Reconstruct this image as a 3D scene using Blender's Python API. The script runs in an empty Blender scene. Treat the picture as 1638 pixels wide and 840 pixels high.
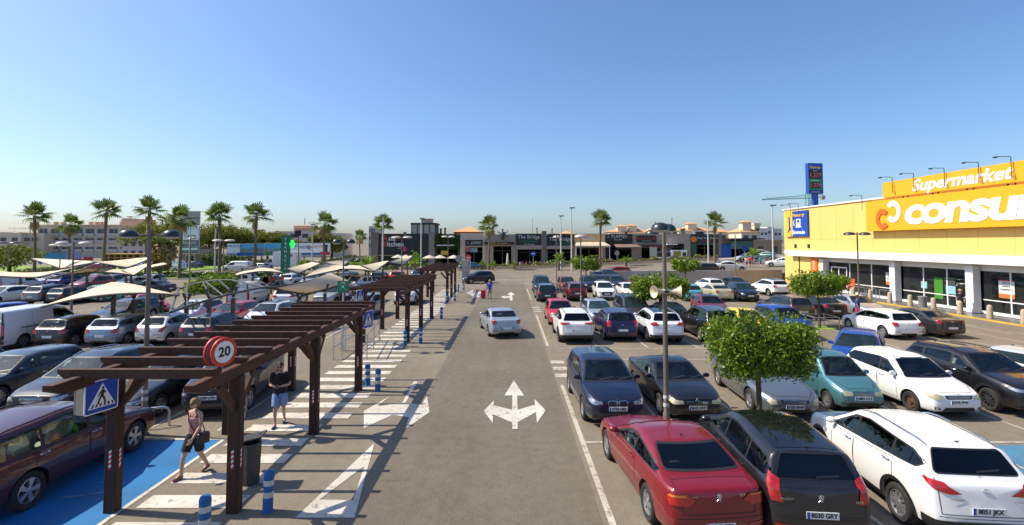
import bpy, bmesh, math, random
import numpy as np
from mathutils import Vector, Matrix, Euler
from mathutils.bvhtree import BVHTree
R=math.radians; PI=math.pi
rng=random.Random(7)
C=bpy.context.scene.collection
scene=bpy.context.scene
# ---------------------------------------------------------------- camera geometry (photo pixels 1638x840)
CAMH=5.2; F=800.0; CX=816.0; PITCH=R(2.5); CY=354.0
def at(px,py,z=0.0):
    dx=(px-CX)/F; dy=-(py-CY)/F
    Y=math.cos(PITCH)-dy*math.sin(PITCH); Z=math.sin(PITCH)+dy*math.cos(PITCH)
    k=(z-CAMH)/Z
    return Vector((dx*k,Y*k,z))
def atD(px,py,D):
    dx=(px-CX)/F; dy=-(py-CY)/F
    Y=math.cos(PITCH)-dy*math.sin(PITCH); Z=math.sin(PITCH)+dy*math.cos(PITCH)
    k=D/Y
    return Vector((dx*k,D,CAMH+Z*k))
# ---------------------------------------------------------------- materials
def lin(c):
    if isinstance(c,str):
        c=[int(c[i:i+2],16)/255 for i in (0,2,4)]
        return tuple((x/12.92 if x<=.04045 else ((x+.055)/1.055)**2.4) for x in c)+(1,)
    return tuple(c)+(1,) if len(c)==3 else tuple(c)
_M={}
def mat(name,col,rough=.6,metal=0,var=0.0,scale=3.0,bump=0.0,coat=0.0,emit=0.0,spec=.5,trans=0,col2=None,detail=4,ior=None,island=False,coord='Object',stretch=None):
    if name in _M: return _M[name]
    m=bpy.data.materials.new(name); m.use_nodes=True; nt=m.node_tree; b=nt.nodes['Principled BSDF']; L=nt.links.new
    col=lin(col)
    b.inputs['Base Color'].default_value=col; b.inputs['Roughness'].default_value=rough; b.inputs['Metallic'].default_value=metal
    b.inputs['Coat Weight'].default_value=coat; b.inputs['Coat Roughness'].default_value=.04
    b.inputs['Specular IOR Level'].default_value=spec
    if ior: b.inputs['IOR'].default_value=ior
    if emit:
        b.inputs['Emission Color'].default_value=col; b.inputs['Emission Strength'].default_value=emit
    if var or col2 or bump:
        tc=nt.nodes.new('ShaderNodeTexCoord'); src=tc.outputs[coord]
        if stretch:
            mp=nt.nodes.new('ShaderNodeMapping'); mp.inputs['Scale'].default_value=stretch; L(src,mp.inputs[0]); src=mp.outputs[0]
        n=nt.nodes.new('ShaderNodeTexNoise'); n.inputs['Scale'].default_value=scale; n.inputs['Detail'].default_value=detail; n.inputs['Roughness'].default_value=.65
        L(src,n.inputs['Vector'])
        if var or col2:
            r=nt.nodes.new('ShaderNodeValToRGB'); e=r.color_ramp.elements
            e[0].position=.3; e[1].position=.72
            if col2: e[0].color=col; e[1].color=lin(col2)
            else:
                e[0].color=tuple(x*(1-var) for x in col[:3])+(1,); e[1].color=tuple(min(1,x*(1+var)) for x in col[:3])+(1,)
            if island:
                g=nt.nodes.new('ShaderNodeNewGeometry'); L(g.outputs['Random Per Island'],r.inputs[0]); e[0].position=.0; e[1].position=1
            else: L(n.outputs['Fac'],r.inputs[0])
            L(r.outputs[0],b.inputs['Base Color'])
        if bump:
            bp=nt.nodes.new('ShaderNodeBump'); bp.inputs['Strength'].default_value=bump; bp.inputs['Distance'].default_value=.02
            L(n.outputs['Fac'],bp.inputs['Height']); L(bp.outputs[0],b.inputs['Normal'])
    if trans:
        # thin leaves / fabric: part of the light passes through
        t=nt.nodes.new('ShaderNodeBsdfTranslucent'); mx=nt.nodes.new('ShaderNodeMixShader'); mx.inputs[0].default_value=trans
        t.inputs[0].default_value=col
        if b.inputs['Base Color'].links: L(b.inputs['Base Color'].links[0].from_socket,t.inputs[0])
        o=nt.nodes['Material Output']; L(b.outputs[0],mx.inputs[1]); L(t.outputs[0],mx.inputs[2]); L(mx.outputs[0],o.inputs[0])
    _M[name]=m; return m
def paint(col,metal=.0,name=None):
    k='paint_'+str(col)+str(metal)
    if k in _M: return _M[k]
    m=bpy.data.materials.new('car_paint'); m.use_nodes=True; nt=m.node_tree; b=nt.nodes['Principled BSDF']; L=nt.links.new
    c=lin(col)
    tc=nt.nodes.new('ShaderNodeTexCoord'); n=nt.nodes.new('ShaderNodeTexNoise'); n.inputs['Scale'].default_value=1.3; n.inputs['Detail'].default_value=8; n.inputs['Roughness'].default_value=.7
    L(tc.outputs['Object'],n.inputs[0])
    # road dust: a thin tan film in patches
    r=nt.nodes.new('ShaderNodeValToRGB'); r.color_ramp.elements[0].position=.45; r.color_ramp.elements[0].color=(.0,.0,.0,1); r.color_ramp.elements[1].position=.8; r.color_ramp.elements[1].color=(.07,.07,.07,1)
    L(n.outputs[0],r.inputs[0])
    sep=nt.nodes.new('ShaderNodeSeparateXYZ'); L(tc.outputs['Object'],sep.inputs[0])
    mr=nt.nodes.new('ShaderNodeMapRange'); mr.inputs[1].default_value=.2; mr.inputs[2].default_value=.6; mr.inputs[3].default_value=.22; mr.inputs[4].default_value=0; L(sep.outputs[2],mr.inputs[0])
    ad=nt.nodes.new('ShaderNodeMath'); ad.operation='ADD'; L(r.outputs[0],ad.inputs[0]); L(mr.outputs[0],ad.inputs[1])
    mx=nt.nodes.new('ShaderNodeMix'); mx.data_type='RGBA'; mx.inputs['A'].default_value=c; mx.inputs['B'].default_value=(.2,.165,.125,1); L(ad.outputs[0],mx.inputs['Factor'])
    L(mx.outputs['Result'],b.inputs['Base Color'])
    b.inputs['Metallic'].default_value=metal; b.inputs['Roughness'].default_value=.38 if metal else .3
    b.inputs['Coat Weight'].default_value=.75; b.inputs['Coat Roughness'].default_value=.05
    ge=nt.nodes.new('ShaderNodeNewGeometry'); df=nt.nodes.new('ShaderNodeBsdfDiffuse'); df.inputs[0].default_value=(.24,.235,.225,1); ms=nt.nodes.new('ShaderNodeMixShader')
    L(ge.outputs['Backfacing'],ms.inputs[0]); L(b.outputs[0],ms.inputs[1]); L(df.outputs[0],ms.inputs[2]); L(ms.outputs[0],nt.nodes['Material Output'].inputs[0])
    _M[k]=m; return m
black=mat('black_plastic',(.018,.018,.02),.5)
rubber=mat('tyre_rubber',(.022,.021,.02),.85,var=.3,scale=20)
def glassmat(name,c1,c2,rough=.03):
    m=mat(name,c1,rough,ior=1.5,col2=c2,scale=1.6,detail=3); return m
glass=glassmat('tinted_car_glass',(.005,.009,.010),(.018,.034,.036))
glass_t=glassmat('teal_car_glass',(.006,.014,.016),(.030,.068,.070))
glass_d=glassmat('dark_privacy_glass',(.004,.005,.006),(.012,.014,.016))
def clearglass(name,tint):
    m=bpy.data.materials.new(name); m.use_nodes=True; nt=m.node_tree; L=nt.links.new; nt.nodes.remove(nt.nodes['Principled BSDF'])
    t=nt.nodes.new('ShaderNodeBsdfTransparent'); t.inputs[0].default_value=lin(tint); g=nt.nodes.new('ShaderNodeBsdfGlossy'); g.inputs['Roughness'].default_value=.02; g.inputs[0].default_value=(.85,.95,.97,1)
    f=nt.nodes.new('ShaderNodeFresnel'); f.inputs[0].default_value=1.52; mx=nt.nodes.new('ShaderNodeMixShader'); L(f.outputs[0],mx.inputs[0]); L(t.outputs[0],mx.inputs[1]); L(g.outputs[0],mx.inputs[2]); L(mx.outputs[0],nt.nodes['Material Output'].inputs[0]); return m
cg_clear=clearglass('clear_car_glass',(.84,.95,.92)); cg_dark=clearglass('privacy_car_glass',(.09,.10,.11))
seatm=mat('seat_fabric',(.24,.24,.245),.85,var=.2,scale=5); dashm=mat('dashboard_plastic',(.10,.10,.10),.6); seat_l=mat('grey_seat_fabric',(.42,.40,.36),.85,var=.15,scale=5)
chrome=mat('chrome',(.75,.75,.76),.15,1)
silver_rim=mat('alloy_rim',(.5,.5,.51),.35,.8)
dark_rim=mat('dark_rim',(.03,.03,.03),.5)
steel_rim=mat('rusty_steel_rim',(.09,.05,.035),.7,.2,var=.4,scale=12)
lamp_clear=mat('headlight_lens',(.42,.44,.47),.1,.6,var=.4,scale=4,coat=.9)
lamp_amber=mat('yellowed_headlight_lens',(.58,.52,.33),.2,.2,var=.15,scale=4,coat=.5)
lamp_orange=mat('amber_lamp_lens',(.55,.16,.02),.12,coat=.9,var=.3,scale=14)
lamp_red=mat('red_lamp_lens',(.42,.012,.012),.12,coat=.9,var=.35,scale=14)
white_p=mat('white_plastic',(.75,.75,.73),.4)
plate_blue=mat('plate_blue',(.02,.08,.4),.5)
# ---------------------------------------------------------------- mesh builder
class MB:
    def __init__(s): s.v=[]; s.f=[]; s.m=[]; s.cur=0
    def add(s,vs,fs,mi=None):
        o=len(s.v); s.v+= [tuple(p) for p in vs]; s.f+=[tuple(i+o for i in f) for f in fs]; s.m+=[s.cur if mi is None else mi]*len(fs); return s
    def box(s,c,d,rz=0,mi=None,rot=None):
        x,y,z=d[0]/2,d[1]/2,d[2]/2
        P=[Vector((a*x,b*y,e*z)) for a in(-1,1) for b in(-1,1) for e in(-1,1)]
        M=rot.to_matrix() if rot else Matrix.Rotation(rz,3,'Z')
        c=Vector(c); P=[M@p+c for p in P]
        return s.add(P,[(0,1,3,2),(4,6,7,5),(0,4,5,1),(2,3,7,6),(0,2,6,4),(1,5,7,3)],mi)
    def beam(s,a,b,w,h,mi=None,bev=0):
        # rectangular bar from a to b, w across, h up
        a=Vector(a); b=Vector(b); d=(b-a); L=d.length; d.normalize()
        up=Vector((0,0,1)) if abs(d.z)<.95 else Vector((0,1,0))
        x=d.cross(up).normalized(); u=x.cross(d).normalized()
        if bev:
            k=bev; sec=[(-w/2+k,-h/2),(w/2-k,-h/2),(w/2,-h/2+k),(w/2,h/2-k),(w/2-k,h/2),(-w/2+k,h/2),(-w/2,h/2-k),(-w/2,-h/2+k)]
        else: sec=[(-w/2,-h/2),(w/2,-h/2),(w/2,h/2),(-w/2,h/2)]
        n=len(sec); P=[a+x*p+u*q for p,q in sec]+[b+x*p+u*q for p,q in sec]
        fs=[(i,(i+1)%n,n+(i+1)%n,n+i) for i in range(n)]+[tuple(range(n))[::-1],tuple(range(n,2*n))]
        return s.add(P,fs,mi)
    def tube(s,pts,r,n=8,mi=None,cap=True):
        pts=[Vector(p) for p in pts]; rs=r if isinstance(r,(list,tuple)) else [r]*len(pts)
        vs=[];px=None
        for i,p in enumerate(pts):
            d=(pts[min(i+1,len(pts)-1)]-pts[max(i-1,0)])
            if d.length<1e-9: d=Vector((0,0,1))
            d.normalize()
            if px is None:
                px=d.cross(Vector((0,0,1)) if abs(d.z)<.9 else Vector((1,0,0))).normalized()
            px=(px-d*px.dot(d)).normalized(); py=d.cross(px)
            vs+=[p+(px*math.cos(2*PI*k/n)+py*math.sin(2*PI*k/n))*rs[i] for k in range(n)]
        fs=[(i*n+k,i*n+(k+1)%n,(i+1)*n+(k+1)%n,(i+1)*n+k) for i in range(len(pts)-1) for k in range(n)]
        if cap: fs+=[tuple(range(n))[::-1],tuple(range((len(pts)-1)*n,len(pts)*n))]
        return s.add(vs,fs,mi)
    def lathe(s,prof,c=(0,0,0),n=20,axis='z',mi=None):
        vs=[];c=Vector(c)
        for r,h in prof:
            for k in range(n):
                a=2*PI*k/n; p=(r*math.cos(a),r*math.sin(a),h)
                if axis=='x': p=(h,r*math.cos(a),r*math.sin(a))
                if axis=='y': p=(r*math.cos(a),h,r*math.sin(a))
                vs.append(c+Vector(p))
        fs=[(i*n+k,i*n+(k+1)%n,(i+1)*n+(k+1)%n,(i+1)*n+k) for i in range(len(prof)-1) for k in range(n)]
        return s.add(vs,fs,mi)
    def prism(s,poly,d0,d1,plane='xz',mi=None):
        # poly in plane, extruded along the third axis d0..d1
        n=len(poly)
        def P(p,d): return {'xz':(p[0],d,p[1]),'yz':(d,p[0],p[1]),'xy':(p[0],p[1],d)}[plane]
        vs=[P(p,d0) for p in poly]+[P(p,d1) for p in poly]
        return s.add(vs,[tuple(range(n)),tuple(range(n,2*n))[::-1]]+[(i,(i+1)%n,n+(i+1)%n,n+i) for i in range(n)],mi)
    def sheet(s,poly,z,mi=None):
        return s.add([(p[0],p[1],z) for p in poly],[tuple(range(len(poly)))],mi)
    def mesh(s,name,mats,smooth=None,fix=True):
        me=bpy.data.meshes.new(name); me.from_pydata(s.v,[],s.f)
        for m in (mats if isinstance(mats,(list,tuple)) else [mats]): me.materials.append(m)
        if len(set(s.m))>1 or (s.m and s.m[0]): me.polygons.foreach_set('material_index',s.m)
        if fix:
            bm=bmesh.new(); bm.from_mesh(me); bmesh.ops.recalc_face_normals(bm,faces=bm.faces); bm.to_mesh(me); bm.free()
        if smooth is not None:
            me.polygons.foreach_set('use_smooth',[True]*len(me.polygons)); me.set_sharp_from_angle(angle=R(smooth))
        me.update(); return me
    def build(s,name,mats,parent=None,smooth=None,loc=None,rz=0,fix=True):
        return link(name,s.mesh(name,mats,smooth,fix),parent,loc,rz)
def link(name,me,parent=None,loc=None,rz=0):
    o=bpy.data.objects.new(name,me); C.objects.link(o)
    if parent: o.parent=parent
    if loc is not None: o.location=loc
    if rz: o.rotation_euler=(0,0,rz)
    return o
def tag(o,label=None,cat=None,group=None,kind=None):
    if label: o['label']=label
    if cat: o['category']=cat
    if group: o['group']=group
    if kind: o['kind']=kind
    return o
def thing(name,label,cat,loc=(0,0,0),rz=0,group=None):
    o=bpy.data.objects.new(name,None); C.objects.link(o); o.location=loc; o.rotation_euler=(0,0,rz); o.empty_display_size=.2
    return tag(o,label,cat,group)
def copy_tree(o,parent=None):
    c=o.copy(); C.objects.link(c); c.parent=parent
    for ch in o.children: copy_tree(ch,c)
    return c
def text_mesh(st,size,extr=.01,shear=0,off=0,align='CENTER',sx=1.0,spacing=1.0):
    cu=bpy.data.curves.new('lettering','FONT'); cu.body=st; cu.size=size; cu.extrude=extr; cu.shear=shear; cu.offset=off; cu.align_x=align; cu.align_y='CENTER'; cu.resolution_u=3; cu.space_character=spacing
    o=bpy.data.objects.new('lettering',cu); C.objects.link(o)
    dg=bpy.context.evaluated_depsgraph_get(); me=bpy.data.meshes.new_from_object(o.evaluated_get(dg))
    bpy.data.objects.remove(o); bpy.data.curves.remove(cu)
    if sx!=1: me.transform(Matrix.Diagonal((sx,1,1,1)))
    return me
def text(name,st,size,m,loc,rot,parent,**k):
    me=text_mesh(st,size,**k); me.materials.clear(); me.materials.append(m)
    o=link(name,me,parent,loc); o.rotation_euler=rot; return o
FACE=(PI/2,0,0)           # upright, read from -Y
FACEX=(PI/2,0,-PI/2)      # upright, read from -X
def smoothpoly(pts,win):
    xs=np.array([p[0] for p in pts],float); zs=np.array([p[1] for p in pts],float)
    g=np.arange(xs[0]-1,xs[-1]+1,.01); v=np.interp(g,xs,zs); k=max(1,int(win/.01)); ker=np.hanning(k+2)[1:-1]; ker/=ker.sum()
    vp=np.pad(v,(k,k),'edge'); sm=np.convolve(vp,ker,'same')[k:-k]
    return lambda s: float(np.interp(s,g,sm))
def roundpoly(pts,r,n=4):
    out=[];N=len(pts)
    for i in range(N):
        p=Vector(pts[i][:2]); a=Vector(pts[i-1][:2])-p; b=Vector(pts[(i+1)%N][:2])-p
        rr=min(r,a.length*.45,b.length*.45); A=p+a.normalized()*rr; B=p+b.normalized()*rr
        for k in range(n+1):
            t=k/n; q=A*(1-t)**2+p*2*t*(1-t)+B*t*t; out.append((q.x,q.y))
    return out
SKYDUST=1.5; SKYSTR=0.136; SUNSTR=5.0; EXPO=0.37; SKYSAT=1.06; SKYTINT=(.955,.985,1.045,1); SKYAIR=1.0; SKYOZ=5.0
# ================================================================ CARS
# s = distance back from the nose; local +Y forward, X to the car's right, Z up
class CarShape:
    def __init__(s,L,W,H,wb,fo,Rw,zn,cowl,wt,peak,rr,gb,tail,belt,tum=.36,sill=.2,nosew=.74,tailw=.84,taper=1.0,tyw=.2,swin=.14,rake=(.06,.1)):
        s.L,s.W,s.H,s.wb,s.fo,s.Rw=L,W,H,wb,fo,Rw; s.cowl,s.wt,s.peak,s.rr,s.gb,s.tail=cowl,wt,peak,rr,gb,tail; s.zn=zn
        s.tum=tum; s.sill=sill; s.tyw=tyw; s.belt0=belt
        s.top=smoothpoly([(0,zn-.07),(.06,zn-.02),(.25,zn+.06),(cowl[0]*.6,zn+(cowl[1]-zn)*.72),cowl,wt,peak,rr,gb,(max(gb[0]+.04,L-.12),tail),(L,tail-.05)],swin)
        s.bl=smoothpoly([(0,zn-.12),(.3,zn-.03),(cowl[0],cowl[1]-.06)]+belt+[(L,belt[-1][1]-.03)],.3)
        s.wd=smoothpoly([(0,nosew),(.12,nosew+.1),(.4,.955),(.9,.992),(1.5,1),(L-1.3,1),(L-.6,.98*taper),(L-.2,.93*taper),(L,tailw)],.22)
        s.axles=(fo,fo+wb); s.rake=rake
        s.Ra=Rw+.055
        s.mk()
    def y(s,S): return s.L/2-S
    def zlow(s,S):
        z=s.sill
        if S<s.fo-s.Ra: z=s.sill+.03
        if S>s.fo+s.wb+s.Ra: z=s.sill+.06
        for a in s.axles:
            d=abs(S-a)
            if d<s.Ra: z=max(z,s.Rw+math.sqrt(s.Ra**2-d*d))
        return z
    def half(s,S):
        zl=s.zlow(S); zt=s.top(S); zb=min(s.bl(S),zt-.035); w=s.W/2*s.wd(S)
        def side(z):
            t=(z-s.sill)/max(.05,(zb-s.sill)); return w*float(np.interp(t,[0,.12,.35,.6,.8,.92,1],[.93,.965,.99,1,.992,.975,.95]))
        P=[(0,zl),(w*.55,zl),(side(zl)-.02,zl)]
        zl2=zl+.012
        P.append((side(zl2),zl2))
        for t in (.1,.25,.4,.55,.7,.8,.88,.95,1): P.append((side(zl2+(zb-zl2)*t),zl2+(zb-zl2)*t))
        h=zt-zb; ysh=side(zb)-.012
        drop=min(.075,h*.75); ye=max(.2*w,ysh-s.tum*(h-drop)*(1 if h>.2 else h/.2)-.01)
        ze=zt-drop
        P.append((ysh,zb+min(.012,h*.2)))
        rc=min(.10,h*.3); Ld=math.hypot(ysh-ye,ze-zb)
        A=(ysh+(ye-ysh)*(1-rc/max(Ld,rc*1.01)),zb+(ze-zb)*(1-rc/max(Ld,rc*1.01)))
        for t in (.33,.66): P.append((ysh+(A[0]-ysh)*t,zb+.01+(A[1]-zb-.01)*t))
        B=(ye-rc*1.2,zt-drop*((ye-rc*1.2)/ye)**2.2*.62)
        for t in (0,.25,.5,.75,1):
            P.append(((1-t)**2*A[0]+2*t*(1-t)*ye+t*t*B[0],(1-t)**2*A[1]+2*t*(1-t)*(ze+.012)+t*t*B[1]))
        for k in (.75,.5,.25,0):
            yy=B[0]*k; P.append((yy,zt-drop*.62*(yy/ye)**2.2))
        return P
    def warp(s,S,z):
        b0=max(0,1-S/.7); b1=max(0,(S-(s.L-.6))/.6)
        f=float(np.interp(z,[.2,.3,.45,.6,s.zn+.1],[.09,.02,0,.015,s.rake[0]])); r=float(np.interp(z,[.2,.3,.5,.68,.8,s.tail+.1],[.09,.02,0,.03,.05,s.rake[1]]))
        return S+f*b0-r*b1
    def mk(s):
        L=s.L; st=set(np.round(np.arange(.09,L-.09,.11),3))
        for a in s.axles:
            for k in range(0,13):
                c=math.cos(PI*k/12)*s.Ra*.999; st.add(round(a+c,4))
            st.add(round(a-s.Ra*1.004,4)); st.add(round(a+s.Ra*1.004,4))
        for p,q in ((s.cowl,s.wt),(s.rr,s.gb)):
            for t in np.linspace(-.1,1.15,12): st.add(round(p[0]+(q[0]-p[0])*t,3))
        st=sorted(x for x in st if .085<=x<=L-.085); S=[.085]
        for x in st:
            if x-S[-1]>.0025: S.append(x)
        S.append(L-.085)
        rings=[]
        def full(P): return [(p[0],p[1]) for p in P]+[(-p[0],p[1]) for p in P[-2:0:-1]]
        F0=full(s.half(S[0])); B0=full(s.half(S[-1]))
        def cap(P,S0,sg):
            zm=sum(p[1] for p in P)/len(P); out=[]
            for ky,kz,d in ((0,0,.085),(.35,.5,.082),(.65,.74,.07),(.86,.89,.052),(.95,.96,.03),(.985,.985,.012)):
                out.append([(p[0]*ky,s.y(s.warp(S0-sg*d,zm+(p[1]-zm)*kz)),zm+(p[1]-zm)*kz) for p in P])
            return out
        rings+=cap(F0,S[0],1)
        for x in S: rings.append([(p[0],s.y(s.warp(x,p[1])),p[1]) for p in full(s.half(x))])
        rings+=cap(B0,S[-1],-1)[::-1]
        n=len(rings[0]); m=MB()
        nh=(n+2)//2
        vs=[p for r in rings for p in r]; fs=[];mi=[]
        for i in range(len(rings)-1):
            for k in range(n):
                fs.append((i*n+k,i*n+(k+1)%n,(i+1)*n+(k+1)%n,(i+1)*n+k)); mi.append(1 if (k<2 or k>=n-2) and 6<=i<len(rings)-7 else 0)
        m.v=vs; m.f=fs; m.m=mi
        me=bpy.data.meshes.new('car_body'); me.from_pydata(vs,[],fs); me.materials.append(black); me.materials.append(black)
        me.polygons.foreach_set('material_index',mi)
        bm=bmesh.new(); bm.from_mesh(me); bmesh.ops.remove_doubles(bm,verts=bm.verts,dist=.0006); bmesh.ops.recalc_face_normals(bm,faces=bm.faces)
        bm.to_mesh(me); s.bvh=BVHTree.FromBMesh(bm); bm.free()
        me.polygons.foreach_set('use_smooth',[True]*len(me.polygons)); me.set_sharp_from_angle(angle=R(50))
        s.body=me
    # ---- projection of outlines on to the body
    def ray(s,kind,u,v):
        if kind=='R': o,d=Vector((4,s.y(u),v)),Vector((-1,0,0))
        elif kind=='L': o,d=Vector((-4,s.y(u),v)),Vector((1,0,0))
        elif kind=='F': o,d=Vector((u,6,v)),Vector((0,-1,0))
        elif kind=='B': o,d=Vector((u,-6,v)),Vector((0,1,0))
        elif kind in('FR','BR'):
            sg=1 if kind=='FR' else -1; yc=sg*(s.L/2-.9); r=Vector((u,sg*.9,0)).normalized(); o,d=Vector((0,yc,v))+r*5,-r
        else: o,d=Vector((u,s.y(v),4)),Vector((0,0,-1))
        h=s.bvh.ray_cast(o,d)
        if h[0] is None:
            q={'R':Vector((s.W/2,s.y(u),v)),'L':Vector((-s.W/2,s.y(u),v)),'F':Vector((u,s.L/2,v)),'B':Vector((u,-s.L/2,v)),'T':Vector((u,s.y(v),s.H)),'FR':Vector((u,s.L/2,v)),'BR':Vector((u,-s.L/2,v))}[kind]
            h=s.bvh.find_nearest(q)
        n=h[1]
        if n.dot(d)>0: n=-n
        return h[0],n
    def decal(s,m,kind,poly,off=.006,step=.07,mi=0):
        bm=bmesh.new(); vs=[bm.verts.new((p[0],p[1],0)) for p in poly]
        try: bm.faces.new(vs)
        except Exception: bm.free(); return
        xs=[p[0] for p in poly]; ys=[p[1] for p in poly]
        for ax,lo,hi in ((0,min(xs),max(xs)),(1,min(ys),max(ys))):
            k=int((hi-lo)/step)
            for i in range(1,k+1):
                c=lo+(hi-lo)*i/(k+1); co=(c,0,0) if ax==0 else (0,c,0); no=(1,0,0) if ax==0 else (0,1,0)
                bmesh.ops.bisect_plane(bm,geom=bm.verts[:]+bm.edges[:]+bm.faces[:],plane_co=co,plane_no=no)
        bm.verts.index_update(); V=[]; NN=[]
        for v in bm.verts:
            p,n=s.ray(kind,v.co.x,v.co.y); V.append(p+n*off); NN.append(n)
        fs=[]
        for f in bm.faces:
            q=[v.index for v in f.verts]; e=Vector((0,0,0))
            for i in range(len(q)): e+=V[q[i-1]].cross(V[q[i]])
            if e.dot(NN[q[0]]+NN[q[len(q)//2]])<0: q=q[::-1]
            fs.append(q)
        m.add(V,fs,mi); bm.free()
    def strip(s,m,kind,pts,w,off=.007,mi=0,step=.08,closed=False):
        pts=[Vector(p) for p in pts]
        if closed: pts=pts+[pts[0]]
        P=[]
        for a,b in zip(pts[:-1],pts[1:]):
            k=max(1,int((b-a).length/step))
            P+=[a.lerp(b,i/k) for i in range(k)]
        P.append(pts[-1]); V=[];
        for i,p in enumerate(P):
            d=(P[min(i+1,len(P)-1)]-P[max(0,i-1)]); d=Vector((-d.y,d.x)).normalized()*w/2
            for q in (p+d,p-d):
                a,n=s.ray(kind,q.x,q.y); V.append(a+n*off)
        m.add(V,[(2*i,2*i+1,2*i+3,2*i+2) for i in range(len(P)-1)],mi)

def inpoly(x,y,P):
    c=False; n=len(P); j=n-1
    for i in range(n):
        if (P[i][1]>y)!=(P[j][1]>y) and x<(P[j][0]-P[i][0])*(y-P[i][1])/(P[j][1]-P[i][1])+P[i][0]: c=not c
        j=i
    return c
def segdist(x,y,P):
    d=9
    for i in range(len(P)):
        ax,ay=P[i-1]; bx,by=P[i]; dx,dy=bx-ax,by-ay; t=max(0,min(1,((x-ax)*dx+(y-ay)*dy)/(dx*dx+dy*dy+1e-12))); d=min(d,math.hypot(x-ax-t*dx,y-ay-t*dy))
    return d
def open_body(cs,ops):
    # cut the window openings out of a copy of the body
    bm=bmesh.new(); bm.from_mesh(cs.body); L=cs.L
    def uv(kind,p): return (L/2-p.y,p.z) if kind in 'LR' else (p.x,p.z)
    def cand(f,kind):
        n=f.normal; c=f.calc_center_median()
        if kind=='R': return n.x>.45
        if kind=='L': return n.x<-.45
        if kind=='F': return (n.y>.05 or n.z>.3) and L/2-c.y<cs.wt[0]+.25 and L/2-c.y>cs.cowl[0]*.55
        return (n.y<-.05 or n.z>.3) and L/2-c.y>cs.rr[0]-.25
    for it in range(3):
        ed=set()
        for f in bm.faces:
            for kind,P in ops:
                if not cand(f,kind): continue
                q=[uv(kind,v.co) for v in f.verts]; ins=[inpoly(a,b,P) for a,b in q]
                r=max(e.calc_length() for e in f.edges)
                if r<.03: continue
                c=uv(kind,f.calc_center_median())
                if (any(ins) and not all(ins)) or segdist(c[0],c[1],P)<r*.6:
                    ed.update(f.edges)
        if ed: bmesh.ops.subdivide_edges(bm,edges=list(ed),cuts=1,use_grid_fill=True)
        bm.normal_update()
    kill=[f for f in bm.faces if any(cand(f,k) and inpoly(*uv(k,f.calc_center_median()),P) for k,P in ops)]
    bmesh.ops.delete(bm,geom=kill,context='FACES')
    me=bpy.data.meshes.new('car_body'); bm.to_mesh(me); bm.free()
    for m_ in cs.body.materials: me.materials.append(m_)
    me.polygons.foreach_set('use_smooth',[True]*len(me.polygons)); me.set_sharp_from_angle(angle=R(50)); return me
def rbox(m,c,d,rot=None,mi=0,r=.045):
    # box with rounded edges
    x,y,z=[q/2 for q in d]; b=bmesh.new(); bmesh.ops.create_cube(b,size=1)
    for v in b.verts: v.co=Vector((v.co.x*d[0],v.co.y*d[1],v.co.z*d[2]))
    bmesh.ops.bevel(b,geom=b.edges[:],offset=min(r,min(d)*.45),segments=2,affect='EDGES',profile=.6)
    M=Euler(rot).to_matrix() if rot else Matrix.Identity(3)
    b.verts.index_update(); m.add([M@v.co+Vector(c) for v in b.verts],[[v.index for v in f.verts] for f in b.faces],mi); b.free()
def interior_mesh(cs,light=False):
    m=MB(); H=cs.H; sf=cs.wt[0]+.42; sr=sf+.92; base=.30+(H-1.45)*.75; top=H-.30
    for sx in (-1,1):
        rbox(m,(sx*.37,cs.y(sf-.22),base+.12),(.50,.52,.16)); hb=top-base-.20
        rbox(m,(sx*.37,cs.y(sf+.10),base+.14+hb/2),(.48,.14,hb),(R(-14),0,0)); rbox(m,(sx*.37,cs.y(sf+.24),top),(.25,.10,.18))
    if sr<cs.gb[0]-.3:
        rbox(m,(0,cs.y(sr-.2),base+.12),(1.28,.5,.16)); rbox(m,(0,cs.y(sr+.10),base+.38),(1.28,.14,.52),(R(-16),0,0))
        for sx in (-.4,.4): rbox(m,(sx,cs.y(sr+.22),top-.06),(.26,.09,.15))
    W2=cs.W*.80
    rbox(m,(0,cs.y(cs.cowl[0]+.30),cs.cowl[1]-.13),(W2,.55,.20),None,1); rbox(m,(-.37,cs.y(cs.cowl[0]+.45),cs.cowl[1]-.03),(.34,.2,.10),None,1)
    c=Vector((-.37,cs.y(cs.cowl[0]+.72),cs.cowl[1]-.06)); m.tube([c+Vector((.17*math.cos(t),.05*math.sin(t),.16*math.sin(t))) for t in np.linspace(0,2*PI,15)],.016,5,mi=1)
    m.box((0,cs.y((cs.cowl[0]+cs.gb[0])/2),.34),(cs.W*.84,cs.gb[0]-cs.cowl[0]-.2,.02),mi=1)
    if sr+.2<cs.gb[0]-.1: m.box((0,cs.y((sr+.2+cs.gb[0])/2),cs.gb[1]-.10),(cs.W*.74,cs.gb[0]-sr-.3,.03),mi=1)
    m.tube([(0,cs.y(cs.wt[0]+.05),H-.14),(0,cs.y(cs.wt[0]+.0),H-.19)],.012,4,mi=1); rbox(m,(0,cs.y(cs.wt[0]-.02),H-.20),(.24,.03,.07),None,1,.02)
    return m.mesh('interior',[seat_l if light else seatm,dashm],40)
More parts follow.
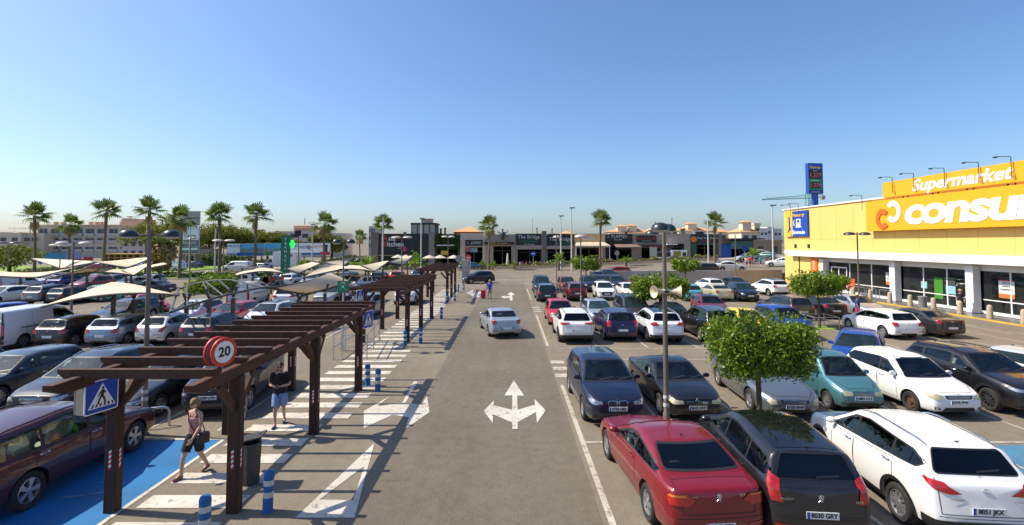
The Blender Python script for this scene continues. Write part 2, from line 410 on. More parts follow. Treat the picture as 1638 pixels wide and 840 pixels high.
def wheel_meshes(Rw,tw,spokes=5,style='alloy'):
    m=MB(); rr=Rw*.66; t=tw/2
    m.lathe([(rr,-t*.85),(rr+.02,-t),(Rw-.03,-t),(Rw,-t*.7),(Rw,t*.7),(Rw-.03,t),(rr+.02,t),(rr,t*.85),(rr*.97,t*.3)],n=28,axis='x')
    ty=m.mesh('tyre',[rubber],40)
    q=MB(); q.lathe([(rr*.99,t*.8),(rr*.93,t*.86),(rr*.9,t*.55),(rr*.86,t*.25)],n=28,axis='x')
    q.lathe([(rr*.9,t*.2),(.0001,t*.2)],n=20,axis='x',mi=1)
    q.lathe([(.07,t*.3),(.065,t*.8),(.0001,t*.84)],n=12,axis='x')
    if style=='steel':
        q.lathe([(rr*.86,t*.3),(rr*.7,t*.55),(rr*.45,t*.4),(.07,t*.7)],n=24,axis='x')
    else:
        for k in range(spokes):
            a=2*PI*k/spokes
            for da in ((-.13,.13) if spokes<=5 else (0,)):
                w=.055 if spokes<=5 else .045
                c,sn=math.cos(a+da),math.sin(a+da); c0,s0=math.cos(a),math.sin(a)
                px,py=-sn*w/2,c*w/2
                P=[(t*.78,.04*c0-px,.04*s0-py),(t*.78,.04*c0+px,.04*s0+py),(t*.72,rr*.92*c+px,rr*.92*sn+py),(t*.72,rr*.92*c-px,rr*.92*sn-py)]
                P+=[(t*.35,p[1],p[2]) for p in P]
                q.add(P,[(0,1,2,3),(0,4,5,1),(1,5,6,2),(2,6,7,3),(3,7,4,0)])
    rm={'alloy':silver_rim,'dark':dark_rim,'steel':steel_rim,'cover':silver_rim}[style]
    return ty,q.mesh('rim',[rm,black],40)

def car_model(cs,lod=2,dlo=None,pillars=(),rails=None,clad=False,style='hatch',rimstyle='alloy',spokes=5,front='plain',rear='plain',tail_poly=None,head_poly=None,glassm=None,privacy=False,roofglass=None,plate=None,platez=None,split=True,amber=False,logo=None,words=(),doors=2,antenna=True,van=False,blackroof=False,truck=False,tail_amber=None,spoiler=False,lightseat=False):
    """returns list of (name, mesh, paint?, parent index, loc, rotz)"""
    parts=[('body',cs.body,True,None,None,0)]
    clear=lod==2 and not van; ops=[]
    gl=glassm or glass; step=.06 if lod==2 else (.1 if lod==1 else .16)
    L,W,H=cs.L,cs.W,cs.H
    cw,wt,rr,gb=cs.cowl,cs.wt,cs.rr,cs.gb
    def fin(m,name,mats,paintp=False,par=None,sm=60): 
        if m.f: parts.append((name,m.mesh(name,mats,sm,fix=False),paintp,par,None,0)); return len(parts)-1
    zb=lambda S: cs.bl(S)
    # windscreen
    hw0=W/2*.955-.10; hw1=W/2*.955-.02-cs.tum*(wt[1]-zb(wt[0]))-.13
    z0=cw[1]+.015; z1=wt[1]-.03
    wsp=[(-hw0,z0),(hw0,z0),(hw0-.02+(hw1-hw0)*.15,z0+.06),(hw1,z1),(-hw1,z1),(-hw0+.02-(hw1-hw0)*.15,z0+.06)]
    def scr(kind,poly,nm,g):
        if clear:
            rp=roundpoly(poly,.05); ops.append((kind,rp)); m=MB(); cs.strip(m,kind,rp,.045,.005,0,closed=True); fin(m,nm+'_seal',[black])
            m=MB(); cs.decal(m,kind,rp,.010,step); return fin(m,nm,[cg_dark if g is glass_d else cg_clear])
        m=MB(); cs.decal(m,kind,roundpoly([(p[0]*1.04,p[1]+(.012 if p[1]>sum(q[1] for q in poly)/len(poly) else -.012)) for p in poly],.05),.004,step,1); cs.decal(m,kind,roundpoly(poly,.05),.009,step,0); return fin(m,nm,[g,black])
    scr('F',wsp,'windscreen',gl)
    if lod==2:
        m=MB()
        for sx in (-.28,.3):
            cs.strip(m,'F',[(sx,z0+.01),(sx-.45,z0+.07)],.022,.018)
        fin(m,'wiper',[black])
    # rear window
    if gb and not van:
        z0,z1=gb[1]+.05,rr[1]-.05
        tw=W/2*cs.wd(gb[0])*.95; hb=tw-.12; ht=tw-.03-cs.tum*(rr[1]-zb(rr[0]))-.07
        if style in('sedan','coupe'): hb-=.05
        rwp=[(-hb,z0),(hb,z0),(ht,z1),(-ht,z1)]
        ri=scr('B',rwp,'rear_window',glass_d if privacy else gl)
        if lod==2 and style not in('sedan','coupe'):
            m=MB(); cs.strip(m,'B',[(0,z0-.03),(.0,z0+.02),(.38,z0+.05)],.025,.02); fin(m,'rear_wiper',[black])
    # side glass
    if dlo:
        for k in ('L','R'):
            if lod>=1:
                m=MB(); o=[]
                if clear:
                    rp=roundpoly(dlo,.04); ops.append((k,rp)); cs.strip(m,k,rp,.05,.005,0,closed=True)
                    for pp in pillars:
                        zs_=[z for z in np.linspace(.8,cs.H,60) if inpoly(pp,z,rp)]
                        if zs_: cs.strip(m,k,[(pp,zs_[0]-.01),(pp,zs_[-1]+.01)],.085,.006)
                cx=sum(p[0] for p in dlo)/len(dlo); cz=sum(p[1] for p in dlo)/len(dlo)
                o=[(p[0]+(.025 if p[0]>cx else -.025),p[1]+(.014 if p[1]>cz else -.016)) for p in dlo]
                if not clear: cs.decal(m,k,roundpoly(o,.05),.004,step,0)
                fin(m,'window_trim',[black])
            edges=[dlo[0][0]-1]+list(pillars)+[99]
            for a,b in zip(edges[:-1],edges[1:]):
                bm=bmesh.new(); bm.faces.new([bm.verts.new((p[0],p[1],0)) for p in roundpoly(dlo,.04)])
                for c,sg in ((a+.03,-1),(b-.03,1)):
                    bmesh.ops.bisect_plane(bm,geom=bm.verts[:]+bm.edges[:]+bm.faces[:],plane_co=(c,0,0),plane_no=(sg,0,0),clear_outer=True)
                if bm.faces:
                    poly=[(v.co.x,v.co.y) for v in bm.faces[:][0].verts]
                    m=MB(); cs.decal(m,k,poly,.009,step); 
                    pv=privacy and a>cs.fo+cs.wb*.42
                    fin(m,'side_window',[(cg_dark if pv else cg_clear) if clear else (glass_d if pv else gl)])
                bm.free()
    if clear:
        parts[0]=('body',open_body(cs,ops),True,None,None,0); parts.append(('interior',interior_mesh(cs,lightseat),False,None,None,0))
    # roof
    if roofglass or blackroof:
        m=MB(); hw=W/2*.955-cs.tum*(H-zb(cs.peak[0]))-.12
        a=wt[0]+.12; b=(rr[0]-.15)
        cs.decal(m,'T',roundpoly([(-hw,a),(hw,a),(hw,b),(-hw,b)],.08),.006,step)
        fin(m,'roof_panel',[glass_d if roofglass else paint('0b0b0d')])
    if rails and lod>=1:
        for sg in (-1,1):
            m=MB(); pts=[]
            a,b=wt[0]+.15,rr[0]-.05
            hx=W/2*.955-cs.tum*(H-zb(cs.peak[0]))-.09
            for t in np.linspace(0,1,9):
                S=a+(b-a)*t; p,n=cs.ray('T',sg*hx*cs.wd(S),S); pts.append(p+Vector((0,0,.0 if t in(0,1) else .045)))
            m.tube(pts,.017,6); fin(m,'roof_rail',[rails])
    # lights
    zn=cs.zn
    hp=head_poly or [(W*.25,zn-.17),(W*.42,zn-.19),(W*.62,zn-.12),(W*.68,zn-.06),(W*.46,zn-.06),(W*.28,zn-.10)]
    for sg in (-1,1):
        m=MB(); cs.decal(m,'FR',[(sg*p[0],p[1]) for p in hp],.012,min(step,.05)); fin(m,'headlight',[lamp_amber if amber else lamp_clear])
    tz=cs.tail
    tp=tail_poly or [(W*.31,tz-.24),(W*.48,tz-.25),(W*.60,tz-.08),(W*.58,tz-.02),(W*.36,tz-.05)]
    for sg in (-1,1):
        m=MB(); cs.decal(m,'BR',[(sg*p[0],p[1]) for p in tp],.016,min(step,.045))
        ti=fin(m,'taillight',[lamp_red])
        if tail_amber and lod==2:
            m=MB(); cs.decal(m,'BR',[(sg*p[0],p[1]) for p in tail_amber],.021,.05); fin(m,'indicator',[lamp_orange],False,ti)
    # grille + lower intake
    m=MB()
    if front=='kidney':
        for sg in (-1,1): cs.decal(m,'F',roundpoly([(sg*.03,zn-.22),(sg*.24,zn-.22),(sg*.29,zn-.14),(sg*.25,zn-.06),(sg*.04,zn-.07)],.04),.008,step)
    elif front=='big': cs.decal(m,'F',roundpoly([(-.42,zn-.42),(.42,zn-.42),(.5,zn-.16),(.45,zn-.08),(-.45,zn-.08),(-.5,zn-.16)],.05),.008,step)
    elif front=='slim': cs.decal(m,'F',[(-.5,zn-.13),(.5,zn-.13),(.52,zn-.07),(-.52,zn-.07)],.008,step)
    else: cs.decal(m,'F',roundpoly([(-.36,zn-.19),(.36,zn-.19),(.42,zn-.08),(-.42,zn-.08)],.04),.008,step)
    gi=fin(m,'grille',[black])
    if front=='kidney' and gi is not None:
        m=MB()
        for sg in (-1,1): cs.strip(m,'F',roundpoly([(sg*.03,zn-.22),(sg*.24,zn-.22),(sg*.29,zn-.14),(sg*.25,zn-.06),(sg*.04,zn-.07)],.04),.016,.014,closed=True)
        fin(m,'grille_surround',[chrome],False,gi)
    if lod==2:
        m=MB()
        for k in range(4):
            z=zn-.175+k*.027
            cs.strip(m,'F',[(-.33,z),(.33,z)],.006,.012)
        if front in('plain','big'): fin(m,'grille_bar',[chrome],False,gi)
    m=MB(); cs.decal(m,'F',roundpoly([(-.5,.27),(.5,.27),(.42,.38),(-.42,.38)],.04),.008,step)
    if clad:
        cs.decal(m,'FR',[(-W*.8,.27),(W*.8,.27),(W*.8,.36),(-W*.8,.36)],.014,.05); 
        for k in 'LR':
            cs.decal(m,k,[(cs.fo+cs.Ra+.06,.215),(cs.fo+cs.wb-cs.Ra-.06,.215),(cs.fo+cs.wb-cs.Ra-.06,.36),(cs.fo+cs.Ra+.06,.36)],.016,step)
            for a in cs.axles:
                r0,r1=cs.Ra+.004,cs.Ra+.075
                ang=[R(-14)+(PI+R(28))*i/14 for i in range(15)]
                for i in range(14):
                    q=[(a+r*math.cos(t),cs.Rw+r*math.sin(t)) for r,t in ((r0,ang[i]),(r1,ang[i]),(r1,ang[i+1]),(r0,ang[i+1]))]
                    cs.decal(m,k,q,.016,.045)
        cs.decal(m,'BR',[(-W*.75,.28),(W*.75,.28),(W*.75,.50),(-W*.75,.50)],.016,.05)
    else:
        cs.decal(m,'B',roundpoly([(-.45,.285),(.45,.285),(.42,.36),(-.42,.36)],.03),.008,step)
    fin(m,'bumper_trim',[black])
    # plates
    pz=platez or (tz-.38 if style not in('sedan','coupe') else .58)
    for kind,z,sg,tx in (('F',zn-.27,1,plate),('B',pz,-1,plate)):
        p,n=cs.ray(kind,0,z); q,_=cs.ray(kind,0.24,z); yy=max(abs(p.y),0)+.012
        m=MB(); m.box((0,sg*yy,z),(.52,.014,.115),mi=0); m.box((-.235*sg*-1 if sg<0 else .235,sg*(yy+.009),z),(.045,.006,.11),mi=1)
        if lod==0 and kind=='F': continue
        parts.append(('number_plate',m.mesh('number_plate',[white_p,plate_blue]),False,None,None,0)); pi=len(parts)-1
        if tx and lod==2:
            tm=text_mesh(tx,.105,.002,align='CENTER',sx=.95,off=.003); tm.materials.clear(); tm.materials.append(black)
            tm.transform(Matrix.Translation((.02*(1 if sg<0 else -1),sg*(yy+.011),z))@(Matrix.Rotation(0 if sg<0 else PI,4,'Z'))@Matrix.Rotation(PI/2,4,'X'))
            parts.append(('plate_lettering',tm,False,pi,None,0))
    if van:
        m=MB()
        for k in 'LR': cs.strip(m,k,[(2.3,1.02),(4.1,1.02)],.05,.008); cs.strip(m,k,[(1.95,.45),(1.95,1.75)],.014,.006); cs.strip(m,k,[(3.45,.4),(3.45,1.75)],.014,.006)
        cs.strip(m,'B',[(0,.6),(0,1.8)],.016,.006); fin(m,'door_seam',[black])
        m=MB()
        for sg in (-1,1): cs.decal(m,'BR',[(sg*p[0],p[1]) for p in ((.80,.45),(1.02,.45),(1.02,1.82),(.84,1.82))],.004,.08)
        cs.decal(m,'BR',[(-1.0,.32),(1.0,.32),(1.0,.5),(-1.0,.5)],.008,.08); fin(m,'rear_corner_trim',[black])
    # mirrors
    zs=zb(cw[0]+.3)+.09
    for sg in (-1,1):
        m=MB(); c=Vector((sg*(W/2+.035),cs.y(cw[0]+.38),zs+.01))
        m.lathe([(.0001,-.07),(.05,-.06),(.085,-.02),(.09,.03),(.08,.055),(.0001,.055)],c,10,'y')
        m.v=[(c.x+(p[0]-c.x)*1.2,p[1],c.z+(p[2]-c.z)*.78) for p in m.v]
        if lod>=1: m.beam((sg*(W/2-.08),c.y-.0,zs-.06),(c.x-sg*.03,c.y,zs-.02),.05,.03)
        parts.append(('wing_mirror',m.mesh('wing_mirror',[black],50),van is False and truck is False,None,None,0))
    # doors
    if lod==2 and dlo:
        d0=cs.fo+cs.Ra+.1; bp=pillars[0] if pillars else cs.fo+cs.wb*.55
        if doors==1: bp=cs.fo+cs.wb-.62
        segs=[(d0,bp)]+([(bp,cs.fo+cs.wb-.1)] if doors==2 else [])
        for k in 'LR':
            for (a,b) in segs:
                m=MB(); zt=lambda S: zb(S)-.02
                bb=b if b<cs.fo+cs.wb-cs.Ra-.02 else cs.fo+cs.wb-cs.Ra-.03
                poly=[(a,.33),(bb,.33),(b,.72 if bb!=b else .5),(b,zt(b)),(a+.03,zt(a))]
                cs.strip(m,k,poly,.012,.004,0,closed=True); di=fin(m,'door',[black])
                m=MB(); hx=b-.17; hz=zb(hx)-.085
                pp,n=cs.ray(k,hx,hz)
                m.tube([pp+Vector((0,.10,0)),pp+n*.03+Vector((0,.08,0)),pp+n*.03+Vector((0,-.08,0)),pp+Vector((0,-.10,0))],.016,6)
                parts.append(('door_handle',m.mesh('door_handle',[chrome],50),True if clad is False and rails is None else False,di,None,0))
        # boot / hood seams
        m=MB()
        if style in('hatch','suv','mpv','wagon'):
            hwb=W*.40; cs.strip(m,'B',[(-hwb,gb[1]-.02),(-hwb+.02,.6),(hwb-.02,.6),(hwb,gb[1]-.02)],.012,.004)
        else:
            hwb=W*.36; cs.strip(m,'B',[(-hwb,tz-.03),(-hwb+.04,.62),(hwb-.04,.62),(hwb,tz-.03)],.012,.004); cs.strip(m,'T',[(-hwb,L-.15),(-hwb-.03,gb[0]+.05),(hwb+.03,gb[0]+.05),(hwb,L-.15)],.012,.004)
        cs.strip(m,'B',[(-W*.41,.56),(-W*.2,.55),(W*.2,.55),(W*.41,.56)],.010,.004)
        fin(m,'boot_seam',[black])
        for sg in (-1,1):
            m=MB(); cs.decal(m,'BR',roundpoly([(sg*W*.28,.43),(sg*W*.44,.44),(sg*W*.44,.48),(sg*W*.28,.465)],.01),.012,.1); fin(m,'reflector',[lamp_red])
            m=MB(); cs.decal(m,'FR',roundpoly([(sg*W*.33,.30),(sg*W*.43,.31),(sg*W*.44,.39),(sg*W*.34,.37)],.02),.010,.2); fin(m,'fog_lamp_recess',[black])
        m=MB(); h2=W*.40; cs.strip(m,'T',[(-h2,cw[0]-.05),(-h2+.05,.45),(-h2+.25,.14),(h2-.25,.14),(h2-.05,.45),(h2,cw[0]-.05)],.012,.004); fin(m,'bonnet_seam',[black])
        # fuel flap
        m=MB(); fx=cs.fo+cs.wb+.15; fz=zb(fx)-.12; cs.strip(m,'R',[(fx+.08*math.cos(t),fz+.08*math.sin(t)) for t in np.linspace(0,2*PI,13)],.008,.004); fin(m,'fuel_flap',[black])
    if antenna and lod>=1:
        m=MB(); p,n=cs.ray('T',0,rr[0]-.2); m.tube([p,p+Vector((0,-.10,.05))],[.018,.007],5); fin(m,'antenna',[black])
    if spoiler:
        m=MB(); cs.decal(m,'T',roundpoly([(-W*.36,L-.20),(W*.36,L-.20),(W*.33,L-.13),(-W*.33,L-.13)],.03),.03,.06); fin(m,'boot_lip',[black],True)
    # badges and lettering at the back and front
    if lod==2:
        for kind,z,sg in (('F',zn-.07 if front!='big' else zn-.16,1),('B',tz-.1 if style not in('sedan','coupe') else tz-.13,-1)):
            p,n=cs.ray(kind,0,z); m=MB(); q=p+n*.012
            if logo=='rings':
                for k in (-1.5,-.5,.5,1.5):
                    m.tube([(k*.07+.045*math.cos(t),sg*abs(q.y)+sg*.005,z+.045*math.sin(t)) for t in np.linspace(0,2*PI,17)],.006,5,cap=False)
            elif logo=='roundel':
                m.lathe([(.001,.0),(.05,.0),(.05,.012),(.001,.014)],(0,sg*abs(q.y)-.006,z),16,'y'); 
            elif logo=='star':
                m.tube([(.05*math.cos(t),sg*abs(q.y),z+.05*math.sin(t)) for t in np.linspace(0,2*PI,17)],.006,5,cap=False)
                for t in (PI/2,PI/2+2.094,PI/2+4.188): m.tube([(0,sg*abs(q.y),z),(.05*math.cos(t),sg*abs(q.y),z+.05*math.sin(t))],[.01,.003],5)
            elif logo=='diamond':
                m.tube([(0,sg*abs(q.y),z+.065),(.045,sg*abs(q.y),z),(0,sg*abs(q.y),z-.065),(-.045,sg*abs(q.y),z),(0,sg*abs(q.y),z+.065)],.010,5,cap=False)
            elif logo=='rampant':
                # a small upright heraldic beast: body, head, legs and tail as short bars
                yq=sg*abs(q.y)
                for a,b in (((-.01,-.05),(.01,.02)),((.01,.02),(-.01,.055)),((.0,.02),(-.045,.03)),((.0,.0),(-.045,-.005)),((-.01,-.05),(-.035,-.07)),((-.01,-.05),(.025,-.07)),((.02,-.04),(.04,.01)),((.04,.01),(.025,.05))):
                    m.tube([(a[0],yq,z+a[1]),(b[0],yq,z+b[1])],[.012,.009],5)
            else:
                m.tube([(.055*math.cos(t),sg*abs(q.y),z+.03*math.sin(t)) for t in np.linspace(0,2*PI,17)],.006,5,cap=False); m.tube([(-.02,sg*abs(q.y),z-.015),(.02,sg*abs(q.y),z+.015)],.006,5)
            fin(m,'badge',[chrome])
        for st,x,z,sz in words:
            p,n=cs.ray('B',x,z); tm=text_mesh(st,sz,.003); tm.materials.clear(); tm.materials.append(chrome)
            tm.transform(Matrix.Translation((p.x,p.y-.012,z))@Matrix.Rotation(PI/2,4,'X')); parts.append(('badge_lettering',tm,False,None,None,0))
    # wheels
    ty,rim=wheel_meshes(cs.Rw,cs.tyw+.02,spokes,rimstyle)
    for a in cs.axles:
        for sg in (-1,1):
            loc=(sg*(W/2*.985-cs.tyw/2-.015),cs.y(a),cs.Rw)
            parts.append(('wheel',ty,False,None,loc,0 if sg>0 else PI)); wi=len(parts)-1
            parts.append(('rim',rim,False,wi,None,0))
    if lod==0: # far: drop fine pieces
        pass
    return parts
def put_car(parts,pm,loc,rz,label,cat,name='parked_car',group=None,roof=None):
    t=thing(name,label,cat,loc,rz,group); obs=[]
    for (n,me,pt,par,l,r) in parts:
        o=bpy.data.objects.new(n,me); C.objects.link(o); o.parent=obs[par] if par is not None else t
        if l is not None: o.location=l
        if r: o.rotation_euler=(0,0,r)
        if pt:
            o.material_slots[0].link='OBJECT'; o.material_slots[0].material=pm
        obs.append(o)
    return t
# ---- body styles
def CS(**k): return CarShape(**k)
_S={}
def shape(n):
    if n in _S: return _S[n]
    d=dict(
    hatch=dict(L=4.06,W=1.74,H=1.46,wb=2.51,fo=.83,Rw=.31,zn=.74,cowl=(1.02,.97),wt=(1.80,1.40),peak=(2.3,1.46),rr=(3.60,1.40),gb=(3.93,1.0),tail=.97,belt=[(2.2,.96),(3.4,1.02)],tum=.34),
    compact=dict(L=4.34,W=1.8,H=1.47,wb=2.65,fo=.86,Rw=.32,zn=.75,cowl=(1.1,.97),wt=(1.9,1.41),peak=(2.45,1.47),rr=(3.85,1.40),gb=(4.2,1.0),tail=.97,belt=[(2.2,.97),(3.6,1.03)],tum=.36),
    sedan=dict(L=4.62,W=1.81,H=1.45,wb=2.72,fo=.86,Rw=.32,zn=.74,cowl=(1.25,.97),wt=(2.05,1.39),peak=(2.55,1.45),rr=(3.35,1.39),gb=(4.02,1.07),tail=1.04,belt=[(2.3,.96),(3.6,1.01)],tum=.36,swin=.2),
    coupe=dict(L=4.81,W=1.87,H=1.40,wb=2.73,fo=1.02,Rw=.335,zn=.70,cowl=(1.5,.95),wt=(2.35,1.34),peak=(2.8,1.40),rr=(3.42,1.355),gb=(4.32,1.055),tail=1.02,belt=[(2.4,.95),(3.7,1.0)],tum=.42,swin=.26,nosew=.68,tailw=.80),
    cc=dict(L=4.36,W=1.78,H=1.40,wb=2.52,fo=.86,Rw=.325,zn=.74,cowl=(1.15,.95),wt=(2.0,1.35),peak=(2.4,1.40),rr=(2.95,1.34),gb=(3.52,1.04),tail=1.02,belt=[(2.3,.95),(3.5,.99)],tum=.40,swin=.24),
    suv=dict(L=4.48,W=1.85,H=1.65,wb=2.67,fo=.89,Rw=.35,zn=.92,cowl=(1.12,1.11),wt=(1.92,1.57),peak=(2.5,1.65),rr=(3.98,1.57),gb=(4.34,1.16),tail=1.1,belt=[(2.2,1.08),(3.7,1.18)],tum=.36,sill=.26,tyw=.22),
    csuv=dict(L=4.15,W=1.77,H=1.62,wb=2.54,fo=.83,Rw=.34,zn=.90,cowl=(1.0,1.08),wt=(1.75,1.54),peak=(2.3,1.62),rr=(3.65,1.55),gb=(4.02,1.12),tail=1.08,belt=[(2.1,1.05),(3.4,1.14)],tum=.34,sill=.25),
    bigsuv=dict(L=4.80,W=1.92,H=1.76,wb=2.85,fo=.9,Rw=.375,zn=1.0,cowl=(1.25,1.17),wt=(2.05,1.68),peak=(2.6,1.76),rr=(4.3,1.69),gb=(4.66,1.24),tail=1.16,belt=[(2.3,1.14),(4.0,1.22)],tum=.34,sill=.28,tyw=.24),
    mpv=dict(L=4.53,W=1.84,H=1.64,wb=2.73,fo=.93,Rw=.33,zn=.82,cowl=(.92,1.06),wt=(2.02,1.57),peak=(2.6,1.64),rr=(4.18,1.55),gb=(4.43,1.10),tail=1.0,belt=[(2.2,1.04),(3.9,1.10)],tum=.36),
    mpvs=dict(L=4.40,W=1.80,H=1.58,wb=2.69,fo=.86,Rw=.33,zn=.83,cowl=(1.05,1.04),wt=(1.98,1.51),peak=(2.5,1.58),rr=(3.95,1.51),gb=(4.28,1.07),tail=1.0,belt=[(2.2,1.02),(3.7,1.09)],tum=.34),
    xc=dict(L=4.73,W=1.86,H=1.66,wb=2.76,fo=.92,Rw=.36,zn=.86,cowl=(1.3,1.07),wt=(2.0,1.57),peak=(2.7,1.65),rr=(4.32,1.60),gb=(4.62,1.08),tail=1.04,belt=[(2.4,1.05),(4.3,1.07)],tum=.20,sill=.29,swin=.09,tailw=.91,nosew=.80),
    wagon=dict(L=4.73,W=1.83,H=1.55,wb=2.76,fo=.92,Rw=.345,zn=.78,cowl=(1.32,1.0),wt=(2.05,1.46),peak=(2.7,1.54),rr=(4.32,1.50),gb=(4.62,1.02),tail=.98,belt=[(2.4,.99),(4.3,1.02)],tum=.32,sill=.27),
    city=dict(L=3.57,W=1.54,H=1.55,wb=2.38,fo=.66,Rw=.275,zn=.78,cowl=(.78,.99),wt=(1.42,1.47),peak=(1.9,1.55),rr=(3.18,1.49),gb=(3.46,1.0),tail=.95,belt=[(1.9,.97),(3.0,1.0)],tum=.26,tyw=.16),
    sandero=dict(L=4.02,W=1.75,H=1.53,wb=2.59,fo=.80,Rw=.315,zn=.80,cowl=(1.0,1.0),wt=(1.70,1.47),peak=(2.2,1.53),rr=(3.5,1.48),gb=(3.90,1.04),tail=1.0,belt=[(2.0,.98),(3.4,1.05)],tum=.30,tyw=.18),
    mini=dict(L=3.57,W=1.63,H=1.49,wb=2.3,fo=.72,Rw=.29,zn=.78,cowl=(.85,.98),wt=(1.5,1.43),peak=(1.9,1.49),rr=(3.0,1.42),gb=(3.45,1.0),tail=.95,belt=[(1.9,.96),(3.0,1.02)],tum=.34,swin=.26,tyw=.17),
    van=dict(L=5.0,W=1.93,H=1.96,wb=3.1,fo=.83,Rw=.33,zn=.95,cowl=(.72,1.18),wt=(1.5,1.82),peak=(2.1,1.96),rr=(4.86,1.93),gb=(4.93,1.3),tail=1.2,belt=[(2.0,1.15),(4.5,1.18)],tum=.18,tailw=.94,taper=1.02),
    minivan=dict(L=4.7,W=1.87,H=1.74,wb=2.8,fo=.88,Rw=.335,zn=.86,cowl=(.85,1.08),wt=(1.95,1.65),peak=(2.6,1.74),rr=(4.35,1.67),gb=(4.58,1.12),tail=1.0,belt=[(2.2,1.06),(4.1,1.10)],tum=.3))
    _S[n]=CS(**d[n]); return _S[n]
def fdlo(cs,style='hatch'):
    # side glass outline from the shape
    cw,wt,rr,gb=cs.cowl,cs.wt,cs.rr,cs.gb; b=lambda S: cs.bl(S)+.045; t=lambda S: cs.top(S)-.135
    a=cw[0]+.30
    if style in('hatch','suv','mpv'):
        e=rr[0]+.12; P=[(a,b(a)),(wt[0]+.13,t(wt[0]+.13)),(cs.peak[0],t(cs.peak[0])),(rr[0]-.15,t(rr[0]-.15)-.01),(e,b(e)+.10),(e-.12,b(e)+.01),((a+e)/2,b((a+e)/2))]
    elif style=='wagon':
        e=rr[0]+.1; P=[(a,b(a)),(wt[0]+.13,t(wt[0]+.13)),(cs.peak[0],t(cs.peak[0])),(rr[0]-.02,t(rr[0]-.05)),(e+.02,b(e)+.02),((a+e)/2,b((a+e)/2))]
    elif style in('sedan','coupe'):
        e=gb[0]-.22; P=[(a,b(a)),(wt[0]+.13,t(wt[0]+.13)),(cs.peak[0],t(cs.peak[0])),(rr[0]-.02,t(rr[0])-.02),(e,b(e)+.06),(e-.1,b(e)+.005),((a+e)/2,b((a+e)/2))]
    elif style=='van':
        e=wt[0]+.75; P=[(a-.1,b(a)+.02),(wt[0]+.06,t(wt[0]+.06)-.08),(e,t(e)-.10),(e,b(e)+.02)]
    return P
_CM={}
def model(kind,lod):
    k=(kind,lod)
    if k in _CM: return _CM[k]
    sh,opt=KINDS[kind]; cs=shape(sh); o=dict(opt); st=o.get('style','hatch')
    o['dlo']=fdlo(cs,'van' if o.get('van') else st)
    if 'pillars' not in o:
        B=cs.fo+cs.wb*.50
        o['pillars']={'hatch':(B,),'suv':(B,cs.fo+cs.wb*.93),'mpv':(B,cs.fo+cs.wb*.92),'wagon':(B,cs.fo+cs.wb*.90),'sedan':(B,cs.fo+cs.wb*.93),'coupe':(B+.25,)}[st]
    if o.get('doors')==1 and 'pillars' not in opt: o['pillars']=(cs.fo+cs.wb*.60,)
    if o.get('van'): o['pillars']=()
    _CM[k]=car_model(cs,lod,**o); return _CM[k]
W_=.0
